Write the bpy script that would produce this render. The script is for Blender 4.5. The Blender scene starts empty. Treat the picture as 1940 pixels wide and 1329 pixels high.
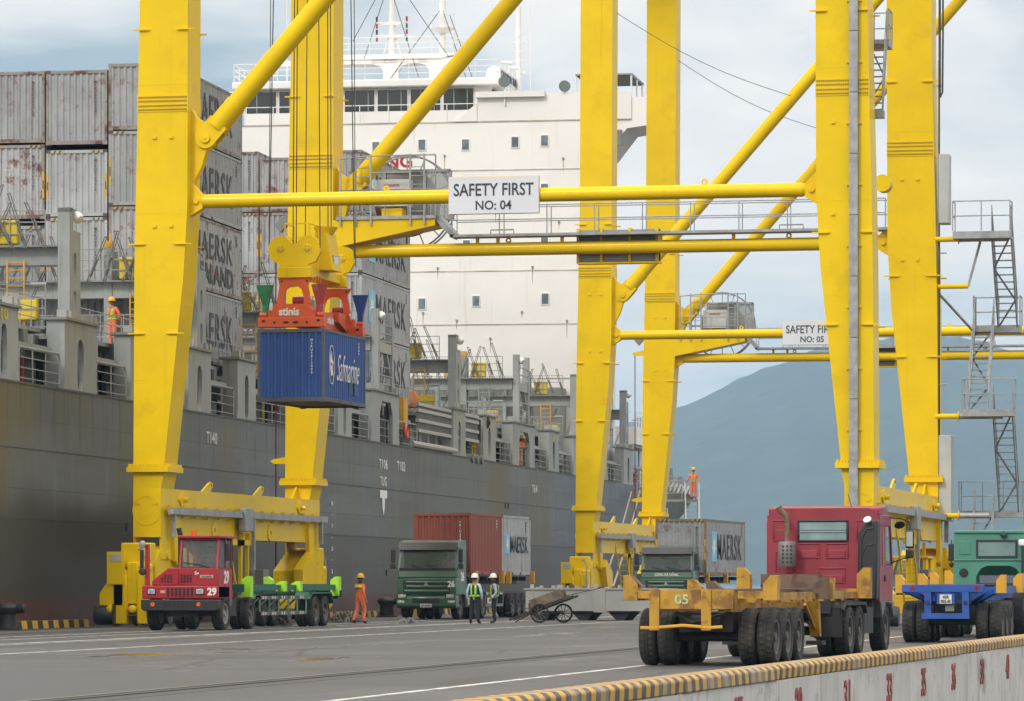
import bpy, math, random
from math import sin, cos, tan, pi, radians, sqrt, atan2
from mathutils import Vector, Matrix, noise
random.seed(7)
SC = bpy.context.scene
COL = SC.collection
# ------------------------------------------------------------------ camera
F, PSI, H, VH, CX = 7900.0, radians(11.85), 1.55, 1102.0, 970.0   # focal length in photo pixels, yaw, eye height, horizon row
cam = bpy.data.cameras.new('camera')
cam.sensor_fit = 'HORIZONTAL'; cam.sensor_width = 36.0
cam.lens = 36.0 * F / 1940.0
cam.shift_y = (VH - 664.5) / 1940.0
cam.clip_start = 1.0; cam.clip_end = 60000.0
camo = bpy.data.objects.new('camera', cam); COL.objects.link(camo)
camo.location = (0, 0, H); camo.rotation_euler = (radians(90), 0, PSI)
SC.camera = camo
# ------------------------------------------------------------------ light
SUN_EL, SUN_AZ = radians(40), radians(200)      # azimuth measured clockwise from +Y
SC.world = bpy.data.worlds.new('World'); SC.world.use_nodes = True
def build_world():
    nt = SC.world.node_tree; N = nt.nodes; L = nt.links; N.clear()
    out = N.new('ShaderNodeOutputWorld'); bg = N.new('ShaderNodeBackground'); L.new(bg.outputs[0], out.inputs[0])
    sky = N.new('ShaderNodeTexSky'); sky.sky_type = 'NISHITA'; sky.sun_disc = False
    sky.sun_elevation = SUN_EL; sky.sun_rotation = SUN_AZ; sky.air_density = 1.2; sky.dust_density = 2.0
    tc = N.new('ShaderNodeTexCoord')
    sep = N.new('ShaderNodeSeparateXYZ'); L.new(tc.outputs['Generated'], sep.inputs[0])
    def m(op, a, b=None, c=None):
        n = N.new('ShaderNodeMath'); n.operation = op
        for i, v in enumerate((a, b, c)):
            if v is None: continue
            if isinstance(v, (int, float)): n.inputs[i].default_value = v
            else: L.new(v, n.inputs[i])
        return n.outputs[0]
    zc = m('MAXIMUM', sep.outputs[2], 0.0)
    den = m('ADD', zc, 0.16)
    comb = N.new('ShaderNodeCombineXYZ')
    L.new(m('DIVIDE', sep.outputs[0], den), comb.inputs[0]); L.new(m('DIVIDE', sep.outputs[1], den), comb.inputs[1])
    mp = N.new('ShaderNodeMapping'); mp.inputs['Location'].default_value = (SKY_SEED[0], SKY_SEED[1], 0); L.new(comb.outputs[0], mp.inputs[0])
    n1 = N.new('ShaderNodeTexNoise'); n1.inputs['Scale'].default_value = 1.5; n1.inputs['Detail'].default_value = 6; n1.inputs['Roughness'].default_value = .50
    n1.inputs['Distortion'].default_value = .35; L.new(mp.outputs[0], n1.inputs['Vector'])
    n2 = N.new('ShaderNodeTexNoise'); n2.inputs['Scale'].default_value = 5.5; n2.inputs['Detail'].default_value = 6; L.new(mp.outputs[0], n2.inputs['Vector'])
    ramp = N.new('ShaderNodeValToRGB'); L.new(n1.outputs[0], ramp.inputs[0])
    e = ramp.color_ramp.elements
    e[0].position = .35; e[0].color = (.35, .42, .47, 1)
    e[1].position = .56; e[1].color = (.95, .87, .80, 1)
    x = e.new(.44); x.color = (.79, .76, .73, 1)
    r2 = N.new('ShaderNodeValToRGB'); L.new(n2.outputs[0], r2.inputs[0])
    r2.color_ramp.elements[0].position = .3; r2.color_ramp.elements[0].color = (.88, .90, .92, 1)
    r2.color_ramp.elements[1].position = .65; r2.color_ramp.elements[1].color = (1.04, 1.03, 1.02, 1)
    mul = N.new('ShaderNodeMix'); mul.data_type = 'RGBA'; mul.blend_type = 'MULTIPLY'; mul.inputs[0].default_value = 1
    L.new(ramp.outputs[0], mul.inputs[6]); L.new(r2.outputs[0], mul.inputs[7])
    # overcast skies are brighter overhead than at the horizon (CIE overcast distribution)
    up = m('ADD', m('MULTIPLY', zc, CIE_K), 1.0)
    vs = N.new('ShaderNodeVectorMath'); vs.operation = 'SCALE'; L.new(mul.outputs[2], vs.inputs[0]); L.new(up, vs.inputs['Scale'])
    sk = N.new('ShaderNodeVectorMath'); sk.operation = 'SCALE'; L.new(sky.outputs[0], sk.inputs[0]); sk.inputs['Scale'].default_value = .10
    add = N.new('ShaderNodeMix'); add.data_type = 'RGBA'; add.inputs[0].default_value = .94
    L.new(sk.outputs[0], add.inputs[6]); L.new(vs.outputs[0], add.inputs[7])
    L.new(add.outputs[2], bg.inputs[0]); bg.inputs[1].default_value = SKY_STRENGTH
SKY_SEED = (11.9, 6.4); CIE_K = 1.5; SKY_STRENGTH = 1.0
build_world()
sl = bpy.data.lights.new('sun', 'SUN'); sl.energy = 1.5; sl.angle = radians(11); sl.color = (1.0, .965, .91)
so = bpy.data.objects.new('sun', sl); COL.objects.link(so)
_d = Vector((sin(SUN_AZ) * cos(SUN_EL), cos(SUN_AZ) * cos(SUN_EL), sin(SUN_EL)))
so.rotation_euler = (-_d).to_track_quat('-Z', 'Y').to_euler(); so.location = (0, 0, 120)
vs_ = SC.view_settings; vs_.view_transform = 'Standard'; vs_.look = 'None'; vs_.gamma = 1.0; vs_.use_curve_mapping = False
vs_.exposure = 0.18
SC.cycles.use_denoising = True
SC.cycles.max_bounces = 6; SC.cycles.diffuse_bounces = 3; SC.cycles.glossy_bounces = 3; SC.cycles.transparent_max_bounces = 12
SC.cycles.volume_bounces = 0; SC.cycles.caustics_reflective = False; SC.cycles.caustics_refractive = False

# ------------------------------------------------------------------ measuring helpers (photo pixel + real depth -> place in the world)
def W(u, v, d):
    r = (u - CX) / F * d
    return Vector((r * cos(PSI) - d * sin(PSI), d * cos(PSI) + r * sin(PSI), H + (VH - v) / F * d))
def G(u, v, z=0.0):
    d = (H - z) * F / (v - VH)
    return W(u, v, d)

# ------------------------------------------------------------------ materials
def lin(c):
    if isinstance(c, str):
        c = [int(c[i:i + 2], 16) / 255 for i in (0, 2, 4)]
        c = [x / 12.92 if x <= .04045 else ((x + .055) / 1.055) ** 2.4 for x in c]
    return (c[0], c[1], c[2], 1.0)
MATS = {}
def mat(name, col, rough=.5, metal=0.0, var=.10, vscale=.8, streak=None, blot=None, bump=0.0, bscale=40, spec=.5, coat=0.0, alpha=1.0, trans=0.0, emit=None, hue=None):
    """principled paint with real surface variation: broad tone noise, vertical streaks (colour, amount, threshold), blotches (colour, amount, scale, threshold)"""
    if name in MATS: return MATS[name]
    m = bpy.data.materials.new(name); m.use_nodes = True; MATS[name] = m
    nt = m.node_tree; N = nt.nodes; L = nt.links
    b = N['Principled BSDF']; b.inputs['Roughness'].default_value = rough; b.inputs['Metallic'].default_value = metal
    b.inputs['Specular IOR Level'].default_value = spec
    if coat: b.inputs['Coat Weight'].default_value = coat; b.inputs['Coat Roughness'].default_value = .12
    if alpha < 1: b.inputs['Alpha'].default_value = alpha
    if trans: b.inputs['Transmission Weight'].default_value = trans
    c = lin(col)
    tc = N.new('ShaderNodeTexCoord'); oi = N.new('ShaderNodeObjectInfo')
    off = N.new('ShaderNodeVectorMath'); off.operation = 'SCALE'; off.inputs[0].default_value = (37, 91, 53); L.new(oi.outputs['Random'], off.inputs['Scale'])
    co = N.new('ShaderNodeVectorMath'); co.operation = 'ADD'; L.new(tc.outputs['Object'], co.inputs[0]); L.new(off.outputs[0], co.inputs[1])
    def nz(scale, detail=5, rough_=.6, stretch=None):
        n = N.new('ShaderNodeTexNoise'); n.inputs['Scale'].default_value = scale; n.inputs['Detail'].default_value = detail; n.inputs['Roughness'].default_value = rough_
        if stretch:
            mp = N.new('ShaderNodeMapping'); mp.inputs['Scale'].default_value = stretch; L.new(co.outputs[0], mp.inputs[0]); L.new(mp.outputs[0], n.inputs['Vector'])
        else: L.new(co.outputs[0], n.inputs['Vector'])
        return n.outputs[0]
    def ramp(src, p0, p1):
        r = N.new('ShaderNodeMapRange'); r.interpolation_type = 'SMOOTHSTEP'; r.inputs[1].default_value = p0; r.inputs[2].default_value = p1; L.new(src, r.inputs[0]); return r.outputs[0]
    def mix(a, bcol, fac):
        x = N.new('ShaderNodeMix'); x.data_type = 'RGBA'
        if isinstance(a, tuple): x.inputs[6].default_value = a
        else: L.new(a, x.inputs[6])
        if isinstance(bcol, tuple): x.inputs[7].default_value = bcol
        else: L.new(bcol, x.inputs[7])
        if isinstance(fac, float): x.inputs[0].default_value = fac
        else: L.new(fac, x.inputs[0])
        return x.outputs[2]
    def scaled(src, k):
        x = N.new('ShaderNodeMath'); x.operation = 'MULTIPLY'; L.new(src, x.inputs[0])
        if isinstance(k, float): x.inputs[1].default_value = k
        else: L.new(k, x.inputs[1])
        return x.outputs[0]
    dk = tuple(max(0, v * (1 - 1.6 * var)) for v in c[:3]) + (1,); lt = tuple(min(1, v * (1 + .9 * var)) for v in c[:3]) + (1,)
    base = nz(vscale, 6)
    cur = mix(dk, lt, ramp(base, .28, .72))
    if blot:
        for (bc, amt, bs, th) in (blot if isinstance(blot, list) else [blot]):
            cur = mix(cur, lin(bc), scaled(ramp(nz(bs, 8, .65), th, th + .12), amt))
    if streak:
        for (sc_, amt, th, fx, fz) in (streak if isinstance(streak, list) else [streak]):
            cur = mix(cur, lin(sc_), scaled(ramp(nz(1.0, 7, .62, (fx, fx, fz)), th, th + .2), amt))
    L.new(cur, b.inputs['Base Color'])
    rr = N.new('ShaderNodeMapRange'); rr.inputs[1].default_value = .3; rr.inputs[2].default_value = .7; rr.inputs[3].default_value = max(.02, rough - .09); rr.inputs[4].default_value = min(1, rough + .12)
    L.new(base, rr.inputs[0]); L.new(rr.outputs[0], b.inputs['Roughness'])
    if bump:
        bp = N.new('ShaderNodeBump'); bp.inputs['Strength'].default_value = bump; bp.inputs['Distance'].default_value = .02
        L.new(nz(bscale, 4), bp.inputs['Height']); L.new(bp.outputs[0], b.inputs['Normal'])
    if emit:
        b.inputs['Emission Color'].default_value = lin(emit[0]); b.inputs['Emission Strength'].default_value = emit[1]
    return m

YEL = mat('crane_yellow_paint', (.80, .545, .0015), .5, spec=.12, coat=.22, var=.05, vscale=.5, streak=[('9a7808', .28, .58, 5, .15)], blot=[('c8a010', .30, .6, .56)], bump=.08, bscale=8)
GALV = mat('galvanised_steel', (.34, .355, .36), .5, metal=.35, var=.16, vscale=3.0, streak=('7c8284', .35, .55, 9, .6))
RED_DK = mat('dark_red_paint', (.10, .012, .014), .5)
BLACK = mat('black_rubber', (.018, .018, .018), .75, var=.2, vscale=3, blot=('4a4640', .35, 3.0, .55))
BLKP = mat('black_plastic', (.022, .022, .024), .5, var=.15)
ROPE = mat('steel_rope', (.045, .045, .045), .6)
WHITE = mat('white_paint', (.76, .76, .74), .5, var=.04)
SIGNW = mat('white_sign_sheet', (.66, .68, .72), .45, var=.03)
LETTER = mat('dark_lettering', (.035, .042, .055), .6, var=.05)
WLET = mat('white_lettering', (.80, .80, .78), .6, var=.05)
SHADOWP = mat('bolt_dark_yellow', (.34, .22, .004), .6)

# ------------------------------------------------------------------ mesh helpers
class MB:
    def __init__(s): s.v = []; s.f = []; s.m = []; s.mi = 0
    def add(s, vs, fs):
        o = len(s.v); s.v += [tuple(p) for p in vs]; s.f += [tuple(i + o for i in f) for f in fs]; s.m += [s.mi] * len(fs); return s
    def box(s, x0, x1, y0, y1, z0, z1):
        return s.add([(x0, y0, z0), (x1, y0, z0), (x1, y1, z0), (x0, y1, z0), (x0, y0, z1), (x1, y0, z1), (x1, y1, z1), (x0, y1, z1)],
                     [(0, 3, 2, 1), (4, 5, 6, 7), (0, 1, 5, 4), (1, 2, 6, 5), (2, 3, 7, 6), (3, 0, 4, 7)])
    def prism(s, pts, a, b, axis='y'):
        n = len(pts); ar = sum(pts[i][0] * pts[(i + 1) % n][1] - pts[(i + 1) % n][0] * pts[i][1] for i in range(n))
        if ar < 0: pts = pts[::-1]
        def P(p, t): return {'y': (p[0], t, p[1]), 'x': (t, p[0], p[1]), 'z': (p[0], p[1], t)}[axis]
        vs = [P(p, a) for p in pts] + [P(p, b) for p in pts]
        fs = [tuple(range(n)), tuple(range(2 * n - 1, n - 1, -1))] + [(i, i + n, (i + 1) % n + n, (i + 1) % n) for i in range(n)]
        if axis != 'y': fs = [f[::-1] for f in fs]
        if b < a: fs = [f[::-1] for f in fs]
        return s.add(vs, fs)
    def cyl(s, p0, p1, r, r1=None, n=12, caps=True):
        p0 = Vector(p0); p1 = Vector(p1); r1 = r if r1 is None else r1
        d = (p1 - p0)
        if d.length < 1e-9: return s
        d.normalize(); a = Vector((0, 0, 1)) if abs(d.z) < .9 else Vector((1, 0, 0)); e1 = d.cross(a).normalized(); e2 = d.cross(e1)
        vs = []
        for (p, rr) in ((p0, r), (p1, r1)):
            for i in range(n): t = 2 * pi * i / n; vs.append(p + (e1 * cos(t) + e2 * sin(t)) * rr)
        fs = [(i, (i + 1) % n, (i + 1) % n + n, i + n)[::-1] for i in range(n)]
        if caps: fs += [tuple(range(n)), tuple(range(2 * n - 1, n - 1, -1))]
        return s.add(vs, fs)
    def lathe(s, prof, p0, axis, n=20, closed=False):
        """prof: list of (radius, distance along axis)"""
        p0 = Vector(p0); d = Vector(axis).normalized(); a = Vector((0, 0, 1)) if abs(d.z) < .9 else Vector((1, 0, 0)); e1 = d.cross(a).normalized(); e2 = d.cross(e1)
        vs = []; k = len(prof)
        for (r, h) in prof:
            for i in range(n): t = 2 * pi * i / n; vs.append(p0 + d * h + (e1 * cos(t) + e2 * sin(t)) * max(r, 1e-4))
        fs = [(j * n + i, (j + 1) * n + i, (j + 1) * n + (i + 1) % n, j * n + (i + 1) % n) for j in range(k - 1) for i in range(n)]
        if closed: fs += [((k - 1) * n + i, i, (i + 1) % n, (k - 1) * n + (i + 1) % n) for i in range(n)]; return s.add(vs, fs)
        if prof[0][0] > 1e-3: fs.append(tuple(range(n)))
        if prof[-1][0] > 1e-3: fs.append(tuple(range(k * n - 1, (k - 1) * n - 1, -1)))
        return s.add(vs, fs)
    def tube(s, pts, r, n=6):
        pts = [Vector(p) for p in pts]; vs = []; up = None
        for i, p in enumerate(pts):
            d = (pts[min(i + 1, len(pts) - 1)] - pts[max(i - 1, 0)]).normalized()
            a = Vector((0, 0, 1)) if abs(d.z) < .95 else Vector((1, 0, 0))
            if up is not None and (up - d * up.dot(d)).length > .2: a = up
            e1 = (a - d * a.dot(d)).normalized(); e2 = d.cross(e1); up = e1
            rr = r[i] if isinstance(r, (list, tuple)) else r
            for k in range(n): t = 2 * pi * k / n; vs.append(p + (e1 * cos(t) + e2 * sin(t)) * rr)
        m_ = len(pts)
        fs = [(j * n + i, j * n + (i + 1) % n, (j + 1) * n + (i + 1) % n, (j + 1) * n + i) for j in range(m_ - 1) for i in range(n)]
        fs += [tuple(range(n))[::-1], tuple(range((m_ - 1) * n, m_ * n))]
        return s.add(vs, fs)
    def bar(s, p0, p1, w, h=None):
        p0 = Vector(p0); p1 = Vector(p1); h = w if h is None else h
        d = (p1 - p0).normalized(); a = Vector((0, 0, 1)) if abs(d.z) < .95 else Vector((0, 1, 0)); e1 = d.cross(a).normalized(); e2 = e1.cross(d)
        vs = [p + e1 * sx * w / 2 + e2 * sy * h / 2 for p in (p0, p1) for sx, sy in ((-1, -1), (1, -1), (1, 1), (-1, 1))]
        return s.add(vs, [(0, 1, 2, 3), (7, 6, 5, 4), (0, 4, 5, 1), (1, 5, 6, 2), (2, 6, 7, 3), (3, 7, 4, 0)])
    def hexa(s, p):   # 8 corners: bottom 4 ccw, top 4 ccw
        return s.add(p, [(0, 3, 2, 1), (4, 5, 6, 7), (0, 1, 5, 4), (1, 2, 6, 5), (2, 3, 7, 6), (3, 0, 4, 7)])
    def mesh(s, name, ang=35):
        me = bpy.data.meshes.new(name); me.from_pydata(s.v, [], s.f); me.update()
        if max(s.m, default=0): me.polygons.foreach_set('material_index', s.m)
        me.shade_smooth(); me.set_sharp_from_angle(angle=radians(ang)); return me
    def build(s, name, m, parent=None, ang=35, bevel=0, segs=2, loc=None, rot=None):
        return obj(name, s.mesh(name, ang), m, parent, bevel, segs, loc, rot)
def obj(name, me, m, parent=None, bevel=0, segs=2, loc=None, rot=None):
    o = bpy.data.objects.new(name, me); COL.objects.link(o)
    if m is not None:
        ms = m if isinstance(m, (list, tuple)) else [m]
        if len(me.materials) == 0:
            for x in ms: me.materials.append(x)
    if parent is not None: o.parent = parent
    if loc is not None: o.location = loc
    if rot is not None: o.rotation_euler = rot
    if bevel:
        bm_ = o.modifiers.new('bevel', 'BEVEL'); bm_.width = bevel; bm_.segments = segs; bm_.limit_method = 'ANGLE'; bm_.angle_limit = radians(30)
    return o
def tag(o, label=None, cat=None, group=None, kind=None):
    if label: o['label'] = label
    if cat: o['category'] = cat
    if group: o['group'] = group
    if kind: o['kind'] = kind
    return o
def thing(name, label, cat, loc=(0, 0, 0), rz=0.0, group=None):
    o = bpy.data.objects.new(name, None); COL.objects.link(o); o.location = loc; o.rotation_euler = (0, 0, rz); o.empty_display_size = .3
    return tag(o, label, cat, group)
def copy_tree(o, parent=None):
    c = o.copy(); COL.objects.link(c); c.parent = parent
    for ch in list(o.children): copy_tree(ch, c)
    return c
_TXT = {}
_TS = bpy.data.scenes.new('workbench')
def evaluated_mesh(o):
    """final mesh of an object with modifiers or lettering, worked out in a scratch scene"""
    _TS.collection.objects.link(o); vl = _TS.view_layers[0]; vl.update()
    dg = vl.depsgraph; dg.update(); me = bpy.data.meshes.new_from_object(o.evaluated_get(dg))
    _TS.collection.objects.unlink(o); bpy.data.objects.remove(o); return me
def text_mesh(body, bold=0.0, extrude=.006, spacing=1.0, shear=0.0):
    key = (body, bold, extrude, spacing, shear)
    if key in _TXT: return _TXT[key].copy()
    cu = bpy.data.curves.new('lettering', 'FONT'); cu.body = body; cu.align_x = 'CENTER'; cu.align_y = 'CENTER'; cu.size = 1.0
    cu.offset = bold; cu.extrude = extrude; cu.space_character = spacing; cu.resolution_u = 3; cu.shear = shear
    to = bpy.data.objects.new('lettering', cu)
    me = evaluated_mesh(to)
    _TXT[key] = me; return me.copy()
def text(body, m, parent, loc, w=None, h=None, face='-y', bold=.02, name='lettering', spacing=1.0, depth=.006, extra=None, shear=0.0):
    """lettering as a mesh; w and h are the full size of the words; face is the way it is read from"""
    me = text_mesh(body, bold, .004, spacing, shear)
    xs = [v.co.x for v in me.vertices]; ys = [v.co.y for v in me.vertices]
    cx_, cy_ = (min(xs) + max(xs)) / 2, (min(ys) + max(ys)) / 2; ww, hh = max(xs) - min(xs), max(ys) - min(ys)
    sx = w / ww if w else h / hh; sy = h / hh if h else sx
    for v in me.vertices:
        a = (v.co.x - cx_) * sx; b = (v.co.y - cy_) * sy; c = depth if v.co.z > 0 else -depth
        v.co = {'-y': (a, -c, b), '+x': (c, a, b), '+y': (-a, c, b), '-x': (-c, -a, b), 'up': (a, b, c)}[face]
    me.materials.clear()
    o = obj(name, me, m, parent, loc=loc)
    if extra: o.rotation_euler = extra
    return o
def railing(mb, pts, h=1.05, r=.022, posts=None, mids=(0.5,), step=1.5, n=5):
    """tube handrail with posts along a polyline of deck points"""
    pts = [Vector(p) for p in pts]
    for fr in (1.0,) + tuple(mids):
        mb.tube([p + Vector((0, 0, h * fr)) for p in pts], r, n)
    for a, b in zip(pts[:-1], pts[1:]):
        k = max(1, int(round((b - a).length / step)))
        for i in range(k): q = a.lerp(b, i / k); mb.cyl(q, q + Vector((0, 0, h)), r, n=n)
    mb.cyl(pts[-1], pts[-1] + Vector((0, 0, h)), r, n=n); return mb
# ------------------------------------------------------------------ setting: quay, sea, mountain
def asphalt_material():
    m = bpy.data.materials.new('wet_asphalt'); m.use_nodes = True; nt = m.node_tree; N = nt.nodes; L = nt.links; b = N['Principled BSDF']
    tc = N.new('ShaderNodeTexCoord')
    def nz(s, d=6, st=None, r=.6):
        n = N.new('ShaderNodeTexNoise'); n.inputs['Scale'].default_value = s; n.inputs['Detail'].default_value = d; n.inputs['Roughness'].default_value = r
        if st:
            mp = N.new('ShaderNodeMapping'); mp.inputs['Scale'].default_value = st; L.new(tc.outputs['Object'], mp.inputs[0]); L.new(mp.outputs[0], n.inputs['Vector'])
        else: L.new(tc.outputs['Object'], n.inputs['Vector'])
        return n.outputs[0]
    def mr(src, a, b_, c, d):
        r = N.new('ShaderNodeMapRange'); r.interpolation_type = 'SMOOTHSTEP'; L.new(src, r.inputs[0])
        for i, v in enumerate((a, b_, c, d)): r.inputs[i + 1].default_value = v
        return r.outputs[0]
    def mix(a, b_, f):
        x = N.new('ShaderNodeMix'); x.data_type = 'RGBA'
        for i, v in ((6, a), (7, b_)):
            if isinstance(v, tuple): x.inputs[i].default_value = v
            else: L.new(v, x.inputs[i])
        L.new(f, x.inputs[0]); return x.outputs[2]
    big = nz(.10, 5); tracks = nz(1.0, 5, (.9, .02, 1)); fine = nz(9, 4)
    c = mix((.048, .049, .051, 1), (.078, .078, .078, 1), mr(big, .35, .65, 0, 1))
    c = mix(c, (.045, .046, .048, 1), mr(tracks, .5, .72, 0, .55))
    c = mix(c, (.10, .10, .098, 1), mr(fine, .55, .8, 0, .35))
    wet = mr(nz(.16, 4, (1.6, .5, 1)), .60, .66, 0, 1)
    c = mix(c, (.028, .029, .03, 1), wet)
    c = mix(c, (.035, .035, .036, 1), mr(nz(1.0, 7, (.55, .07, 1), .65), .56, .66, 0, .75))       # oil and tyre marks
    c = mix(c, (.12, .118, .112, 1), mr(nz(1.0, 6, (.35, .04, 1), .6), .57, .70, 0, .6))       # dusty, worn patches
    vo = N.new('ShaderNodeTexVoronoi'); vo.feature = 'DISTANCE_TO_EDGE'; vo.inputs['Scale'].default_value = .22; vm = N.new('ShaderNodeMapping'); vm.inputs['Scale'].default_value = (1.0, .45, 1); L.new(tc.outputs['Object'], vm.inputs[0]); L.new(vm.outputs[0], vo.inputs['Vector'])
    c = mix(c, (.022, .022, .022, 1), mr(vo.outputs['Distance'], .03, .0, 0, .8))                 # cracks
    vc = N.new('ShaderNodeTexVoronoi'); vc.feature = 'F1'; vc.distance = 'CHEBYCHEV'; vc.inputs['Scale'].default_value = .11; L.new(vm.outputs[0], vc.inputs['Vector'])
    sv_ = N.new('ShaderNodeSeparateColor'); L.new(vc.outputs['Color'], sv_.inputs[0])
    c = mix(c, (.048, .049, .052, 1), mr(sv_.outputs[0], .68, .70, 0, .7))                        # square repair patches
    L.new(c, b.inputs['Base Color'])
    rr = N.new('ShaderNodeMix'); rr.data_type = 'FLOAT'; L.new(wet, rr.inputs[0]); rr.inputs[2].default_value = .62; rr.inputs[3].default_value = .18; L.new(rr.outputs[0], b.inputs['Roughness'])
    bp = N.new('ShaderNodeBump'); bp.inputs['Strength'].default_value = .25; bp.inputs['Distance'].default_value = .01; L.new(nz(60, 3), bp.inputs['Height']); L.new(bp.outputs[0], b.inputs['Normal'])
    return m
ASPH = asphalt_material()
EDGE_X = -43.9                                  # quay edge
q = MB(); nx, ny = 24, 40
q.box(EDGE_X, 260, -60, 470, -3.2, 0)
tag(q.build('quay_apron', ASPH), 'dark wet asphalt apron of the quay', 'ground', kind='structure')
WATER = mat('harbour_water', (.03, .055, .06), .12, var=.2, vscale=.3, bump=.6, bscale=1.2)
s_ = MB(); s_.add([(-8900, -340, -2.2), (8900, -340, -2.2), (8900, 12400, -2.2), (-8900, 12400, -2.2)], [(0, 1, 2, 3)])
tag(s_.build('sea', WATER), 'grey green harbour water beyond the quay', 'water', kind='structure')
# painted lines and crane rails, each a few millimetres above the sheet below
PAINT = mat('worn_road_paint', (.55, .54, .50), .6, var=.15, vscale=2, blot=('55534e', .8, 1.6, .50))
STEEL = mat('rail_steel', (.16, .14, .12), .4, metal=.5, var=.2)
PALE = mat('pale_concrete', (.19, .185, .17), .7, var=.15, vscale=.6, blot=('5e5a50', .5, .5, .5))
def strip(name, x, w, y0, y1, m, z, label, cat, kind='structure'):
    mb = MB().box(x - w / 2, x + w / 2, y0, y1, z - .012, z); return tag(mb.build(name, m), label, cat, kind=kind)
BED = mat('dark_rail_bed', (.055, .054, .052), .7, var=.2, vscale=.8)
RAIL_W, RAIL_L = -41.05, -41.05 + 24.2
for nm, x in (('crane_rail', RAIL_W), ('crane_rail', RAIL_L)):
    strip('rail_bed', x, 1.1, -40, 460, PALE if x == RAIL_W else BED, .004, 'pale concrete bed under the crane rail', 'path')
    o = strip(nm, x, .11, -40, 460, STEEL, .045, 'steel crane rail in its pale concrete bed', 'path')
for x, w in ((-37.6, .14), (-35.9, .12), (-33.5, .22), (-32.9, .08), (-28.9, .16), (-13.4, .16)):
    strip('lane_line', x, w, 20, 420, PAINT, .004, 'worn white painted lane line along the quay', 'path')
# kerb along the quay edge, striped yellow and black blocks
KY = mat('kerb_yellow_paint', (.60, .36, .03), .6, var=.15, vscale=2, blot=('5b5547', .6, 2.5, .55)); KB = mat('kerb_black_paint', (.03, .03, .03), .7, var=.2)
kb = {}
def kerb_run(y0, y1, label):
    t = thing('quay_kerb', label, 'kerb', (EDGE_X + .35, y0, 0), 0, 'striped kerbs along the quay edge')
    n = int((y1 - y0) / .55)
    for c, m in ((0, KY), (1, KB)):
        if c not in kb: kb[c] = MB().prism([(-.17, 0), (.17, 0), (.13, .26), (-.17, .26)], 0, .55, 'y').mesh('kerb_block')
    for i in range(n):
        o = obj('kerb_block', kb[i % 2], (KY, KB)[i % 2], t, loc=(0, i * .55, 0))
    return t
kerb_run(104, 137, 'striped kerb behind the crane wheels at the left end of the quay')
kerb_run(162, 181, 'striped kerb behind the walking worker in orange')
kerb_run(186, 203, 'striped kerb behind the green truck carrying the red container')
kerb_run(206, 222, 'striped kerb far along the quay behind the grey steel pontoon')
# mountain across the bay
def mountain():
    R = [(-400, 1060), (300, 1010), (800, 960), (1000, 900), (1100, 850), (1160, 800), (1200, 774), (1240, 770), (1279, 756), (1333, 735), (1375, 713), (1407, 698), (1445, 690), (1469, 685), (1519, 664), (1541, 653),
         (1578, 654), (1640, 645), (1700, 632), (1760, 630), (1820, 638), (1870, 646), (1905, 660), (1940, 668), (2050, 700), (2300, 760), (2900, 930), (3600, 1040)]
    def ridge(u):
        for (a, va), (b, vb) in zip(R[:-1], R[1:]):
            if a <= u <= b: return va + (vb - va) * (u - a) / (b - a)
        return 1080
    D0, D1, D2 = 5200.0, 7000.0, 9300.0
    mb = MB(); nu, nd = 340, 44; vs = []
    for j in range(nd):
        t = j / (nd - 1); d = D0 + (D2 - D0) * t
        for i in range(nu):
            u = -400 + 4000 * i / (nu - 1)
            u_ = u + 18 * sin(j * .9) * (0 if abs(d - D1) < 60 else .6)
            p = W(u_, VH, d); zr = (VH - ridge(u)) / F * D1
            s = (d - D0) / (D1 - D0) if d < D1 else 1 - (d - D1) / (D2 - D1)
            s = max(0, s) ** .8
            nn = noise.fractal(Vector((p.x / 700, p.y / 700, 3.3)), .9, 2.1, 6) * 55 * s * (1 - .75 * s) + noise.noise(Vector((p.x / 30, p.y / 30, 1))) * 5 * s
            vs.append((p.x, p.y, max(-3, zr * s * .995 + nn - 2.5 * (1 - s))))
    fs = [(j * nu + i, j * nu + i + 1, (j + 1) * nu + i + 1, (j + 1) * nu + i) for j in range(nd - 1) for i in range(nu - 1)]
    mb.add(vs, fs)
    FOR = mat('forest_slope', (.028, .045, .024), .9, var=.5, vscale=.01, blot=[('141f12', .8, .02, .48), ('37452c', .5, .006, .56)])
    tag(mb.build('mountain', FOR, ang=80), 'blue hazy forested mountain across the bay', 'mountain', kind='structure')
mountain()
# the air over the bay
HAZE_DENSITY = 1.05e-4
hz = MB().box(-9000, 9000, -350, 12500, -4.0, 520)
hm = bpy.data.materials.new('bay_haze'); hm.use_nodes = True; _n = hm.node_tree.nodes; _l = hm.node_tree.links; _n.clear()
_o = _n.new('ShaderNodeOutputMaterial'); _v = _n.new('ShaderNodeVolumePrincipled'); _v.inputs['Color'].default_value = (.46, .74, 1.0, 1); _v.inputs['Density'].default_value = HAZE_DENSITY; _v.inputs['Anisotropy'].default_value = 0.0
_l.new(_v.outputs[0], _o.inputs['Volume'])
ho = hz.build('haze', hm); tag(ho, 'thin blue haze over the whole bay', 'haze', kind='stuff')
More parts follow.
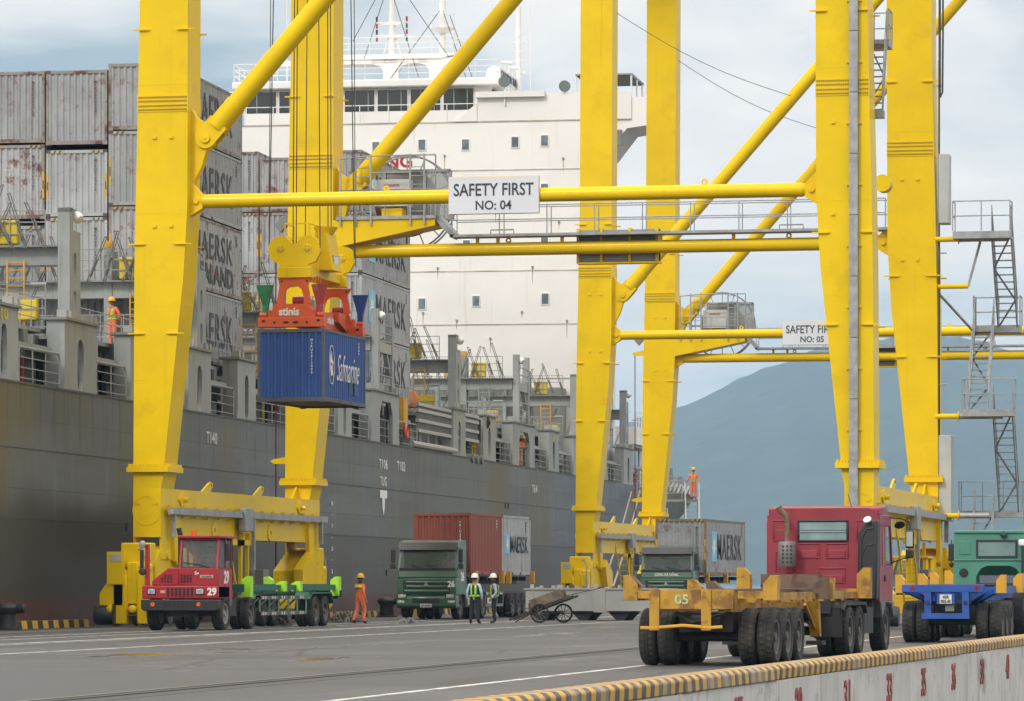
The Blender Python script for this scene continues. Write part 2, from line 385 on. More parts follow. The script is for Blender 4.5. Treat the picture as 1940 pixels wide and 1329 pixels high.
# ------------------------------------------------------------------ ship-to-shore cranes
GG, BB = 24.2, 19.86            # gauge between the rails, spacing of the legs along the rail
XA, YA, SS = -41.05, 135.5, 78.6
LD = 1.55
WS = [(46, -.15, 1.55), (21.2, -.25, 1.44), (17, -.33, 1.43), (14.2, -.40, 1.42), (11.8, -.44, 1.277), (5.42, -.474, .60)]
def build_crane(loc, number, label, lamp=False, GG=GG):
    T = thing('quay_crane', label, 'crane', loc, 0, 'yellow quay cranes')
    def X(x, land): return GG - x if land else x
    for land in (0, 1):
        for far in (0, 1):
            y0 = far * BB
            pts = [(X(xl, land), z) for z, xl, xr in WS] + [(X(xr, land), z) for z, xl, xr in WS[::-1]]
            leg = MB().prism(pts, y0, y0 + LD, 'y').build('leg', YEL, T)
            def at(z):
                for (za, la, ra), (zb, lb, rb) in zip(WS[:-1], WS[1:]):
                    if zb <= z <= za: k = (z - zb) / (za - zb); return lb + (la - lb) * k, rb + (ra - rb) * k
                return WS[-1][1:]
            # bolted splice band with rows of bolts
            sp = MB(); bo = MB(); l_, r_ = at(17.7)
            a_, b_ = sorted((X(l_ - .012, land), X(r_ + .012, land)))
            sp.box(a_, b_, y0 - .018, y0 + LD + .018, 17.42, 18.0)
            for zz in (17.50, 17.63, 17.79, 17.92):
                for i in range(24): x = a_ + .06 + (b_ - a_ - .12) * i / 23; bo.box(x - .022, x + .022, y0 - .045, y0 - .012, zz - .022, zz + .022)
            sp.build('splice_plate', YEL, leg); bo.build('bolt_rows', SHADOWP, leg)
            for zz in (18.35, 14.0, 10.9, 8.35):        # weld seams
                l_, r_ = at(zz); a_, b_ = sorted((X(l_ - .004, land), X(r_ + .004, land)))
                MB().box(a_, b_, y0 - .006, y0 + LD + .006, zz - .012, zz + .012).build('weld_seam', YEL, leg)
            # small triangular landing lugs on the edges
            lg = MB()
            for zz in (12.95, 9.93, 20.2):
                l_, r_ = at(zz)
                for xo, sgn in ((l_, -1), (r_, 1)):
                    for yy in (y0 + .0, y0 + LD):
                        p = X(xo, land); s2 = sgn * (-1 if land else 1); ys = -1 if yy == y0 else 1
                        lg.prism([(p + s2 * .22, yy), (p, yy), (p - s2 * .42, yy), (p - s2 * .3, yy + ys * .07), (p + s2 * .12, yy + ys * .07)], zz - .02, zz + .03, 'z')
            lg.build('edge_lug', YEL, leg)
            fp = MB()
            for zz in (16.55, 13.55, 4.2):
                for xo in (.28, .86) if zz > 5 else (-.30, .32):
                    fp.box(X(xo - .06, land) if not land else X(xo + .06, land), X(xo + .06, land) if not land else X(xo - .06, land), y0 - .05, y0, zz - .04, zz + .05)
            fp.build('pad_eye', YEL, leg)
            # flange, base, manhole
            fl = MB(); a_, b_ = sorted((X(-.67, land), X(.78, land)))
            fl.box(a_, b_, y0 - .16, y0 + LD + .16, 5.25, 5.43)
            for i in range(13):
                x = a_ + .08 + (b_ - a_ - .16) * i / 12
                fl.cyl((x, y0 - .09, 5.43), (x, y0 - .09, 5.53), .035, n=6); fl.cyl((x, y0 + LD + .09, 5.43), (x, y0 + LD + .09, 5.53), .035, n=6)
            for i in range(12):
                y = y0 - .06 + (LD + .12) * i / 11
                for x in (a_ + .06, b_ - .06): fl.cyl((x, y, 5.43), (x, y, 5.53), .035, n=6)
            fl.build('leg_flange', YEL, leg)
            bs = MB().prism([(X(-.474, land), 4.7), (X(.49, land), 4.7), (X(.60, land), 5.25), (X(-.474, land), 5.25)], y0, y0 + LD, 'y')
            yg = y0 + LD if not far else y0
            sg = 1 if not far else -1
            bs.prism([(yg, 4.7), (yg + sg * .9, 4.7), (yg, 5.25)], *sorted((X(-.03, land), X(.03, land))), 'x')
            bs.build('leg_base', YEL, leg)
    for land in (0, 1):
        a_, b_ = sorted((X(-.474, land), X(.49, land))); c_ = X(0, land)
        sb = MB().box(a_, b_, -.02, BB + LD + .02, 3.05, 4.7).build('sill_beam', YEL, T)
        so_ = 1 if not land else -1           # tray side: landward face of the waterside sill, camera sees the right-hand face of both
        xr = b_
        MB().lathe([(.50, 0), (.50, .014), (.48, .014), (.48, 0)], (c_, -.024, 3.95), (0, -1, 0), 28, True).build('manhole_cover', YEL, sb)
        for y in (5.9, 12.7):
            MB().prism([(y - .75, 4.7), (y + .25, 4.7), (y + .62, 4.9), (y + .6, 5.02), (y + .35, 5.06), (y + .1, 5.0)], xr - .1, xr - .03, 'x').build('lifting_eye', YEL, sb)
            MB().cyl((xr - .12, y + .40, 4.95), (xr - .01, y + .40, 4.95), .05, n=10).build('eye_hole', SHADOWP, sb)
        for y in (2.6, BB - 1.4):
            for zz in ((4.35,) if y < 5 or 1 else ()):
                MB().prism([(y - .55, zz), (y - .2, zz + .25), (y + .2, zz + .25), (y + .55, zz), (y + .2, zz - .22), (y - .2, zz - .22)], xr, xr + .05, 'x').build('jacking_plate', YEL, sb)
                MB().cyl((xr, y, zz), (xr + .22, y, zz), .09, n=10).build('jacking_pin', YEL, sb)
        for y in (6.5, 14.0):
            MB().lathe([(.30, 0), (.30, .04), (.1, .05), (.1, .0)], (xr+.002, y, 3.35), (1, 0, 0), 16, True).build('lashing_eye', YEL, sb)
        for i in range(14):
            y = .9 + i * (BB - .6) / 13
            MB().box(xr, xr + .14, y - .05, y + .05, 3.72, 4.14).build('tray_bracket', YEL, sb)
        tr = MB(); n = 11
        for i in range(n):
            ya = .35 + (BB + 1.2) * i / n
            tr.box(xr + .14, xr + .34, ya + .01, ya + (BB + 1.2) / n - .01, 3.83, 4.06)
        tr.build('cable_tray', GALV, sb)
        for (y, z0) in ((.75, 3.05), (10.9, 1.35), (BB + .9, 3.0)):
            MB().box(xr + .15, xr + .3, y - .09, y + .09, z0, 3.83).build('cable_drop', GALV, sb)
        MB().box(xr + .16, xr + .42, 9.2, 10.3, 3.35, 4.18).build('junction_box', GALV, sb, bevel=.02)
        # brackets hanging from the sill
        for y in (1.55, BB - .15):
            MB().prism([(y - .45, 4.0 - .45), (y, 4.05), (y + .45, 3.55), (y + .3, 2.35), (y + .05, 2.1), (y - .25, 2.25)], xr - .02, xr + .13, 'x').build('tie_down_plate', YEL, sb)
        for y in (BB + LD, ):
            MB().prism([(y, 3.0), (y + .35, 3.15), (y + .32, 3.4), (y, 3.7)], c_ - .05, c_ + .05, 'x').build('end_lug', YEL, sb)
        # ladder frame and cabinet under the middle
        lf = MB()
        for y in (9.6, 10.5):
            lf.box(xr + .05, xr + .17, y - .08, y + .08, 1.15, 2.9); lf.prism([(y - 1.6, 2.85), (y + .25, 2.85), (y + .3, 3.3), (y + .1, 3.3), (y, 3.05), (y - 1.6, 3.05)], xr + .03, xr + .2, 'x')
        lf.build('ladder_frame', YEL, sb)
        lb = MB(); 
        for dx in (0, .5): lb.bar((xr + .2 + dx, 7.6, .3), (xr + .05 + dx, 6.4, 3.0), .07, .05)
        for k in range(9): lb.cyl((xr + .2 - .15 * k / 9, 7.6 - 1.2 * k / 9, .4 + 2.6 * k / 9), (xr + .7 - .15 * k / 9, 7.6 - 1.2 * k / 9, .4 + 2.6 * k / 9), .02, n=5)
        lb.build('access_ladder', YEL, sb)
        MB().box(xr + .05, xr + .62, 10.9, 11.7, 1.02, 1.98).build('switch_cabinet', mat('cabinet_grey', (.16, .165, .15), .5), sb, bevel=.02)
        for far in (0, 1):
            bogie(sb, c_, far * BB + LD / 2, -1 if not far else 1, -1 if not land else 1)
    # tie beams: near plane and far plane
    for far in (0, 1):
        y = far * BB + .55; z = 14.42 if not far else 14.25; r = .235 if not far else .25
        tb = MB().cyl((1.85, y, z), (GG - 1.95, y, z), r, n=24).build('tie_beam', YEL, T)
        for x0, x1 in ((1.85, 1.42), (GG - 1.95, GG - 1.42)):
            MB().cyl((x0, y, z), (x1 * .6 + x0 * .4, y, z), r, r * .45, n=20).build('beam_taper', YEL, tb)
            g = MB().prism([(x1 - .1 * (1 if x1 < 5 else -1), z + .75), (x1 + .42 * (1 if x1 < 5 else -1), z + .2), (x1 + .42 * (1 if x1 < 5 else -1), z - .25), (x1, z - .5), (x1 - .1 * (1 if x1 < 5 else -1), z - .8)], y - .18, y + .18, 'y')
            g.cyl((x1 + .2 * (1 if x1 < 5 else -1), y - .25, z), (x1 + .2 * (1 if x1 < 5 else -1), y + .25, z), .1, n=12)
            g.build('pin_bracket', YEL, tb)
        for x in (8.2, 19.0):
            MB().lathe([(.11, -.02), (.11, .02), (.05, .02), (.05, -.02)], (x, y, z + r + .08), (0, 1, 0), 12, True).build('lifting_eye', YEL, tb)
    # diagonal braces with sleeve and pinned gusset
    for far in (0, 1):
        y = far * BB + .6; px, pz = 1.95, 16.55
        dx, dz = GG - 1.6 - px, (GG - 1.6 - px) * 1.133
        d = Vector((dx, 0, dz)).normalized(); p0 = Vector((px, y, pz))
        db = MB().cyl(p0 + d * .55, p0 + d * (Vector((dx, 0, dz)).length), .33, n=24).build('diagonal_brace', YEL, T)
        MB().cyl(p0 + d * .5, p0 + d * 1.55, .36, n=24).build('sleeve', YEL, db)
        fk = MB()
        e = Vector((-d.z, 0, d.x))
        for yo in (-.26, .2):
            pts = []
            for k in range(9): t = pi / 2 + pi * k / 8; q_ = Vector((px, 0, pz)) + d * (cos(t) * .36) + e * (sin(t) * .36); pts.append((q_.x, q_.z))
            q1 = p0 + d * .7 - e * .36; q2 = p0 + d * .7 + e * .36; pts += [(q1.x, q1.z), (q2.x, q2.z)]
            fk.prism(pts, y + yo, y + yo + .06, 'y')
        fk.build('fork_plate', YEL, db)
        MB().lathe([(.05, -.36), (.05, -.33), (.17, -.33), (.17, .33)], (px, y, pz), (0, 1, 0), 16).build('pin', YEL, db)
        MB().prism([(1.40, 17.6), (1.62, 17.25), (2.15, 16.95), (2.2, 16.35), (1.95, 16.1), (1.80, 15.6), (1.40, 14.85)], y - .18, y + .18, 'y').build('gusset_plate', YEL, db)
    # sign hung on the near tie beam
    sg = MB().box(10.42, 13.48, .20, .26, 13.80, 15.02).build('safety_sign', SIGNW, T)
    MB().box(10.40, 13.50, .26, .29, 13.78, 15.04).build('sign_backing', YEL, sg)
    text('SAFETY FIRST', LETTER, sg, (11.95, .195, 14.60), w=2.72, h=.42, bold=.012)
    text('NO: %02d' % number, LETTER, sg, (11.95, .195, 14.08), w=1.22, h=.31, bold=.014)
    # platform with cable reel on the far waterside leg
    y = BB; xs = 1.42
    br = MB().prism([(xs, 15.42), (5.45, 15.42), (5.45, 15.16), (xs, 14.35)], y - .05, y + 1.5, 'y').build('platform_bracket', YEL, T)
    pf = MB().box(xs + .15, 5.5, y - .12, y + 1.9, 15.42, 15.55).build('platform_deck', GALV, T)
    rl = MB(); railing(rl, [(xs + .3, y - .08, 15.5), (5.3, y - .08, 15.5)], 1.05, .025, step=.9)
    for x in (1.75, 2.35, 2.95, 4.5, 5.05):
        rl.box(x - .035, x + .035, y - .16, y - .1, 15.2, 17.9 if x > 2 else 17.75)
    for x0, x1 in ((2.35, 2.95), (4.5, 5.05)):
        for k in range(7): rl.cyl((x0, y - .13, 15.7 + k * .34), (x1, y - .13, 15.7 + k * .34), .02, n=5)
    rl.tube([(1.75, y - .13, 17.75), (2.95, y - .13, 17.85), (4.5, y - .13, 17.85), (5.5, y - .13, 17.85)], .03, 6); rl.tube([(2.95, y - .13, 17.2), (4.5, y - .13, 17.2)], .03, 6); rl.cyl((5.5, y - .13, 15.5), (5.5, y - .13, 17.85), .03, n=6)
    rl.build('platform_railing', GALV, pf)
    rc = (3.75, y + 2.35, 16.25)
    rim = MB()
    for yy in (0, .5):
        rim.tube([(rc[0] + 1.86 * cos(t * pi / 20), rc[1] + yy, rc[2] + 1.86 * sin(t * pi / 20)) for t in range(41)], .035, 6)
    for k in range(16):
        t = k * pi / 8; rim.bar((rc[0], rc[1] + .2, rc[2]), (rc[0] + 1.86 * cos(t), rc[1] + .2, rc[2] + 1.86 * sin(t)), .04)
    rr_ = rim.build('cable_reel', GALV, T)
    MB().lathe([(.3, .1), (1.28, .12), (1.3, .36), (.3, .4)], rc, (0, 1, 0), 36).build('wound_cable', RED_DK if not lamp else mat('grey_cable', (.2, .2, .2), .6), rr_)
    MB().lathe([(.01, -.12), (.9, -.1), (1.05, -.02), (1.05, .06)], rc, (0, 1, 0), 36).build('reel_drum', mat('reel_grey', (.30, .30, .30), .55, var=.15), rr_)
    fr = MB()
    for (a, b) in (((3.0, 17.45), (5.62, 17.45)), ((5.62, 17.45), (5.62, 15.5)), ((4.6, 17.45), (4.6, 15.5)), ((3.0, 17.45), (3.0, 15.5))):
        fr.bar((a[0], y + 1.95, a[1]), (b[0], y + 1.95, b[1]), .11)
    fo = fr.build('guard_frame', GALV, T)
    MB().box(3.0, 5.6, y + 1.97, y + 1.985, 15.55, 17.42).build('guard_mesh', mat('wire_mesh', (.36, .37, .38), .6, metal=.3, alpha=.55), fo)
    cb = MB().box(2.98, 4.35, y + .35, y + .95, 15.95, 16.98).build('control_box', mat('light_grey_box', (.52, .53, .52), .45), T, bevel=.02)
    text('CONDUCTIX', mat('red_lettering', (.45, .03, .03), .6), cb, (3.66, y + .345, 16.75), w=.62, h=.09, bold=.03)
    MB().box(3.3, 4.1, y + .2, y + .9, 15.56, 15.85).build('motor_box', YEL, cb)
    # steps and walkway over the far tie beam
    wk = MB().box(6.0, GG - 1.45, y + .05, y + .95, 14.70, 14.80)
    wk.hexa([(5.45, y + .05, 15.36), (6.1, y + .05, 14.66), (6.1, y + .95, 14.66), (5.45, y + .95, 15.36), (5.55, y + .05, 15.56), (6.2, y + .05, 14.86), (6.2, y + .95, 14.86), (5.55, y + .95, 15.56)])
    wo = wk.build('walkway', GALV, T)
    for yy in (y + .07, y + .93):
        railing(MB(), [(5.6, yy, 15.5), (6.1, yy, 14.8), (GG - 1.5, yy, 14.8)], 1.08, .023, step=1.85).build('walkway_railing', GALV, wo)
    for x in (7.0, 7.8, 10.3, 14.1, 16.9): MB().bar((x, y + .5, 14.45), (x, y + .5, 14.72), .12).build('walkway_support', YEL, wo)
    for x in (7.6, 18.7): MB().tube([(x, y + .1, 14.8), (x, y + .1, 14.95), (x + .9, y + .1, 14.95), (x + .9, y + .1, 14.8)], .03, 5).build('tube_lamp', GALV, wo)
    px_ = MB().box(10.9, 13.95, y + .95, y + 1.35, 13.75, 14.95).build('hanging_panel', mat('panel_grey', (.30, .31, .33), .5, var=.08), T)
    for x in (10.85, 11.75, 12.85, 13.9): MB().box(x - .05, x + .05, y + .80, y + 1.4, 13.7, 15.0).build('panel_frame', YEL, px_)
    MB().box(10.8, 14.0, y + .8, y + 1.4, 13.66, 13.72).build('panel_frame', YEL, px_)
    # cable guide arms and red cable on the outer side of the far waterside leg
    for z in (14.6, 6.25):
        MB().prism([(-.42, z + .12), (-.42, z - .18), (-1.0, z - .16), (-1.15, z - .06), (-1.0, z + .02)], y + .3, y + .5, 'y').build('cable_arm', YEL, T)
    MB().cyl((-.95, y + .4, .3), (-.95, y + .4, 14.6), .028, n=6).build('hanging_cable', RED_DK, T)
    fl_ = MB().prism([(-.95, 15.3), (-.4, 15.75), (-.2, 15.5), (-.3, 15.2), (-.45, 15.28), (-.7, 15.0)], y + .1, y + .4, 'y').build('floodlight', mat('lamp_grey', (.2, .21, .21), .4), T)
    # galvanised cable duct up the near landside leg
    xd = GG - .16
    for k in range(11):
        z0 = 5.5 + k * 2.0
        MB().box(xd - .15, xd + .13, -.23, -.04, z0 + .012, z0 + 1.99).build('cable_duct', GALV, T)
        MB().box(xd - .26, xd + .24, -.06, 0, z0 + .98, z0 + 1.04).build('duct_clamp', YEL, T)
    MB().box(xd - .15, xd + .13, -.23, -.04, 4.0, 5.5).build('cable_duct', GALV, T)
    # boxes and stair tower on the outer side of the far landside leg
    xo = GG + .48
    db_ = mat('duct_box_grey', (.46, .48, .48), .5)
    MB().box(xo, xo + .40, y + .1, y + .9, 14.9, 17.5).build('duct_box', db_, T, bevel=.03)
    MB().box(xo - .02, xo + .48, y + .1, y + 1.1, 3.8, 7.0).build('duct_box', db_, T, bevel=.03)
    MB().box(xo - .04, xo - .0, y + .2, y + .5, 7.0, 21).build('duct_strip', mat('pale_strip', (.52, .50, .40), .5), T)
    MB().tube([(xo + .02, y + .2, z) for z in (40, 30, 20, 13, 7)], .03, 6).build('cable_bundle', ROPE, T)
    MB().tube([(xo + .15, y + .2, 40), (xo + .16, y + .2, 22), (xo + .14, y + .2, 19.8), (xo + .05, y + .2, 19.6), (xo + .05, y + .2, 22), (xo + .03, y + .2, 40)], .035, 6).build('cable_loop', ROPE, T)
    st = stair_tower(T, xo, y)
    # stair flight behind the near landside leg
    sx0 = GG - .02
    fl2 = MB()
    for k in range(11): z = 17.15 + k * .23; yy = 1.95 + k * .10; fl2.box(sx0 + .03, sx0 + .52, yy, yy + .2, z, z + .03)
    for xx in (sx0, sx0 + .55): fl2.bar((xx, 1.9, 17.0), (xx, 3.1, 19.6), .05, .16); fl2.tube([(xx, 1.9, 18.0), (xx, 3.1, 20.6)], .022, 5); fl2.bar((xx, 1.9, 17.0), (xx, 1.9, 18.0), .035); fl2.bar((xx, 3.1, 19.6), (xx, 3.1, 20.6), .035)
    fl2.bar((sx0, 2.0, 17.2), (sx0 + .55, 2.5, 18.3), .04); fl2.bar((sx0 + .55, 2.5, 18.3), (sx0, 3.0, 19.4), .04)
    f2 = fl2.build('stair_flight', GALV, T)
    MB().box(sx0, sx0 + .62, 1.62, 2.0, 16.85, 17.1).build('stair_landing', GALV, f2)
    MB().box(sx0, sx0 + .62, 3.05, 4.2, 19.4, 19.62).build('stair_landing', GALV, f2)
    railing(MB(), [(sx0 + .6, 3.1, 19.6), (sx0 + .6, 4.2, 19.6), (sx0, 4.2, 19.6)], 1.05, .022, step=.6).build('landing_railing', GALV, f2)
    MB().cyl((GG - .38, 9.5, 15.45), (GG - .38, 10.2, 15.45), .30, n=18).build('brace_end', YEL, T)
    # portal top, girder and trolley out of the picture, carrying the ropes
    for land in (0, 1): MB().box(*sorted((X(-.1, land), X(1.5, land))), -.1, BB + LD + .1, 44, 46).build('portal_beam', YEL, T)
    for yy in (BB / 2 - 3, BB / 2 + 3): MB().box(-34, GG + 12, yy - .5, yy + .5, 46, 48).build('main_girder', YEL, T)
    MB().box(.2, 6.2, BB / 2 - 3.4, BB / 2 + 3.4, 45.2, 45.9).build('trolley', YEL, T)
    return T

def bogie(parent, cx_, cy, s, w):
    """wheel set under one corner: s = outward along the rail, w = outward from the crane"""
    def bx(m, x0, x1, y0, y1, z0, z1): return m.box(min(cx_ + w * x0, cx_ + w * x1), max(cx_ + w * x0, cx_ + w * x1), min(cy + s * y0, cy + s * y1), max(cy + s * y0, cy + s * y1), z0, z1)
    eq = MB().prism([(cy - s * 2.6, 1.25), (cy + s * 1.3, 1.25), (cy + s * 1.3, 2.2), (cy + s * .5, 2.75), (cy - s * .5, 2.75), (cy - s * 2.6, 1.95)], cx_ - .46, cx_ + .46, 'x').build('equaliser', YEL, parent)
    for x0 in (-.5, .42): bx(MB(), x0, x0 + .08, -.7, .7, 2.3, 3.05).build('pivot_plate', YEL, eq)
    MB().cyl((cx_ - .56, cy, 2.45), (cx_ + .56, cy, 2.45), .16, n=14).build('pivot_pin', YEL, eq)
    for yo in (-2.0, .9):
        fr = MB().prism([(cy + s * (yo - 1.1), .42), (cy + s * (yo + 1.1), .42), (cy + s * (yo + 1.1), .8), (cy + s * (yo + .5), 1.3), (cy + s * (yo - .5), 1.3), (cy + s * (yo - 1.1), .8)], cx_ - .40, cx_ + .40, 'x').build('bogie_frame', YEL, eq)
        for k in (-.62, .62):
            MB().lathe([(.10, -.22), (.34, -.2), (.36, -.15), (.31, -.08), (.31, .08), (.36, .15), (.34, .2), (.10, .22)], (cx_, cy + s * (yo + k), .40), (1, 0, 0), 20).build('travel_wheel', STEEL, eq)
    # drive units: gear columns, hooded boxes and motors outboard
    col = MB()
    bx(col, .30, .80, 1.5, 2.1, .12, 1.75); bx(col, -.45, -.05, 1.5, 2.1, .12, 1.95); bx(col, -.05, .32, 1.65, 2.0, .4, 2.2)
    bx(col, .42, 1.0, 1.35, 1.95, 1.3, 2.5)
    col.build('drive_housing', YEL, eq, bevel=.04)
    cap = MB()
    for x, z in ((-.25, 1.95), (.55, 1.75)): cap.lathe([(.26, 0), (.26, .12), (.2, .2), (.01, .22)], (cx_ + w * x, cy + s * 1.8, z), (0, 0, 1), 14)
    for x in (-.5, .1, .85): cap.lathe([(.01, 0), (.1, .03), (.14, .1), (.14, .3)], (cx_ + w * x, cy + s * 2.3, .62), (0, -s, 0), 12)
    cap.build('gear_cap', YEL, eq)
    hd = MB().prism([(cx_ + w * .45, .75), (cx_ + w * 1.25, .75), (cx_ + w * 1.25, 1.15), (cx_ + w * 1.0, 1.5), (cx_ + w * .45, 1.5)], min(cy + s * 1.2, cy + s * 2.1), max(cy + s * 1.2, cy + s * 2.1), 'y').build('drive_hood', YEL, eq)
    cab = MB(); bx(cab, .40, .98, 2.0, 2.16, 1.45, 2.55); cab.build('control_panel', YEL, eq)
    sc_ = MB(); bx(sc_, .48, .86, 2.155, 2.175, 2.22, 2.46); sc_.build('panel_label', mat('label_grey', (.45, .45, .43), .4), eq)
    up = MB(); bx(up, -.42, .62, 1.1, 1.75, 2.0, 2.85); up.build('buffer_housing', YEL, eq, bevel=.05)
    m = MB().lathe([(.05, 0), (.31, .02), (.33, .08), (.33, .62), (.28, .7)], (cx_ + w * 1.45, cy + s * 1.95, .42), (-w, 0, 0), 20)
    m.build('drive_motor', BLKP, eq)
    mp = MB(); bx(mp, .68, .74, 1.55, 2.3, .05, .8); mp.build('motor_plate', BLKP, eq)
    cf = MB().tube([(cx_ - w * .1, cy + s * 2.1, 2.6), (cx_ - w * .25, cy + s * 2.15, 2.7), (cx_ - w * .38, cy + s * 2.15, 2.3), (cx_ - w * .38, cy + s * 2.15, 1.1)], .035, 6).build('conduit', GALV, eq)
    sw = MB().prism([(cy - s * 1.6, 1.2), (cy - s * 3.0, 1.2), (cy - s * 3.0, 2.0), (cy - s * 2.6, 2.2), (cy - s * 1.2, 2.7), (cy - s * .9, 2.3)], cx_ - w * .46 - .35 * w, cx_ - w * .46, 'x').build('storm_brake_box', YEL, eq)

def stair_tower(T, xo, y):
    S = MB()
    # landing levels
    root = None
    lv = [14.55, 11.25, 7.95, 4.25, 1.2]
    def flight(x0, z1, z0, ya, yb):
        m = MB(); n = max(6, int((z1 - z0) / .25))
        for k in range(1, n): t = k / n; yy = ya + (yb - ya) * t; z = z1 + (z0 - z1) * t; m.box(x0, x0 + .66, yy - .11, yy + .11, z, z + .035)
        for xx in (x0 - .03, x0 + .69):
            m.bar((xx, ya, z1 - .05), (xx, yb, z0 - .05), .05, .22)
            m.tube([(xx, ya, z1 + 1.0), (xx, yb, z0 + 1.0)], .024, 5)
            for t in (0, .33, .66, 1): yy = ya + (yb - ya) * t; z = z1 + (z0 - z1) * t; m.cyl((xx, yy, z), (xx, yy, z + 1.0), .02, n=5)
            m.tube([(xx, ya, z1 + .5), (xx, yb, z0 + .5)], .018, 5)
        zz = [z1, z1 + (z0 - z1) * .36, z1 + (z0 - z1) * .70, z0]; sgn = 1
        for a, b in zip(zz[:-1], zz[1:]):
            ta, tb = (a - z1) / (z0 - z1), (b - z1) / (z0 - z1)
            xa, xb = (x0 + .69, x0 - .03) if sgn > 0 else (x0 - .03, x0 + .69)
            m.bar((xa, ya + (yb - ya) * ta, a - .1), (xb, ya + (yb - ya) * tb, b - .1), .05); sgn = -sgn
        return m
    tw = flight(xo + 2.0, 14.55, 11.25, y + .2, y + 2.9).build('stair_tower', GALV, T)
    for (x0, z1, z0, ya, yb) in ((xo + 1.12, 11.25, 7.95, y + 2.9, y + .2), (xo + 2.05, 7.95, 4.25, y + .2, y + 2.9), (xo + 1.12, 4.25, .3, y + 2.9, y + .2)):
        flight(x0, z1, z0, ya, yb).build('stair_flight', GALV, tw)
    for (z, ya, yb, x0, x1) in ((14.55, y - .6, y + .3, xo + .6, xo + 2.72), (11.25, y + 2.8, y + 3.7, xo + 1.05, xo + 2.8), (7.95, y - .6, y + .3, xo + .95, xo + 2.85), (4.25, y + 2.8, y + 3.7, xo + .5, xo + 2.9)):
        ld = MB().box(x0, x1, ya, yb, z - .28, z - .02).build('stair_landing', GALV, tw)
        near = ya < y + 1
        yo = ya if near else yb
        railing(MB(), [(x0, yb if near else ya, z), (x0, yo, z), (x1, yo, z), (x1, yb if near else ya, z)], 1.1, .024, step=.9).build('landing_railing', GALV, ld)
    for z, l in ((14.3, 2.6), (7.7, 2.4), (4.0, 1.9)):
        MB().cyl((xo - .1, y + .05, z), (xo + .75, y + .05, z), .10, n=14).build('support_stub', YEL, tw)
        MB().cyl((xo + .75, y + .05, z), (xo + .78, y + .05, z), .19, n=14).build('support_flange', YEL, tw)
        MB().cyl((xo + .78, y + .05, z), (xo + l, y + .05, z), .11, n=14).build('support_pipe', GALV, tw)
    MB().cyl((xo - .1, y + .2, 12.55), (xo + 1.1, y + .2, 12.55), .09, n=12).build('support_stub', YEL, tw)
    MB().bar((xo + 1.1, y + .2, 12.55), (xo + 1.55, y + .2, 14.2), .09).build('support_strut', GALV, tw)
    MB().bar((xo - .1, y + .3, 12.4), (xo + 1.15, y + 2.8, 10.9), .07).build('support_strut', GALV, tw)
    for z in (13.8, 8.9): MB().cyl((xo, y + .2, z), (xo + .3, y + .2, z), .03, n=6).build('cable_hook', GALV, tw)
    MB().box(xo + 2.86, xo + 2.9, y + 3.3, y + 3.36, 1.4, 4.2).build('warning_strip', mat('lime_strip', (.45, .8, .05), .5), tw)
    return tw
crane4 = build_crane((XA, YA, 0), 4, 'nearer yellow quay crane with sign number 04 over the blue container')
crane5 = build_crane((XA, YA + SS, 0), 5, 'farther yellow quay crane with sign number 05 beside the ship stern', lamp=True, GG=24.8)
for (u0, v0, d0, u1, v1, d1) in ((1168, 25, 217.5, 1498, 182, 215.0), (1285, 115, 237, 1556, 246, 233)):
    a = W(u0, v0, d0) - crane5.location; b = W(u1, v1, d1) - crane5.location
    MB().tube([a.lerp(b, k / 8) - Vector((0, 0, .9 * sin(pi * k / 8) * .5)) for k in range(9)], .018, 5).build('sagging_chain', ROPE, crane5)
# ------------------------------------------------------------------ containers
def container_paint(name, col, rust, chips, dirt='6b665c'):
    return mat(name, col, .55, var=.10, vscale=.7, blot=[('6a2f14', rust, 1.6, .61 - .09 * rust), ('7a4424', chips, 6.0, .575)], streak=[('7a4322', rust * .9, .56 - .03 * rust, 7, .35), (dirt, .35, .52, 4, .25)], bump=.1, bscale=12)
C_GREY = container_paint('container_grey_paint', (.33, .35, .365), .6, .45)
C_GREY2 = container_paint('container_grey_paint_rusty', (.40, .415, .43), .9, .8)
C_PALE = container_paint('container_pale_paint', (.40, .42, .43), .5, .4)
C_BLUE = container_paint('container_blue_paint', (.024, .085, .31), .12, .1, '32455f')
C_RED = container_paint('container_oxide_paint', (.27, .072, .048), .3, .15, '5a3a30')
POST_R = mat('rusty_corner_post', (.27, .25, .23), .7, var=.15, vscale=2, blot=[('5c2d16', .85, 1.2, .50), ('3a2a20', .5, 4.0, .55)])
POST_B = mat('worn_blue_post', (.10, .11, .14), .6, var=.2, vscale=2, blot=('50403a', .6, 2.0, .5))
CAST = mat('casting_dark', (.09, .075, .065), .7, var=.2, vscale=4)
HAZ_Y = mat('hazard_amber', (.62, .36, .03), .6, var=.1); HAZ_K = mat('hazard_black', (.03, .03, .03), .6)
SKYB = mat('logo_light_blue', (.20, .52, .72), .5, var=.06, vscale=2)
CM = {}
def corr(length, h, period, depth, flat=.34):
    """corrugated sheet in the xz plane, ribs upright, depth along +y (inwards)"""
    n = int(length / period); p = length / n; pts = []
    for i in range(n):
        a = i * p; pts += [(a, 0), (a + p * flat, 0), (a + p * .5, depth), (a + p * (.5 + flat), depth)]
    pts.append((length, 0))
    vs = [(x, y, 0) for x, y in pts] + [(x, y, h) for x, y in pts]; k = len(pts)
    return vs, [(i, i + 1, i + 1 + k, i + k) for i in range(k - 1)]
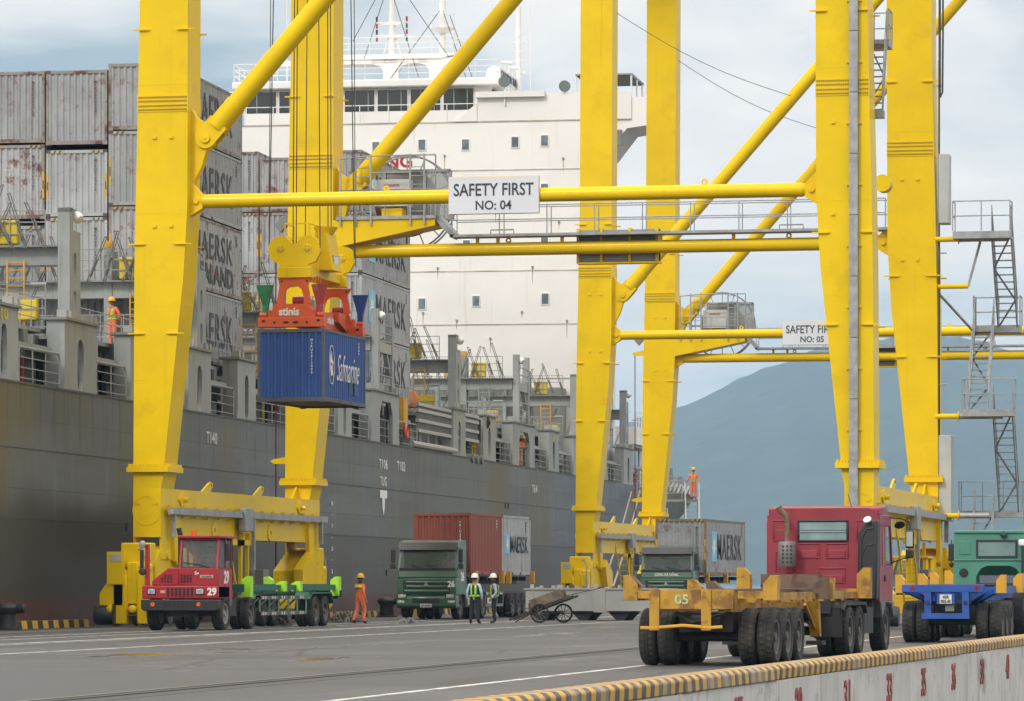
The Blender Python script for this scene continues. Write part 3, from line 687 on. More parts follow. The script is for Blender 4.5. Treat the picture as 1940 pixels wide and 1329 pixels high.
def cmesh(L, Hc):
    if (L, Hc) in CM: return CM[(L, Hc)]
    w = 2.44; b = .10; d = {}
    f = MB()
    for x in (0, w - b):
        for y in (0, L - b): f.box(x, x + b, y, y + b, .12, Hc - .12)
        f.box(x, x + .06 if x == 0 else w, b, L - b, 0.03, .17) if x == 0 else f.box(w - .06, w, b, L - b, .03, .17)
        (f.box(0, .06, b, L - b, Hc - .1, Hc - .01) if x == 0 else f.box(w - .06, w, b, L - b, Hc - .1, Hc - .01))
    for y in (0, L - .08): f.box(b, w - b, y + .003, y + .08, .02, .16); f.box(b, w - b, y + .003, y + .08, Hc - .13, Hc - .01)
    d['frame'] = f.mesh('frame')
    c = MB().box(0, .178, 0, .162, 0, .118); d['corner_casting'] = c.mesh('corner_casting')
    vs, fs = corr(w - 2 * b, Hc - .28, .246, .05, .30); d['end_panel'] = MB().add([(x + b, y + .022, z + .155) for x, y, z in vs], fs).mesh('end_panel', 15)
    vs, fs = corr(L - 2 * b, Hc - .26, .29, .036, .30); d['side_panel'] = MB().add([(w - .012 - y, x + b, z + .165) for x, y, z in vs], fs).mesh('side_panel', 15)
    d['roof'] = MB().box(.05, w - .05, .06, L - .06, Hc - .05, Hc - .018).mesh('roof'); d['floor'] = MB().box(.05, w - .05, .06, L - .06, .10, .15).mesh('floor')
    fk = MB()
    for y in [L * .5 - 1.0, L * .5 + .65]: fk.box(w - .058, w + .002, y, y + .36, .035, .15)
    d['fork_pocket'] = fk.mesh('fork_pocket')
    CM[(L, Hc)] = d; return d
def OM(o, m):
    """give this copy its own material while the mesh stays shared"""
    if len(o.data.materials) == 0: o.data.materials.append(None)
    o.material_slots[0].link = 'OBJECT'; o.material_slots[0].material = m; return o
def maersk(t, L, y0, z0, h, w, name='MAERSK', logo=True):
    if logo:
        s = 1.45 * h / 1.25; x = 2.44 - .005
        MB().box(x, x + .006, y0 - s * 1.02, y0 - s * .02 + .05, z0 - s / 2, z0 + s / 2).build('logo_panel', SKYB, t)
        pts = []
        for k in range(14): r = s * (.46 if k % 2 == 0 else .15); a = pi / 2 + k * pi / 7; pts.append((y0 - s / 2 + r * cos(a) * .95, z0 + r * sin(a)))
        MB().prism(pts, x + .008, x + .012, 'x').build('logo_star', WLET, t)
    text(name, LETTER, t, (2.44 + .002, y0 + w / 2 + .25, z0), w=w, h=h, face='+x', bold=.004, spacing=1.14)
def make_container(loc, rz, L, Hc, m, label, group=None, post=None, sign=None, hazard=False, code=None, stickers=False, name='shipping_container', codem=None, parent_rot=None):
    d = cmesh(L, Hc); t = thing(name, label, 'container', loc, rz, group)
    OM(obj('frame', d['frame'], None, t), post or m)
    OM(obj('end_panel', d['end_panel'], None, t), m)
    o = OM(obj('end_panel', d['end_panel'], None, t), m); o.location = (2.44, L, 0); o.rotation_euler = (0, 0, pi)
    OM(obj('side_panel', d['side_panel'], None, t), m)
    o = OM(obj('side_panel', d['side_panel'], None, t), m); o.location = (2.44, L, 0); o.rotation_euler = (0, 0, pi)
    OM(obj('roof', d['roof'], None, t), m); OM(obj('floor', d['floor'], None, t), CAST)
    OM(obj('fork_pocket', d['fork_pocket'], None, t), CAST)
    for x in (-.004, 2.44 - .174):
        for y in (-.004, L - .158):
            for z in (0, Hc - .118): OM(obj('corner_casting', d['corner_casting'], None, t), CAST if post is None else post).location = (x, y, z)
    if hazard:
        for x0 in (.2, 1.75):
            for k in range(5): MB().hexa([(x0 + k * .1, -.004, Hc - .115), (x0 + k * .1 + .06, -.004, Hc - .115), (x0 + k * .1 + .06, .002, Hc - .115), (x0 + k * .1, .002, Hc - .115), (x0 + k * .1 + .05, -.004, Hc - .03), (x0 + k * .1 + .11, -.004, Hc - .03), (x0 + k * .1 + .11, .002, Hc - .03), (x0 + k * .1 + .05, .002, Hc - .03)]).build('hazard_stripe', (HAZ_Y, HAZ_K)[k % 2], t)
    if stickers:
        for x0 in (.015, 2.345): 
            s = MB().box(x0, x0 + .08, -.005, .0, Hc * .28, Hc * .64).build('warning_sticker', HAZ_Y, t)
            MB().box(x0 + .02, x0 + .06, -.008, -.004, Hc * .40, Hc * .52).build('sticker_mark', HAZ_K, s)
    if code:
        text('\n'.join(code), codem or LETTER, t, (1.98, .012, Hc * .62), w=.085, h=Hc * .48, bold=.01, name='serial_number')
        text('\n'.join(code[-4:]), codem or LETTER, t, (2.437, L - 1.0, Hc * .82), w=.12, h=.45, face='+x', name='serial_number')
    return t
# ------------------------------------------------------------------ ship
SX, SY, SA = -45.3, 166.0, radians(2.4)
def ship_to_world(x, y, z): return Vector((SX + x * cos(SA) - y * sin(SA), SY + x * sin(SA) + y * cos(SA), z))
SG = mat('ship_deck_grey', (.30, .32, .31), .55, var=.12, vscale=.5, streak=[('474a44', .5, .54, 4, .25), ('6a4a30', .4, .62, 6, .3)], blot=('5a5540', .3, .35, .58))
SG2 = mat('ship_deck_dark_grey', (.20, .208, .195), .6, var=.12, vscale=.6, streak=('3e3a2e', .4, .55, 3, .25))
SGL = mat('ship_light_grey', (.34, .345, .32), .5, var=.06)
RAILG = mat('ship_rail_grey', (.30, .31, .30), .5)
SYEL = mat('ship_yellow', (.62, .47, .02), .5, var=.1)
SORG = mat('ship_amber_cap', (.62, .33, .03), .6)
SWH = mat('ship_white', (.82, .81, .79), .5, var=.03, vscale=.25, streak=[('8c8472', .30, .58, 2.2, .12), ('8a5a36', .35, .66, 4, .14)], bump=.25, bscale=.9)
SRED = mat('ship_red', (.42, .02, .025), .5)
DARKI = mat('dark_opening', (.02, .021, .02), .8)
GLASS = mat('dark_window_glass', (.012, .02, .02), .06, var=.2, vscale=.4, spec=.8)
PGLASS = mat('porthole_glass', (.16, .20, .23), .15, var=.3, vscale=2)
def hull_material():
    m = bpy.data.materials.new('hull_grey_paint'); m.use_nodes = True; nt = m.node_tree; N = nt.nodes; L = nt.links; b = N['Principled BSDF']; b.inputs['Roughness'].default_value = .5
    tc = N.new('ShaderNodeTexCoord'); sp = N.new('ShaderNodeSeparateXYZ'); L.new(tc.outputs['Object'], sp.inputs[0])
    def nz(st, sc=1.0, d=6, r=.6):
        mp = N.new('ShaderNodeMapping'); mp.inputs['Scale'].default_value = st; L.new(tc.outputs['Object'], mp.inputs[0]); n = N.new('ShaderNodeTexNoise'); n.inputs['Scale'].default_value = sc; n.inputs['Detail'].default_value = d; n.inputs['Roughness'].default_value = r; L.new(mp.outputs[0], n.inputs['Vector']); return n.outputs[0]
    def mr(s, a, b_, c=0., d=1.):
        r = N.new('ShaderNodeMapRange'); r.interpolation_type = 'SMOOTHSTEP'; L.new(s, r.inputs[0])
        for i, v in enumerate((a, b_, c, d)): r.inputs[i + 1].default_value = v
        return r.outputs[0]
    def mix(a, c, f, bt='MIX'):
        x = N.new('ShaderNodeMix'); x.data_type = 'RGBA'; x.blend_type = bt
        for i, v in ((6, a), (7, c)):
            if isinstance(v, tuple): x.inputs[i].default_value = v
            else: L.new(v, x.inputs[i])
        if isinstance(f, float): x.inputs[0].default_value = f
        else: L.new(f, x.inputs[0])
        return x.outputs[2]
    def mul(a, c):
        x = N.new('ShaderNodeMath'); x.operation = 'MULTIPLY'; L.new(a, x.inputs[0])
        if isinstance(c, float): x.inputs[1].default_value = c
        else: L.new(c, x.inputs[1])
        return x.outputs[0]
    # shell plates: tone differs from plate to plate, with weld seams between
    cb = N.new('ShaderNodeCombineXYZ'); L.new(sp.outputs[1], cb.inputs[0]); L.new(sp.outputs[2], cb.inputs[1])
    br = N.new('ShaderNodeTexBrick'); L.new(cb.outputs[0], br.inputs['Vector']); br.inputs['Scale'].default_value = 1.0; br.inputs['Brick Width'].default_value = 10.4; br.inputs['Row Height'].default_value = 2.3; br.inputs['Mortar Size'].default_value = .02
    br.inputs['Color1'].default_value = (.088, .101, .107, 1); br.inputs['Color2'].default_value = (.118, .132, .138, 1); br.inputs['Mortar'].default_value = (.045, .048, .048, 1); br.inputs['Bias'].default_value = 0
    c = br.outputs['Color']
    c = mix(c, (.072, .079, .083, 1), mr(nz((1, .05, .6)), .42, .62, 0, .85))
    c = mix(c, (.165, .178, .178, 1), mul(mr(nz((1, 1.1, .07)), .52, .72), .5))
    c = mix(c, (.105, .082, .020, 1), mul(mr(nz((1, .085, .045), 1, 3, .5), .50, .66), mr(nz((1, 1.3, .5), 1, 7, .7), .30, .62, .45, 1.0)))
    c = mix(c, (.055, .028, .016, 1), mul(mr(nz((1, 3.0, .16), 1, 7), .60, .70), .8))                # thin rust runs        # olive run-off stains
    c = mix(c, (.035, .035, .034, 1), mul(mr(nz((1, 2.2, .12)), .52, .66), mr(sp.outputs[2], 5.0, 8.0)))
    low = mr(sp.outputs[2], 3.75, 3.55); c = mix(c, (.045, .046, .044, 1), mul(low, .6))
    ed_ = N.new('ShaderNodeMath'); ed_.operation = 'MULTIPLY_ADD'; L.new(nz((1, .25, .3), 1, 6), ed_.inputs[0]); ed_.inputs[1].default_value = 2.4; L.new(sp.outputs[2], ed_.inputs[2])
    c = mix(c, (.030, .029, .024, 1), mul(mul(mr(ed_.outputs[0], 6.2, 4.6), mr(sp.outputs[1], 4.0, -14.0)), .92))    # forward plating darkens towards the waterline, with an uneven upper edge
    boot = mr(sp.outputs[2], 1.02, 0.95); c = mix(c, (.085, .028, .024, 1), boot)
    c = mix(c, (.05, .022, .02, 1), mul(boot, mr(nz((1, .8, .4)), .45, .65)))
    L.new(c, b.inputs['Base Color'])
    bp = N.new('ShaderNodeBump'); bp.inputs['Strength'].default_value = .35; bp.inputs['Distance'].default_value = .06; L.new(nz((1, .35, .5), 1, 3), bp.inputs['Height']); L.new(bp.outputs[0], b.inputs['Normal'])
    return m
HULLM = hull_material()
SHIP = thing('container_ship', 'grey container ship with white bridge house moored along the quay', 'ship', (SX, SY, 0), SA)
ZD, BM = 8.08, -31.0
def hull():
    zs = [ZD, 6.6, 5.0, 3.6, 2.0, .9, -.8, -3.0]
    sec = []
    for y in (-80, -40, 0, 40, 80, 104): sec.append((y, [0] * 8))
    sec.append((122, [0, -.05, -.2, -.5, -1.0, -1.8, -3.2, -5]))
    sec.append((135, [-.05, -.25, -.9, -1.8, -3.2, -4.8, -7, -9]))
    sec.append((144, [-.2, -.7, -2.0, -3.5, -6, -8.5, -10, -12]))
    sec.append((151, [-.5, -1.4, -3.4, -5.6, -9, -11, -13, -15]))
    mb = MB(); n = 8; vs = []
    for y, xs in sec:
        yy = [y + (0 if y < 130 else -k * .5) for k in range(n)]
        vs += [(x, yv, z) for x, yv, z in zip(xs, yy, zs)] + [(BM - x, yv, z) for x, yv, z in zip(xs[::-1], yy[::-1], zs[::-1])]
    m_ = 2 * n; fs = []
    for j in range(len(sec) - 1):
        for i in range(m_): a = j * m_ + i; b = j * m_ + (i + 1) % m_; fs.append((a, b, b + m_, a + m_) if i != m_ - 1 else (a, b, b + m_, a + m_))
    fs.append(tuple(range(m_))[::-1]); fs.append(tuple(range((len(sec) - 1) * m_, len(sec) * m_)))
    fs = [f[::-1] for f in fs]
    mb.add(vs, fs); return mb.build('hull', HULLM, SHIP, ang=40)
HULL = hull()
MB().box(.0, .04, -80, 104, ZD - .05, ZD + .02).build('gunwale_bar', mat('gunwale_dark', (.07, .072, .07), .6), HULL)
for zz in (5.92, 3.62): MB().box(0, .015, -80, 104, zz - .02, zz + .02).build('weld_seam', mat('seam_dark', (.05, .054, .056), .6), HULL)
for body, y, z, w, h in (('T140', -9.1, 7.15, 1.75, .46), ('T106', 25.3, 7.08, 2.05, .46), ('T102', 29.7, 7.10, 2.05, .46), ('TUG', 25.3, 6.28, 1.6, .44), ('T64', 70.2, 6.9, 1.9, .46), ('T6', 131.0, 6.6, 1.5, .50)):
    text(body, WLET, HULL, (.022 if y < 100 else -.10, y, z), w=w, h=h, face='+x', bold=.008, name='hull_marking', spacing=1.12)
MB().prism([(24.5, 5.85), (26.2, 5.85), (26.2, 5.48), (25.65, 5.47), (25.6, 5.0), (25.35, 4.65), (25.1, 5.0), (25.05, 5.47), (24.5, 5.48)], .012, .03, 'x').build('tug_mark', WLET, HULL)
for k in range(9): text(str(9 - k) if k % 2 == 0 else '-', WLET, HULL, (.022, 13.6, 5.0 - k * .5), w=.26 if k % 2 == 0 else .1, h=.2 if k % 2 == 0 else .05, face='+x', name='draught_mark')
for y, z in ((-22.2, 3.35), (-11, 3.4), (26, 1.8), (60, 5.6), (61, 5.6)): MB().box(.0, .03, y, y + .22, z, z + .3).build('scupper', DARKI, HULL)
MB().box(BM + .6, -.55, -79, 148, ZD - .1, ZD - .001).build('main_deck', SG2, SHIP)
# hatch coaming, hatch covers, side passage
MB().box(BM + 2.6, -2.5, -78, 95, ZD, 9.55).build('hatch_coaming', SG, SHIP)
MB().box(-2.62, -2.3, -78, 95, 9.35, 9.62).build('coaming_top_bar', SG2, SHIP)
for y0, y1 in ((-44, -29.4), (-27.2, -13), (-11.6, .6), (2.4, 23.6), (25.4, 38.2), (40.5, 44.8), (47.6, 65), (68.2, 86)):
    hc = MB().box(BM + 2.2, -2.0, y0, y1, 9.62, 10.18).build('hatch_cover', SG2 if y0 < -29 else SG, SHIP)
    for k in range(int((y1 - y0) / 1.5)): MB().box(-2.0, -1.93, y0 + .3 + k * 1.5, y0 + .42 + k * 1.5, 9.66, 10.14).build('cover_rib', SG2, hc)
    MB().box(-2.0, -.85, y0 + .4, y1 - .4, 10.02, 10.16).build('side_platform', SG, hc)
    if y1 - y0 > 6: railing(MB(), [(-.9, y0 + .5, 10.16), (-.9, y1 - .5, 10.16)], 1.05, .02, mids=(.33, .66), step=1.4).build('platform_rail', RAILG, hc)
    for k in range(int((y1 - y0) / 2.6)): MB().box(-.95, -.78, y0 + 1 + k * 2.6, y0 + 1.5 + k * 2.6, 9.55, 10.02).build('lashing_eye', SGL if k % 2 else SG2, hc)
rng = random.Random(11)
PBOX = [mat('vent_grey', (.30, .31, .30), .5, var=.1), SRED, SG2, SGL]
def passage(y0, y1, seed):
    """railing on the hull edge with the pillars, pipes and boxes behind it"""
    r = random.Random(seed)
    p = MB(); a, b = y0 + .25, y1 - .25; z = ZD + .03
    p.tube([(-.10, a, z + .12), (-.10, a - .12, z + .35), (-.10, a - .12, z + .95), (-.10, a + .08, z + 1.16), (-.10, b - .08, z + 1.16), (-.10, b + .12, z + .95), (-.10, b + .12, z + .35), (-.10, b, z + .12)], .038, 6)
    for zz in (.14, .48, .82): p.tube([(-.10, a - .1, z + zz), (-.10, b + .1, z + zz)], .02, 5)
    k = max(2, int((b - a) / 1.5))
    for i in range(k + 1): yy = a + (b - a) * i / k; p.cyl((-.10, yy, z), (-.10, yy, z + 1.16), .026, n=5)
    rail = p.build('side_railing', RAILG, SHIP)
    n = max(1, int((y1 - y0) / 3.2))
    for i in range(n):
        yy = y0 + .8 + (y1 - y0 - 1.6) * (i + .5) / n + r.uniform(-.5, .5)
        MB().box(-1.5, -1.1, yy - .28, yy + .28, ZD, 9.35).build('vent_pillar', SGL if r.random() < .6 else SG, rail, bevel=.05)
        if r.random() < .75: 
            q = MB(); yq = yy + r.uniform(.7, 1.2)
            q.tube([(-.9, yq, ZD), (-.9, yq, ZD + 1.0), (-1.1, yq, ZD + 1.15), (-1.5, yq, ZD + 1.15)], .06, 6); q.build('bent_pipe', SYEL if r.random() < .55 else SRED, rail)
        MB().box(-2.49, -2.4, yy - 1.0, yy - .4, ZD + .2, ZD + 1.3).build('access_opening', DARKI, rail)
    # machinery at coaming level
    for i in range(n * 2):
        yy = y0 + .7 + (y1 - y0 - 1.4) * (i + .5) / (n * 2); c = r.choice(PBOX)
        MB().box(-2.2, -1.75, yy - .28, yy + .28, 9.0, 9.9 - r.random() * .2).build('valve_box', c, rail, bevel=.04)
    MB().cyl((-1.7, y0, 8.9), (-1.7, y1, 8.9), .09, n=8).build('fire_main', SG2, rail)
    g = MB().box(-.62, -.42, y0, y1, 9.28, 9.50).build('side_girder', SG, rail)
    return rail
def slot(y0, y1, z0, z1, n=6):
    r = (y1 - y0) / 2; c = (y0 + y1) / 2
    return [(c + r * cos(pi + pi * k / n), z0 + r + r * sin(pi + pi * k / n)) for k in range(n + 1)] + [(c + r * cos(pi * k / n), z1 - r + r * sin(pi * k / n)) for k in range(n + 1)]
def slotted(mb, y0, y1, z0, z1, sl, x0, x1, flare=0.0):
    """plate with a rounded slot through it, standing in the yz plane between x0 and x1"""
    c = (sl[0] + sl[1]) / 2
    pts = slot(*sl); n = len(pts) // 2
    left = [p for p in pts if p[0] <= c + 1e-6]; right = [p for p in pts if p[0] >= c - 1e-6]
    left = sorted(left, key=lambda p: p[1]); right = sorted(right, key=lambda p: p[1])
    f = flare
    mb.prism([(y0 - f, z0), (left[0][0], z0)] + left + [(c, z1), (y0, z1), (y0, z0 + 3 * f)] if f else [(y0, z0), (c, z0)] + left + [(c, z1), (y0, z1)], x0, x1, 'x')
    mb.prism([(right[0][0], z0), (y1 + f, z0), (y1, z0 + 3 * f), (y1, z1), (c, z1)] + right[::-1] if f else [(c, z0), (y1, z0), (y1, z1), (c, z1)] + right[::-1], x0, x1, 'x')
def stanchion(y0, y1, arch=False, mark=None):
    z1 = 10.46; mb = MB(); w = y1 - y0
    sl = (y0 + w * .40, y0 + w * .60, ZD + .02, 9.9) if not arch else (y0 + w * .30, y0 + w * .74, ZD + .02, 10.0)
    if arch:      # tall passage with cut corners
        ya, yb = y0 + w * .30, y0 + w * .76
        mb.prism([(y0 - .12, ZD), (ya, ZD), (ya, 9.5), (ya + .55, 10.05), ((ya + yb) / 2, 10.05), ((ya + yb) / 2, z1), (y0, z1), (y0, ZD + .4)], -.16, 0, 'x')
        mb.prism([(yb, ZD), (y1 + .12, ZD), (y1, ZD + .4), (y1, z1), ((ya + yb) / 2, z1), ((ya + yb) / 2, 10.05), (yb - .55, 10.05), (yb, 9.5)], -.16, 0, 'x')
        gr_ = MB(); z_ = ZD + .03
        gr_.tube([(-.2, ya + .1, z_ + .1), (-.2, ya + .1, z_ + 1.1), (-.2, yb - .1, z_ + 1.1), (-.2, yb - .1, z_ + .1)], .035, 6)
        for q_ in (.35, .72): gr_.tube([(-.2, ya + .1, z_ + q_), (-.2, yb - .1, z_ + q_)], .02, 5)
        gr_.build('passage_rail', RAILG, SHIP)
    else: slotted(mb, y0, y1, ZD, z1, sl, -.16, .0, .12)
    mb.box(-.62, -.16, y0, y0 + .14, ZD, z1); mb.box(-.62, -.16, y1 - .14, y1, ZD, z1)
    o = mb.build('stanchion', SG, SHIP)
    cp = MB().box(-.75, .10, y0 - .12, y1 + .12, z1, z1 + .09).build('stanchion_cap', SG2, o)
    for y in (y0 + .15, y0 + .75, y1 - .8, y1 - .2): MB().box(-.28, .06, y - .14, y + .14, z1 + .09, z1 + .34).build('lashing_socket', SGL, o)
    if not arch: MB().box(-.6, -.5, sl[0] - .1, sl[1] + .1, ZD, 10.0).build('slot_backing', SG2, o)
    if mark: text(mark, SYEL, o, (.012, (y0 + y1) / 2, 10.2), w=.8, h=.36, face='+x', bold=.02)
    return o
RODM = mat('lashing_rod_steel', (.16, .16, .155), .5, metal=.3, var=.3, vscale=5)
def lashing_bridge(y0, double, seed, tdy=0.0):
    r = random.Random(seed); zt = 14.35; zb0, zb1 = 12.42, 13.02
    lb = MB().box(BM + .9, -.45, y0 + .55, y0 + 1.35, zb0, zb1)
    o = lb.build('lashing_bridge', SG, SHIP)
    MB().box(BM + .9, -.4, y0 + .2, y0 + 1.5, zb1, zb1 + .06).build('bridge_platform', SG2, o)
    if not double:
        yb_ = y0; y0 = y0 + tdy; t = MB(); slotted(t, y0 + .15, y0 + 1.55, 10.55, 11.75, (y0 + .66, y0 + 1.02, 10.72, 11.55), -.2, -.06); slotted(t, y0 + .15, y0 + 1.55, 11.75, 13.6, (y0 + .66, y0 + 1.02, 11.95, 12.85), -.2, -.06)
        t.box(-.48, -.2, y0 + .15, y0 + .27, 10.55, 13.6); t.box(-.48, -.2, y0 + 1.43, y0 + 1.55, 10.55, 13.6); t.box(-.48, -.06, y0 + .15, y0 + .27, 13.6, zt); t.box(-.2, -.06, y0 + .27, y0 + .6, 13.6, zt + .02); t.box(-.48, -.06, y0 + .15, y0 + 1.1, zt - .15, zt)
        t.build('tower', SG, o); y0 = yb_
    else:
        for yy in (y0 + .6, y0 + 4.0): MB().box(-.42, -.08, yy, yy + .45, 10.55, zt + .05).build('tower_post', SG, o)
        MB().box(-.4, -.12, y0 + 1.05, y0 + 4.0, zb0 - .05, zb0 + .42).build('tower_beam', SGL, o)
        for s, ya in ((1, y0 + 1.1), (-1, y0 + 3.95)): MB().bar((-.26, ya, 11.5), (-.26, ya + s * .8, zb0), .2).build('tower_knee', SG, o); MB().bar((-.26, ya, 11.2), (-.26, ya + s * .6, 10.6), .16).build('tower_knee', SG, o)
        rr = MB()
        for zz in (10.9, 11.3, 11.7, 12.95, 13.3, 13.7): rr.cyl((-.15, y0 + 1.05, zz), (-.15, y0 + 4.0, zz), .03, n=5)
        rr.build('tower_rail', RAILG, o)
    MB().lathe([(.05, -.1), (.17, -.08), (.2, .1), (.16, .2), (.02, .24)], (-.02, y0 + .9, zt - .25), (.6, -.3, -.5), 10).build('flood_lamp', WHITE, o)
    for i, x in enumerate((-3.25, -8.3, -13.3, -18.3, -23.3)):
        p = MB(); p.box(x - .16, x + .16, y0 + .5, y0 + .8, 10.2, zt); p.box(x - .16, x + .16, y0 + 1.15, y0 + 1.4, 10.2, zt - .1)
        po = p.build('bridge_post', SG, o)
        MB().box(x - .18, x + .18, y0 + .48, y0 + .82, zt, zt + .26).build('post_cap', SORG, o)
        MB().box(x - .02, x + .02, y0 + .8, y0 + 1.15, 10.4, 12.2).build('post_web', SG2, o)
    rl = MB(); railing(rl, [(BM + 1, y0 + .25, zb1 + .06), (-.95, y0 + .25, zb1 + .06)], 1.2, .022, mids=(.33, .66), step=1.25)
    railing(rl, [(BM + 1, y0 + .25, 10.5), (-.95, y0 + .25, 10.5)], 1.25, .022, mids=(.33, .66), step=1.6)
    rl.build('bridge_railing', RAILG, o)
    for i in range(30):
        x = -.9 - i * .62 + r.uniform(-.15, .15); s = -1 if (i // 3) % 2 == 0 else 1; ln = r.uniform(1.5, 2.3); dx = s * r.uniform(.45, .85)
        p = MB(); z0 = zb1 - .05
        for off in (-.045, .045): p.bar((x + off, y0 + .18, z0), (x + off + dx, y0 + .18, z0 + ln), .035)
        p.bar((x - .05 + dx, y0 + .18, z0 + ln), (x + .05 + dx, y0 + .18, z0 + ln), .05); p.cyl((x + dx * .15, y0 + .18, z0 + ln * .15), (x + dx * .5, y0 + .18, z0 + ln * .5), .06, n=6)
        p.build('lashing_rod', RODM, o)
        if i % 2 == 0:
            p = MB(); 
            for off in (-.04, .04): p.bar((x + off, y0 + 1.3, 10.6), (x + off - dx, y0 + 1.3, 12.3), .03)
            p.build('lashing_rod', RODM, o)
    bx = -2.35
    MB().box(bx - .42, bx + .42, y0 + .3, y0 + .6, zb1 + .1, zb1 + .95).build('gear_bin', SYEL, o, bevel=.06)
    MB().box(bx + .30, bx + 1.1, y0 + .3, y0 + .6, 10.5, 11.25).build('gear_bin', SYEL, o, bevel=.08)
    ld = MB()
    for xx in (-2.35, -1.75): ld.bar((xx, y0 + .42, 10.2), (xx, y0 + .42, 12.6), .05)
    for k in range(9): ld.cyl((-2.35, y0 + .42, 10.35 + k * .27), (-1.75, y0 + .42, 10.35 + k * .27), .02, n=5)
    ld.build('bridge_ladder', SORG if not double else SG, o)
    MB().cyl((-1.5, y0 + .4, 11.75), (-.95, y0 + .4, 11.75), .07, n=8).build('strip_lamp', SGL, o)
    return o
# positions along the hull, measured from the photograph
ST = [(-39.2, -35.9, 0, '10'), (-30.3, -26.2, 0, None), (-21.5, -18.6, 0, None), (-12.8, -9.2, 0, None), (-4.6, -1.4, 0, None), (5.5, 9.0, 0, None), (15.0, 18.0, 0, None), (22.6, 29.3, 1, None), (44.0, 47.6, 0, None), (53.0, 57.0, 0, '7'), (62.6, 70.4, 1, None), (75.6, 79.6, 0, '5'), (85.4, 89.5, 0, None), (96.5, 100, 0, None), (107.8, 112.4, 0, None)]
for y0, y1, a, mk_ in ST: stanchion(y0, y1, a, mk_)
for i, (a, b) in enumerate(zip(ST[:-1], ST[1:])):
    y0, y1 = a[1] + .15, b[0] - .15
    if 29 < y0 < 40: passage(y0, 34.5, i)
    elif 47 < y0 < 50: continue
    else: passage(y0, y1, i + 3)
passage(112.6, 121, 77)
for y, dbl, td in ((-29.6, 0, 0), (-13.0, 0, 1.7), (5.8, 0, 0), (24.0, 1, 0), (44.9, 0, 0), (64.6, 1, 0), (87.0, 0, 0), (109.0, 0, 0)): lashing_bridge(y, dbl, int(y * 10) + 500, td)
# grey fore bulkhead of the house and the cell guides standing in the open bays
fb = MB().box(BM + 1, -2.2, 94.6, 96.8, ZD, 13.9).build('fore_bulkhead', SG2, SHIP)
for k in range(9): MB().box(-5.6 - k * 2.6, -4.0 - k * 2.6, 94.55, 94.62, 11.7, 12.9).build('vent_louvre', mat('louvre_grey', (.11, .115, .11), .6), fb)
for k in range(7): MB().box(-5.9 - k * 3.4, -5.7 - k * 3.4, 94.3, 94.6, 9.6, 14.3).build('bulkhead_rib', SG, fb)
for yb, n in ((50.5, 9), (57.5, 10), (73.0, 9), (80.0, 8)):
    for k in range(n):
        x = -3.4 - k * 1.35
        MB().box(x - .07, x + .07, yb, yb + .16, 10.18, 12.3 + .45 * ((k * 7) % 3)).build('cell_guide', SG2 if k % 3 else SG, SHIP)
    MB().box(-3.2 - n * 1.35, -3.2, yb + .02, yb + .2, 11.2, 11.42).build('guide_tie', SG2, SHIP)
    MB().box(-12, -5, yb + 1.2, yb + 2.4, 10.18, 11.2).build('hatch_gear', mat('dark_gear', (.10, .104, .10), .6, var=.2), SHIP)
# accommodation ladder stowed along the hull edge
al = MB()
for zz in (8.95, 9.45, 9.95, 10.25): al.box(-.25, -.08, 34.8, 52.2, zz, zz + .16)
ALO = al.build('stowed_gangway', mat('aluminium', (.42, .42, .40), .45, metal=.3, var=.08), SHIP)
for i in range(58): MB().box(-.24, -.12, 34.9 + i * .3, 35.0 + i * .3, 9.02, 10.3).build('gangway_slat', SG2, ALO)
MB().box(-.3, -.05, 52.2, 52.6, 9.0, 10.2).build('gangway_end', BLACK, ALO)
for k in range(7): MB().box(-1.2, -.7, 36 + k * 2.2, 36.8 + k * 2.2, ZD, 9.2).build('gangway_support', SGL, ALO)
MB().cyl((-.1, 33, 8.3), (-.1, 45, 8.3), .17, n=10).build('gangway_roller', SGL, ALO)
for k, y in enumerate((49.5, 50.9, 52.3)): MB().cyl((-.7, y, ZD - .02), (.10, y, ZD - .02), .24, n=16).build('fairlead_roller', SG2, SHIP)
yg = MB()
for y in (51.8, 52.6, 53.4): yg.tube([(-.4, y, ZD), (-.4, y, ZD + 1.6)], .045, 6)
for z in (.25, .7, 1.15, 1.6): yg.tube([(-.4, 51.8, ZD + z), (-.4, 53.4, ZD + z)], .045, 6)
yg.build('yellow_gate', SYEL, SHIP)
MB().lathe([(.01, 0), (.42, .05), (.5, .3), (.42, .62), (.25, .86), (.01, .92)], (-1.4, 39.5, 10.3), (0, 0, 1), 12).build('winch_cover', mat('orange_canvas', (.62, .19, .05), .8, var=.2, vscale=3), SHIP)
MB().lathe([(.30, -.09), (.39, 0), (.30, .09), (.21, 0)], (.02, 31.0, 8.85), (1, 0, 0), 18, True).build('lifebuoy', mat('lifebuoy_orange', (.65, .12, .03), .5), SHIP)
MB().box(-.6, -.2, 31.5, 32.6, 9.0, 10.5).build('gangway_hoist', SORG, SHIP)
bk = MB().lathe([(.05, 0), (.3, .2), (.36, .5), (.2, .75), (.05, .8)], (-.25, 54.3, 9.7), (.2, .1, 1), 7).build('black_tarpaulin', BLACK, SHIP)
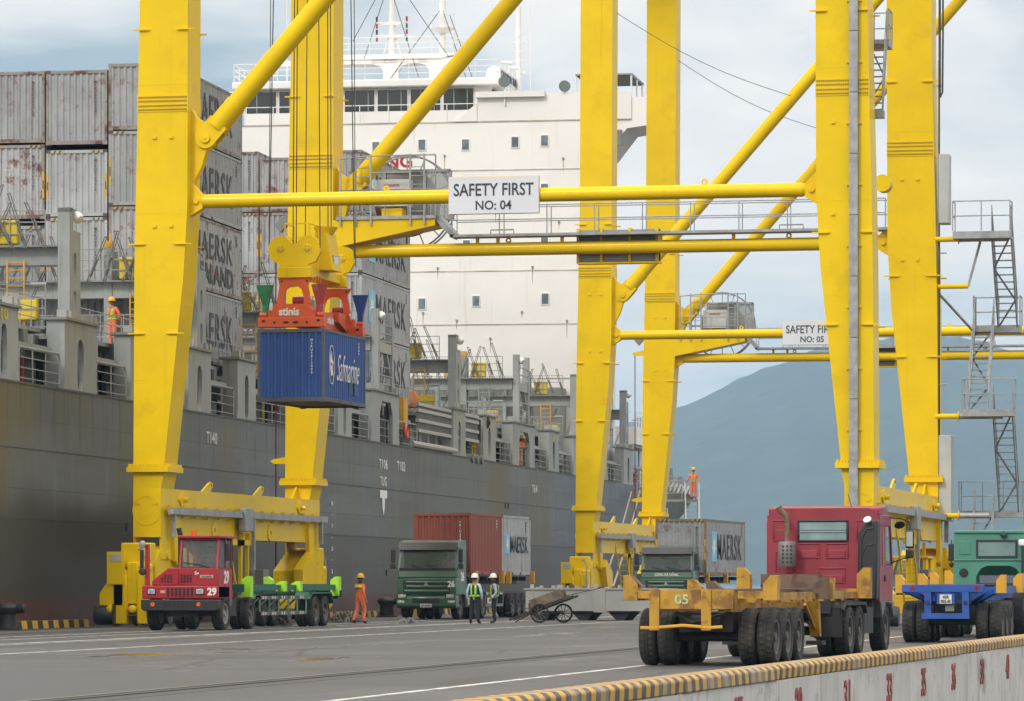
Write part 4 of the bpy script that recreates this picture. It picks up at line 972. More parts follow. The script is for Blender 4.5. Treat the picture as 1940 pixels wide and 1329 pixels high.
# ------------------------------------------------------------------ bridge house
HX0, HX1, HY, HZ = -29.9, -1.15, 97.0, 31.2
HOUSE = MB().box(HX0, HX1, HY, HY + 15, ZD, HZ).build('bridge_house', SWH, SHIP)
for zz in (28.05, 21.55, 18.1, 14.6): MB().box(HX0, HX1, HY - .03, HY, zz - .03, zz + .03).build('deck_seam', mat('seam_stain', (.50, .46, .38), .6, var=.3, vscale=.5), HOUSE)
MB().box(HX0 - 4, HX1 + .02, HY - .04, HY, HZ - .06, HZ + .02).build('deck_seam', MATS['seam_stain'], HOUSE)
def hx(u): return -1.15 + (u - 1105) / (29.45 * .9862)
def hz_(v): return 1.55 + (1102 - v) / 29.5
for (u, v) in ((712, 273), (883, 271), (977, 268), (1033, 266), (800, 270), (885, 360), (1033, 358), (885, 463), (1033, 459), (903, 569), (1034, 566), (800, 573), (977, 361)):
    x, z = hx(u), hz_(v)
    wf = MB().box(x - .30, x + .30, HY - .05, HY + .01, z - .41, z + .41).build('window', SWH, HOUSE, bevel=.08)
    MB().box(x - .22, x + .22, HY - .062, HY - .045, z - .33, z + .33).build('pane', PGLASS, wf)
rw = random.Random(21)
RUNM = mat('rust_run', (.42, .30, .20), .7, var=.3, vscale=4)
for (u, v) in ((765, 338), (843, 291), (700, 548), (802, 590), (866, 605), (1075, 608), (1010, 505), (940, 395), (1068, 300), (640, 240), (990, 590), (830, 505), (930, 640), (1060, 420)):
    x, z = hx(u), hz_(v); pe = MB().box(x - .06, x + .06, HY - .12, HY, z - .05, z + .05).build('pad_eye', SG, HOUSE)
    ln = rw.uniform(.4, 1.3); MB().prism([(x - .035, z - .05), (x + .035, z - .05), (x + .012, z - ln), (x - .01, z - ln)], HY - .005, HY + .002, 'y').build('rust_run', RUNM, pe)
for u in (640,): MB().box(hx(u) - .02, hx(u) + .02, HY - .012, HY + .002, 14.7, 31.1).build('plate_seam', MATS['seam_stain'], HOUSE)
# NO SMOKING in red across the front
text('NO SMOKING', SRED, HOUSE, (hx(671), HY - .02, hz_(301)), w=7.6, h=.82, bold=.03)
# bulwark, wings and wheelhouse
bw = MB().box(hx(905), hx(1196), HY - .02, HY + .12, HZ, hz_(176)).build('wing_bulwark', SWH, HOUSE)
wg = MB()
xe = hx(1196)
wg.prism([(HX1, HZ - 4.2), (HX1, HZ + 1.4), (xe + 1.2, HZ + 1.4), (xe + 1.2, HZ - .4), (xe - .3, HZ - .6)], HY + .12, HY + 5.5, 'y')
wg.build('starboard_wing', SWH, HOUSE)
MB().box(HX1 + .4, xe - .6, HY - .01, HY + .2, HZ - 1.7, HZ - .7).build('wing_recess', SG2, HOUSE)
MB().prism([(HX0 + .02, HZ - 4.2), (HX0 + .02, HZ + 1.4), (HX0 - 4.6, HZ + 1.4), (HX0 - 4.6, HZ - .4)], HY + .12, HY + 5.5, 'y').build('port_wing', SWH, HOUSE)
cs = MB().box(hx(903), hx(1034), HY - .35, HY + .3, hz_(183), hz_(172)).build('wing_cap', WHITE, HOUSE)
cn = MB().prism([(hx(1090), 34.05), (hx(1197), 34.05), (hx(1197), 34.15), (hx(1090), 34.15)], HY + .2, HY + 6, 'y').build('wing_canopy', SG, HOUSE)
for k in range(12): MB().box(hx(1090) + .1, hx(1197) - .1, HY + .4 + k * .46, HY + .5 + k * .46, 33.95, 34.05).build('canopy_rib', SG2, cn)
for x in (hx(1091), hx(1195)):
    for y in (HY + .3, HY + 3, HY + 5.6): MB().cyl((x, y, 32.5), (x, y, 34.05), .06, n=8).build('canopy_post', SWH, cn)
for x, y in ((hx(1071), HY), (hx(1218), HY + 5.0), (hx(958), HY - .2)):
    lp = MB().lathe([(.02, -.25), (.33, -.2), (.38, 0), (.38, .12)], (x, y, 33.35 + (.35 if x < -5 else 0)), (0, -1, 0), 12).build('searchlight', mat('lamp_glass', (.16, .2, .2), .2), HOUSE)
    MB().cyl((x, y + .05, 32.2), (x, y + .05, 33.1 + (.35 if x < -5 else 0)), .05, n=6).build('lamp_post', SWH, lp)
WX0, WX1 = hx(430), hx(925)
wh = MB().box(WX0 + .8, WX1, HY + 1.2, HY + 8, HZ, 33.9).build('wheelhouse', SWH, HOUSE)
MB().box(WX0, WX1 + .6, HY + .6, HY + 8.4, 33.62, 34.12).build('wheelhouse_roof', SWH, HOUSE, bevel=.08)
MB().box(WX0 + 1, hx(905), HY - .02, HY + .1, HZ, 31.95).build('front_bulwark', SWH, HOUSE)
MB().prism([(hx(860), 31.2), (hx(905), 31.2), (hx(905), 32.35)], HY - .10, HY + .0, 'y').build('bulwark_fairing', SWH, HOUSE)
for k in range(8):
    x0 = hx(833.5 - 63.3 * k) ; x1 = hx(894 - 63.3 * k)
    wf = MB().box(x0 - .02, x1 + .02, HY + 1.12, HY + 1.21, 32.02, 33.56).build('bridge_window', SWH, wh, bevel=.05)
    MB().box(x0 + .06, x1 - .06, HY + 1.09, HY + 1.14, 32.1, 33.48).build('pane', GLASS, wf, bevel=.02)
    for t in (.36, .78): MB().box(x0 + (x1 - x0) * t - .025, x0 + (x1 - x0) * t + .025, HY + 1.06, HY + 1.1, 32.1, 33.48).build('wiper_bar', SG, wf)
    if k % 2 == 0:
        MB().box(x0 + .1, x0 + .8, HY + .9, HY + 1.2, 33.58, 33.85).build('wiper_motor', SWH, wf)
MB().prism([(WX1 + .02, 31.9), (WX1 + .1, 33.5), (WX1 + .1, 33.5), (WX1 + .02, 31.9)][:3], HY + 2, HY + 7.5, 'y').build('side_glazing', GLASS, wh)
for (y0, y1) in ((HY + 1.6, HY + 3.2), (HY + 3.5, HY + 5.2), (HY + 5.5, HY + 7.4)): MB().box(WX1, WX1 + .06, y0, y1, 32.05, 33.45).build('bridge_window', GLASS, wh)
fr = MB(); railing(fr, [(WX0 + 1.0, HY - .05, 31.2), (hx(903), HY - .05, 31.2)], 1.15, .03, mids=(), step=2.0); fr.build('front_railing', SWH, HOUSE)
tr = MB(); railing(tr, [(WX0 + .1, HY + 8.2, 34.12), (WX0 + .1, HY + .8, 34.12), (WX1 + .5, HY + .8, 34.12), (WX1 + .5, HY + 8.2, 34.12)], 1.15, .028, mids=(.33, .66), step=1.5); tr.build('roof_railing', SWH, HOUSE)
# nameboard
nb = MB().box(WX1 + .62, WX1 + .68, HY + .9, HY + 8.6, 34.05, 34.75).build('name_board', WHITE, HOUSE)
text('CALIFORNIA TRADER', mat('navy_lettering', (.02, .03, .06), .5), nb, (WX1 + .70, HY + 4.75, 34.4), w=7.2, h=.50, face='+x', bold=.025)
for k in range(8): MB().cyl((WX1 + .62, HY + 1.2 + k, 33.7), (WX1 + .62, HY + 1.2 + k, 34.1), .04, n=5).build('board_bracket', SWH, nb)
for k in range(3): MB().tube([(WX1 + .5, HY + 1.6 + 2.8 * k, 34.6), (WX1 + .6, HY + 1.6 + 2.8 * k, 35.2), (WX1 + 1.3, HY + 1.6 + 2.8 * k, 35.1)], [.04, .04, .12], 6).build('board_lamp', SWH, nb)
# radar deck with arches and masts
dx0, dx1 = hx(560), hx(846)
rd = MB().prism([(dx0, 35.75), (dx1 - .9, 35.72), (dx1, 35.95), (dx1, 36.05), (dx0, 36.05)], HY + 3, HY + 7.5, 'y').build('radar_deck', SWH, HOUSE)
for xa, xb in ((hx(708), hx(737)), (hx(797), hx(820)), (dx0, dx0 + 1.0)):
    p = MB(); p.box(xa, xb, HY + 3.1, HY + 3.7, 34.1, 35.8)
    p.prism([(xb, 35.8), (xb, 34.95), (xb + .22, 35.3), (xb + .75, 35.45), (xb + .75, 35.8)], HY + 3.1, HY + 3.7, 'y'); p.prism([(xa, 35.8), (xa, 34.95), (xa - .22, 35.3), (xa - .75, 35.45), (xa - .75, 35.8)], HY + 3.1, HY + 3.7, 'y')
    p.box(xa - 2, xb + 2, HY + 3.1, HY + 3.7, 35.45, 35.76) if xb < hx(760) else None
    p.build('deck_pillar', SWH, rd)
rr = MB(); railing(rr, [(dx0, HY + 3.05, 36.05), (dx1 - .1, HY + 3.05, 36.05), (dx1 - .1, HY + 7.3, 36.05)], 1.1, .026, mids=(.33, .66), step=1.3); rr.build('radar_deck_railing', SWH, rd)
mx = hx(720); mm = MB(); mm.cyl((mx, HY + 4, 36), (mx, HY + 4, 43), .24, .14, n=12)
for s in (-1, 1): mm.bar((mx + s * .6, HY + 4, 36.05), (mx + s * .1, HY + 4, 37.8), .06)
mo = mm.build('radar_mast', SWH, rd)
for z, w in ((37.35, 1.0), (38.2, 1.0), (40.5, .8)):
    MB().prism([(mx - w - .05, z + .06), (mx + w + .05, z + .06), (mx + .5, z - .14), (mx - .5, z - .14)], HY + 3.8, HY + 4.2, 'y').build('mast_yard', SWH, mo)
    for s in (-1, 1):
        MB().cyl((mx + s * w, HY + 3.9, z + .1), (mx + s * w, HY + 3.9, z + .42), .07, n=8).build('signal_lamp', SRED if s > 0 else BLKP, mo)
        MB().cyl((mx + s * w, HY + 3.9, z - .35), (mx + s * w, HY + 3.9, z - .05), .07, n=8).build('signal_lamp', mat('green_lamp', (.02, .16, .14), .3) if s > 0 else SRED, mo)
mx2 = hx(818); m2 = MB(); m2.cyl((mx2, HY + 4, 36), (mx2, HY + 4, 41), .22, n=12); m2.lathe([(.25, 0), (.75, .25), (.78, .33), (.2, .34)], (mx2, HY + 4, 37.45), (0, 0, 1), 16)
m2o = m2.build('antenna_mast', SWH, rd)
q = MB()
for z in (38.2, 38.7):
    q.tube([(mx2 + .75 * cos(t * pi / 8), HY + 4 + .75 * sin(t * pi / 8), z) for t in range(17)], .025, 5)
for t in range(0, 16, 4): q.cyl((mx2 + .75 * cos(t * pi / 8), HY + 4 + .75 * sin(t * pi / 8), 37.75), (mx2 + .75 * cos(t * pi / 8), HY + 4 + .75 * sin(t * pi / 8), 38.7), .025, n=5)
q.build('mast_basket', SWH, m2o)
mx3 = hx(950); m3 = MB(); m3.cyl((mx3, HY + 7, 34), (mx3, HY + 7, 39.5), .17, n=10)
for z in (35.9, 36.5, 37.1, 37.7): m3.tube([(mx3 + .4 * cos(t * pi / 8), HY + 7 + .4 * sin(t * pi / 8), z) for t in range(17)], .02, 5)
m3.build('signal_mast', SWH, HOUSE); MB().cyl((hx(973), HY + 7, 34), (hx(973), HY + 7, 41), .03, n=5).build('whip_antenna', SWH, HOUSE); MB().cyl((hx(528), HY + 2, 34), (hx(528), HY + 2, 40), .04, n=5).build('whip_antenna', SWH, HOUSE)
lh = MB(); lx = hx(500)
for k in range(3): lh.lathe([(.02, 0), (.28, .03), (.28, .1), (.02, .12)], (lx + .1, HY + 2, 34.6 + k * .22), (0, 0, 1), 12)
lh.cyl((lx, HY + 2, 34.1), (lx, HY + 2, 35.9), .06, n=6); lh.build('radar_scanner', SWH, HOUSE); MB().cyl((hx(491), HY + 2, 35.4), (hx(491), HY + 2, 35.85), .11, n=10).build('stern_lamp', BLKP, HOUSE)
MB().lathe([(.6, 0), (.62, .5), (.5, .95), (.25, 1.15), (.01, 1.2)], (hx(908), HY + 6, 34.3), (0, 0, 1), 16).build('satellite_dome', SWH, HOUSE)
sn = MB()
for (u0, v0, u1, v1) in ((700, -40, 650, 58), (712, -40, 672, 92), (722, -40, 777, 130), (745, -40, 835, 92), (815, 2, 722, 132), (822, 2, 868, 132), (835, 10, 880, 132)):
    sn.cyl((hx(u0), HY + 3.4, hz_(v0)), (hx(u1), HY + 3.0, hz_(v1)), .025, n=5)
sn.build('mast_stay', ROPE, rd)
fg = MB(); fx = hx(870)
fg.tube([(dx1 - .05, HY + 3.1, 36.1), (dx1 - .05, HY + 3.1, 37.4)], .03, 5); fg.tube([(dx1 - .05, HY + 3.1, 37.0), (hx(878), HY + 3.1, 37.0)], .025, 5); fg.build('gaff', SWH, rd)
fl = MB(); fl.add([(fx - .05, HY + 3.1, 36.8), (fx + .02, HY + 3.1, 36.75), (fx + .18, HY + 3.2, 36.05), (fx + .12, HY + 3.15, 35.85), (fx - .05, HY + 3.1, 36.1), (fx, HY + 3.0, 36.4)], [(0, 1, 2, 3, 4, 5)]); fl.build('ensign', mat('red_flag', (.30, .015, .03), .8), rd)
fn = MB().prism([(hx(648), 33), (hx(848), 33), (hx(812), 34.9), (hx(668), 34.9)], HY + 17, HY + 24, 'y').build('funnel', mat('funnel_navy', (.03, .045, .09), .5), SHIP)
for u in (690, 740, 772): MB().lathe([(.6, 0), (.62, 1.0), (.5, 1.5), (.01, 1.55)] if u == 690 else [(.3, 0), (.34, .5), (.3, .75), (.01, .76)], (hx(u), HY + 19, 34.5), (0, 0, 1), 14).build('exhaust_pipe', SG, fn)
# stern deck: rails, winches, lifeboat davits, bollards behind the house
sd = MB(); railing(sd, [(-.2, 121.5, ZD), (-.3, 134, ZD), (-.5, 143, ZD), (-.8, 150, ZD), (-14, 150.4, ZD)], 1.15, .03, mids=(.33, .66), step=1.6); sd.build('stern_railing', RAILG, SHIP)
for y, x, h in ((115, -1.6, 1.3), (124, -2.2, 1.5), (127.5, -3.0, 1.3), (131, -2.6, 1.4), (136, -1.8, 1.6), (141, -2.0, 1.9), (146, -1.9, 1.4)):
    w_ = MB(); w_.cyl((x - .9, y, ZD + .7), (x + .9, y, ZD + .7), .5, n=14); w_.box(x - 1.0, x - .85, y - .6, y + .6, ZD, ZD + h); w_.box(x + .85, x + 1.0, y - .6, y + .6, ZD, ZD + h); w_.build('mooring_winch', SG2, SHIP)
pp = MB()
for k in range(11): pp.tube([(-.4, 122.5 + k * 2.4, ZD), (-.2, 123.3 + k * 2.4, ZD + .6), (-.5, 124.4 + k * 2.4, ZD + .05)], .12, 7)
pp.build('fairlead_pipe', SGL, SHIP)
MB().box(-9, -1.3, 122, 132, 11.0, 11.15).build('boat_deck', SWH, SHIP); MB().box(-6, -1.0, 121.5, 129, 11.15, 12.4).build('boat_deck_bulwark', SWH, SHIP)
for y in (122.5, 127.5, 131.5): MB().cyl((-1.6, y, ZD), (-1.6, y, 11), .12, n=8).build('deck_pillar', SWH, SHIP)
br_ = MB(); railing(br_, [(-8.8, 122.1, 12.4), (-1.1, 122.1, 12.4), (-1.1, 131.9, 12.4)], 1.1, .03, mids=(.33, .66), step=1.5); br_.build('boat_deck_railing', SWH, SHIP)
MB().lathe([(.05, 0), (.7, .6), (.95, 1.8), (.95, 3.6), (.7, 5.0), (.05, 5.6)], (-3.6, 123, 10.1), (0, 1, 0), 14).build('lifeboat', mat('lifeboat_maroon', (.16, .03, .03), .5), SHIP)
cr = MB(); cr.bar((-4.5, 119, 11), (-4.3, 119, 16.5), .3); cr.bar((-4.3, 119, 16.5), (-2.7, 119, 13), .14); cr.bar((-5, 119, 15.5), (-3, 119, 11), .14); cr.build('provision_crane', SWH, SHIP)
MB().box(-4.2, -3.6, 118.5, 119.2, 10.5, 14.5).build('crane_column', SRED, SHIP)
for z in range(8): MB().cyl((-4.9, 118.3, 10.6 + z * .45), (-3.9, 118.3, 10.6 + z * .45), .03, n=5).build('ladder_rung', RAILG, SHIP)
# ------------------------------------------------------------------ containers on deck
COLN = ('outer', 'second', 'third')
def deck_container(row, y, z, hc, m, label, group, **kw):
    p = ship_to_world(-1.1 - 2.44 - row * 2.5, y, z)
    return make_container(p, SA, 12.19, hc, m, label, group, **kw)
lv = ('bottom', 'second', 'third', 'top')
specA = [(10.26, 2.89, C_GREY), (13.16, 2.89, C_GREY2), (16.07, 2.89, C_GREY), (18.98, 2.59, C_GREY)]
specB = [(9.85, 2.89, C_GREY), (12.76, 2.89, C_PALE), (15.67, 2.59, C_PALE), (18.45, 2.89, C_GREY)]
specC = [(9.85, 2.89, C_GREY), (12.76, 2.59, C_GREY), (15.6, 2.89, C_GREY2), (18.55, 2.79, C_GREY)]
for row, sp_ in enumerate((specA, specB, specC)):
    for i, (z, hc, m) in enumerate(sp_):
        t = deck_container(row, -11.3, z, hc, m, '%s tier grey container of the %s row, in the deck stack behind crane 04' % (lv[i].capitalize(), COLN[row]), 'grey containers stacked forward of the blue one',
                           post=POST_R if (row, i) in ((1, 3), (0, 1), (2, 3), (2, 2), (0, 3)) else None, hazard=(i in (1, 2)), stickers=(i in (1, 2)), code='MSKU%07d' % (902471 + 381 * i + 77 * row))
        if row == 0:
            if i == 1: maersk(t, 12.19, 3.6, 1.85, 1.05, 6.6); text('SEALAND', LETTER, t, (2.442, 7.3, .75), w=6.6, h=.8, face='+x', bold=.03)
            else: maersk(t, 12.19, 3.6, 1.42, 1.35, 6.6)
for row in range(3):
    for i, (z, hc) in enumerate(((10.36, 2.89), (13.27, 2.89), (16.18, 2.89), (19.09, 2.89 if row != 1 else 2.59))):
        m = (C_PALE, C_GREY, C_GREY2)[(row * 2 + i) % 3] if row else (C_PALE, C_PALE, C_GREY, C_GREY)[i]
        t = deck_container(row, 25.7, z, hc, m, '%s tier container of the %s row, in the deck stack nearest the white bridge house' % (lv[i].capitalize(), COLN[row]), 'grey containers stacked before the bridge house',
                           post=POST_R if (row, i) in ((0, 3), (1, 3), (1, 2), (2, 3), (2, 2), (2, 1)) else None, hazard=i == 2, stickers=i in (1, 2) and row > 0, code='MRKU%07d' % (407215 + 511 * i + 93 * row))
        if row == 0: maersk(t, 12.19, 3.3, 1.45, 1.35, 7.4)
# ------------------------------------------------------------------ vehicles
TRED = mat('tractor_red_paint', (.36, .016, .026), .42, var=.10, vscale=1.2, blot=('8a5a58', .25, 3, .62), streak=('4a2a28', .3, .6, 6, .5))
FRED = mat('faded_red_paint', (.27, .025, .042), .45, var=.14, vscale=1.0, blot=[('7c4448', .35, 1.5, .52), ('2a1a1c', .3, 2.5, .62)])
HGRN = mat('truck_green_paint', (.035, .105, .058), .34, coat=.3, var=.12, vscale=1.0, blot=('5a6258', .25, 1.2, .55))
TGRN = mat('trailer_green_paint', (.012, .105, .07), .5, var=.12, vscale=1.2, blot=('3a3a32', .35, 2, .58))
TEAL = mat('teal_green_paint', (.065, .235, .17), .48, var=.08, vscale=1.0, blot=('48564e', .25, 1.5, .6))
BLUT = mat('trailer_blue_paint', (.018, .085, .36), .5, var=.12, vscale=1.3, blot=('4a3a30', .35, 2.2, .62))
AMB = mat('trailer_amber_paint', (.46, .255, .022), .55, var=.2, vscale=1.4, blot=[('6a4226', .75, 1.8, .50), ('342a20', .6, 3.5, .55)], streak=('5a3a20', .35, .56, 6, .8))
AMBP = mat('guide_amber_paint', (.62, .33, .02), .5, var=.08)
RUSTB = mat('rusty_brown_steel', (.15, .095, .065), .75, var=.25, vscale=2, blot=('3a2418', .5, 3, .52))
CHAS = mat('chassis_black', (.028, .028, .027), .65, var=.3, vscale=2, blot=('4b443a', .35, 1.6, .55))
TYRE = mat('tyre_rubber', (.030, .029, .028), .8, var=.25, vscale=3, blot=('4f4940', .45, 2.0, .52))
RIM = mat('wheel_rim_grey', (.14, .135, .125), .6, var=.25, vscale=3, blot=('4a4036', .5, 3, .52))
RIMS = mat('wheel_rim_pale', (.30, .29, .27), .5, var=.2, vscale=3)
LIME = mat('reflective_lime', (.38, .78, .03), .45, var=.05, vscale=2)
CGLASS = mat('windscreen_glass', (.10, .14, .13), .07, var=.05, spec=.6, alpha=.38)
TGLASS = mat('tinted_glass', (.10, .20, .17), .1, var=.05, alpha=.55)
LAMP = mat('headlamp_glass', (.55, .57, .58), .12, metal=.3, var=.25, vscale=8)
OLMP = mat('amber_lamp', (.75, .13, .01), .3); RLMP = mat('red_lamp', (.30, .01, .012), .3)
PLATE = mat('number_plate', (.62, .62, .58), .5, var=.06)
REFLR = mat('reflector_red', (.45, .03, .03), .4); REFLW = mat('reflector_white', (.6, .6, .58), .4)
_wm = {}
def wheel_meshes(r, w):
    k = (r, w)
    if k in _wm: return _wm[k]
    n = 56; prof = [(r * .60, w / 2 - .03), (r * .70, w / 2), (r * .86, w / 2 + .012), (r * .955, w / 2 - .015), (r, w / 2 - .05), (r, w * .12), (r * .975, w * .11), (r * .975, w * .06), (r, w * .05), (r, -w * .05), (r * .975, -w * .06), (r * .975, -w * .11), (r, -w * .12), (r, -w / 2 + .05), (r * .955, -w / 2 + .015), (r * .86, -w / 2 - .012), (r * .60, -w / 2)]
    vs = []
    for j, (rr, h) in enumerate(prof):
        for i in range(n):
            t = 2 * pi * i / n; q = rr
            if j in (3, 4, 5, 12, 13, 14) and (i + (1 if j > 8 else 0)) % 2: q -= r * .035
            vs.append((h, q * cos(t), q * sin(t)))
    m = len(prof); fs = [(j * n + i, j * n + (i + 1) % n, (j + 1) * n + (i + 1) % n, (j + 1) * n + i) for j in range(m - 1) for i in range(n)]
    ty = MB().add(vs, fs).mesh('tyre', 30)
    rm = MB().lathe([(.01, w / 2 - .02), (r * .15, w / 2 - .02), (r * .17, w / 2 - .10), (r * .34, w / 2 - .13), (r * .50, w / 2 - .12), (r * .54, w / 2 - .02), (r * .61, w / 2 - .012), (r * .61, -w / 2)], (0, 0, 0), (1, 0, 0), 24)
    for i in range(8): t = i * pi / 4; rm.cyl((w / 2 - .12, r * .24 * cos(t), r * .24 * sin(t)), (w / 2 - .08, r * .24 * cos(t), r * .24 * sin(t)), .025, n=6)
    _wm[k] = (ty, rm.mesh('rim')); return _wm[k]
def wheel(parent, x, y, r=.52, w=.30, right=True, rim=None, z=None):
    ty, rm = wheel_meshes(r, w)
    o = OM(obj('wheel', ty, None, parent), TYRE); o.location = (x, y, r if z is None else z); o.rotation_euler = (random.uniform(0, 6), 0, 0 if right else pi)
    OM(obj('rim', rm, None, o), rim or RIM); return o
def axle(parent, y, r=.52, w=.28, half=1.22, dual=True, rim=None):
    for s in (-1, 1):
        wheel(parent, s * (half - w / 2), y, r, w, s > 0, rim)
        if dual: wheel(parent, s * (half - w * 1.5 - .06), y, r, w, s > 0, rim)
    MB().cyl((-half + .3, y, r), (half - .3, y, r), .09, n=10).build('axle', CHAS, parent)
def digits(body, m, parent, loc, w, h, face='-y'): return text(body, m, parent, loc, w=w, h=h, face=face, bold=.035)
def guide_block(parent, x, y, z0, z1, m, wx=.28, wy=.3, slope=True, out=1):
    """container guide: an upright box with a sloping inner top"""
    a, b = x - wx / 2, x + wx / 2
    p = [(a, z0), (b, z0), (b, z1 if out > 0 else z1 - .16), (x, z1), (a, z1 - .16 if out > 0 else z1)] if slope else [(a, z0), (b, z0), (b, z1), (a, z1)]
    return MB().prism(p, y, y + wy, 'y').build('container_guide', m, parent)

# ---- red terminal tractor number 29 with its green skeletal trailer
def tractor29():
    o = W(340, 1195, 131.0); T = thing('terminal_tractor', 'red terminal tractor with white number 29 under the crane legs', 'truck', (o.x, o.y, 0), 0)
    ch = MB(); ch.box(-.45, -.25, .4, 5.0, .72, 1.02); ch.box(.25, .45, .4, 5.0, .72, 1.02); ch.box(-.5, .5, .3, 1.6, .45, .9); ch.box(-1.05, -.5, 1.3, 2.4, .5, .95); ch.box(.5, 1.12, 1.75, 2.6, .45, .98)
    ch.build('chassis', CHAS, T)
    MB().prism([(-1.27, .98), (-1.27, .70), (-1.18, .62), (1.18, .62), (1.27, .70), (1.27, .98)], 0, .35, 'y').build('bumper', BLKP, T, bevel=.03)
    bp = T.children[-1]
    for x in (-.88, .62): MB().cyl((x, -.012, .83), (x, .02, .83), .07, n=14).build('turn_lamp', OLMP, bp)
    for k in range(8): MB().box(-.5 + k * .14, -.41 + k * .14, -.008, .02, .74, .94).build('bumper_slot', DARKI, bp)
    lo = MB().prism([(-1.24, 1.0), (1.24, 1.0), (1.24, 1.42), (-1.24, 1.42)], .03, 1.4, 'y').build('front_panel', TRED, T, bevel=.04)
    for x in (-.92, .66):
        hl = MB().box(x - .15, x + .15, .0, .06, 1.12, 1.34).build('headlamp', BLKP, lo, bevel=.03); MB().box(x - .12, x + .12, -.012, .02, 1.15, 1.31).build('lens', LAMP, hl, bevel=.03)
    for k in range(7): MB().box(-.42 + k * .13, -.34 + k * .13, .012, .04, 1.08, 1.36).build('grille_slot', DARKI, lo, bevel=.02)
    MB().box(-.63, -.47, .015, .035, 1.18, 1.27).build('small_plate', mat('tan_plate', (.5, .36, .2), .5), lo)
    digits('29', WLET, lo, (1.05, .022, 1.23), .30, .25)
    hd = MB().prism([(-.92, 1.42), (-.05, 1.42), (-.05, 1.98), (-.38, 1.98), (-.72, 1.72), (-.92, 1.56)], .06, 1.9, 'y').build('bonnet', TRED, T, bevel=.03)
    for i in range(4):
        for j in range(3 if i else 2): MB().box(-.62 + i * .1, -.555 + i * .1, .05, .075, 1.52 + j * .09, 1.58 + j * .09).build('vent_slot', DARKI, hd)
    cf = MB().box(-.05, 1.24, .06, .16, 1.42, 1.96).build('cab_front', TRED, T, bevel=.02)
    for i in range(4):
        for j in range(3): MB().box(.02 + i * .1, .085 + i * .1, .045, .07, 1.52 + j * .09, 1.58 + j * .09).build('vent_slot', DARKI, cf)
    text('Sg', WLET, cf, (.55, .052, 1.80), w=.14, h=.13); 
    kp = MB().box(.66, 1.08, .046, .06, 1.66, 1.75).build('maker_plate', mat('pale_plate', (.52, .48, .40), .5), cf); text('KALMAR', LETTER, kp, (.88, .042, 1.705), w=.34, h=.06)
    # cab shell
    c = MB()
    c.box(1.16, 1.24, .16, 1.75, 1.05, 1.96); c.box(-.05, .02, .16, 1.75, 1.42, 1.96); c.box(-.05, 1.24, 1.68, 1.75, 1.3, 2.9)
    for x in (-.05, 1.17):                           # front pillars lean back
        c.hexa([(x, .06, 1.94), (x + .07, .06, 1.94), (x + .07, .16, 1.94), (x, .16, 1.94), (x + (.03 if x < 0 else 0), .22, 2.88), (x + .07 + (.03 if x < 0 else 0), .22, 2.88), (x + .07, .32, 2.88), (x, .32, 2.88)])
    c.box(1.17, 1.24, .95, 1.02, 1.94, 2.9); c.box(1.17, 1.24, 1.62, 1.75, 1.94, 2.9); c.box(-.05, .02, .95, 1.02, 1.94, 2.9)
    c.box(-.05, 1.24, .2, .30, 2.84, 2.92)
    cab = c.build('cab_shell', TRED, T)
    MB().box(-.10, 1.30, .10, 1.85, 2.90, 3.0).build('cab_roof', TRED, T, bevel=.03)
    MB().box(1.0, 1.235, 1.4, 1.72, .78, 1.06).build('cab_step', mat('step_grey', (.10, .10, .105), .5), T, bevel=.02)
    MB().hexa([(.03, .10, 1.97), (1.17, .10, 1.97), (1.17, .13, 1.97), (.03, .13, 1.97), (.06, .25, 2.85), (1.17, .25, 2.85), (1.17, .28, 2.85), (.06, .28, 2.85)]).build('windscreen', CGLASS, T)
    ws = T.children[-1]
    MB().tube([(.95, .07, 1.99), (.6, .10, 2.08), (.1, .10, 2.14)], .015, 5).build('wiper', BLKP, ws)
    MB().box(1.195, 1.215, .3, .95, 1.97, 2.84).build('side_window', CGLASS, T); MB().box(1.195, 1.215, 1.02, 1.62, 1.97, 2.84).build('side_window', CGLASS, T)
    digits('29', WLET, T, (1.247, 1.0, 1.68), .55, .42, '+x')
    MB().box(.0, 1.16, .18, .5, 1.85, 2.02).build('dashboard', BLKP, T); MB().box(.35, .9, 1.2, 1.6, 1.5, 2.3).build('driver_seat', mat('olive_seat', (.22, .24, .10), .8), T)
    MB().cyl((.27, .7, 3.0), (.27, .7, 3.16), .09, n=12).build('beacon', OLMP, T)
    MB().tube([(-.55, 2.0, 1.3), (-.55, 2.0, 3.0), (-.60, 1.95, 3.25)], .085, 10).build('exhaust_stack', BLKP, T)
    MB().box(-1.17, -1.05, .15, .27, 1.42, 2.72).build('guard_post', TRED, T)
    mr = MB().box(-1.33, -1.22, .1, .2, 1.95, 2.55).build('mirror', BLKP, T, bevel=.02); MB().lathe([(.02, -.05), (.11, -.03), (.12, .03), (.02, .06)], (-1.25, .1, 2.72), (0, 1, 0), 14).build('round_mirror', GALV, mr); MB().lathe([(.02, -.05), (.11, -.03), (.12, .03), (.02, .06)], (-1.25, .1, 1.86), (0, 1, 0), 14).build('round_mirror', BLKP, mr)
    m2 = MB().box(1.36, 1.50, .45, .52, 2.2, 2.75).build('mirror', BLKP, T, bevel=.02); MB().tube([(1.24, .4, 2.8), (1.45, .48, 2.8), (1.45, .48, 2.7)], .015, 5).build('mirror_arm', BLKP, m2)
    for s, y in ((-1, 1.0), (1, 1.0)): wheel(T, s * 1.06, y, .53, .34, s > 0, RIMS)
    axle(T, 4.0, .53, .29, 1.24)
    MB().box(-.55, .55, 3.2, 4.8, 1.02, 1.2).build('fifth_wheel', CHAS, T)
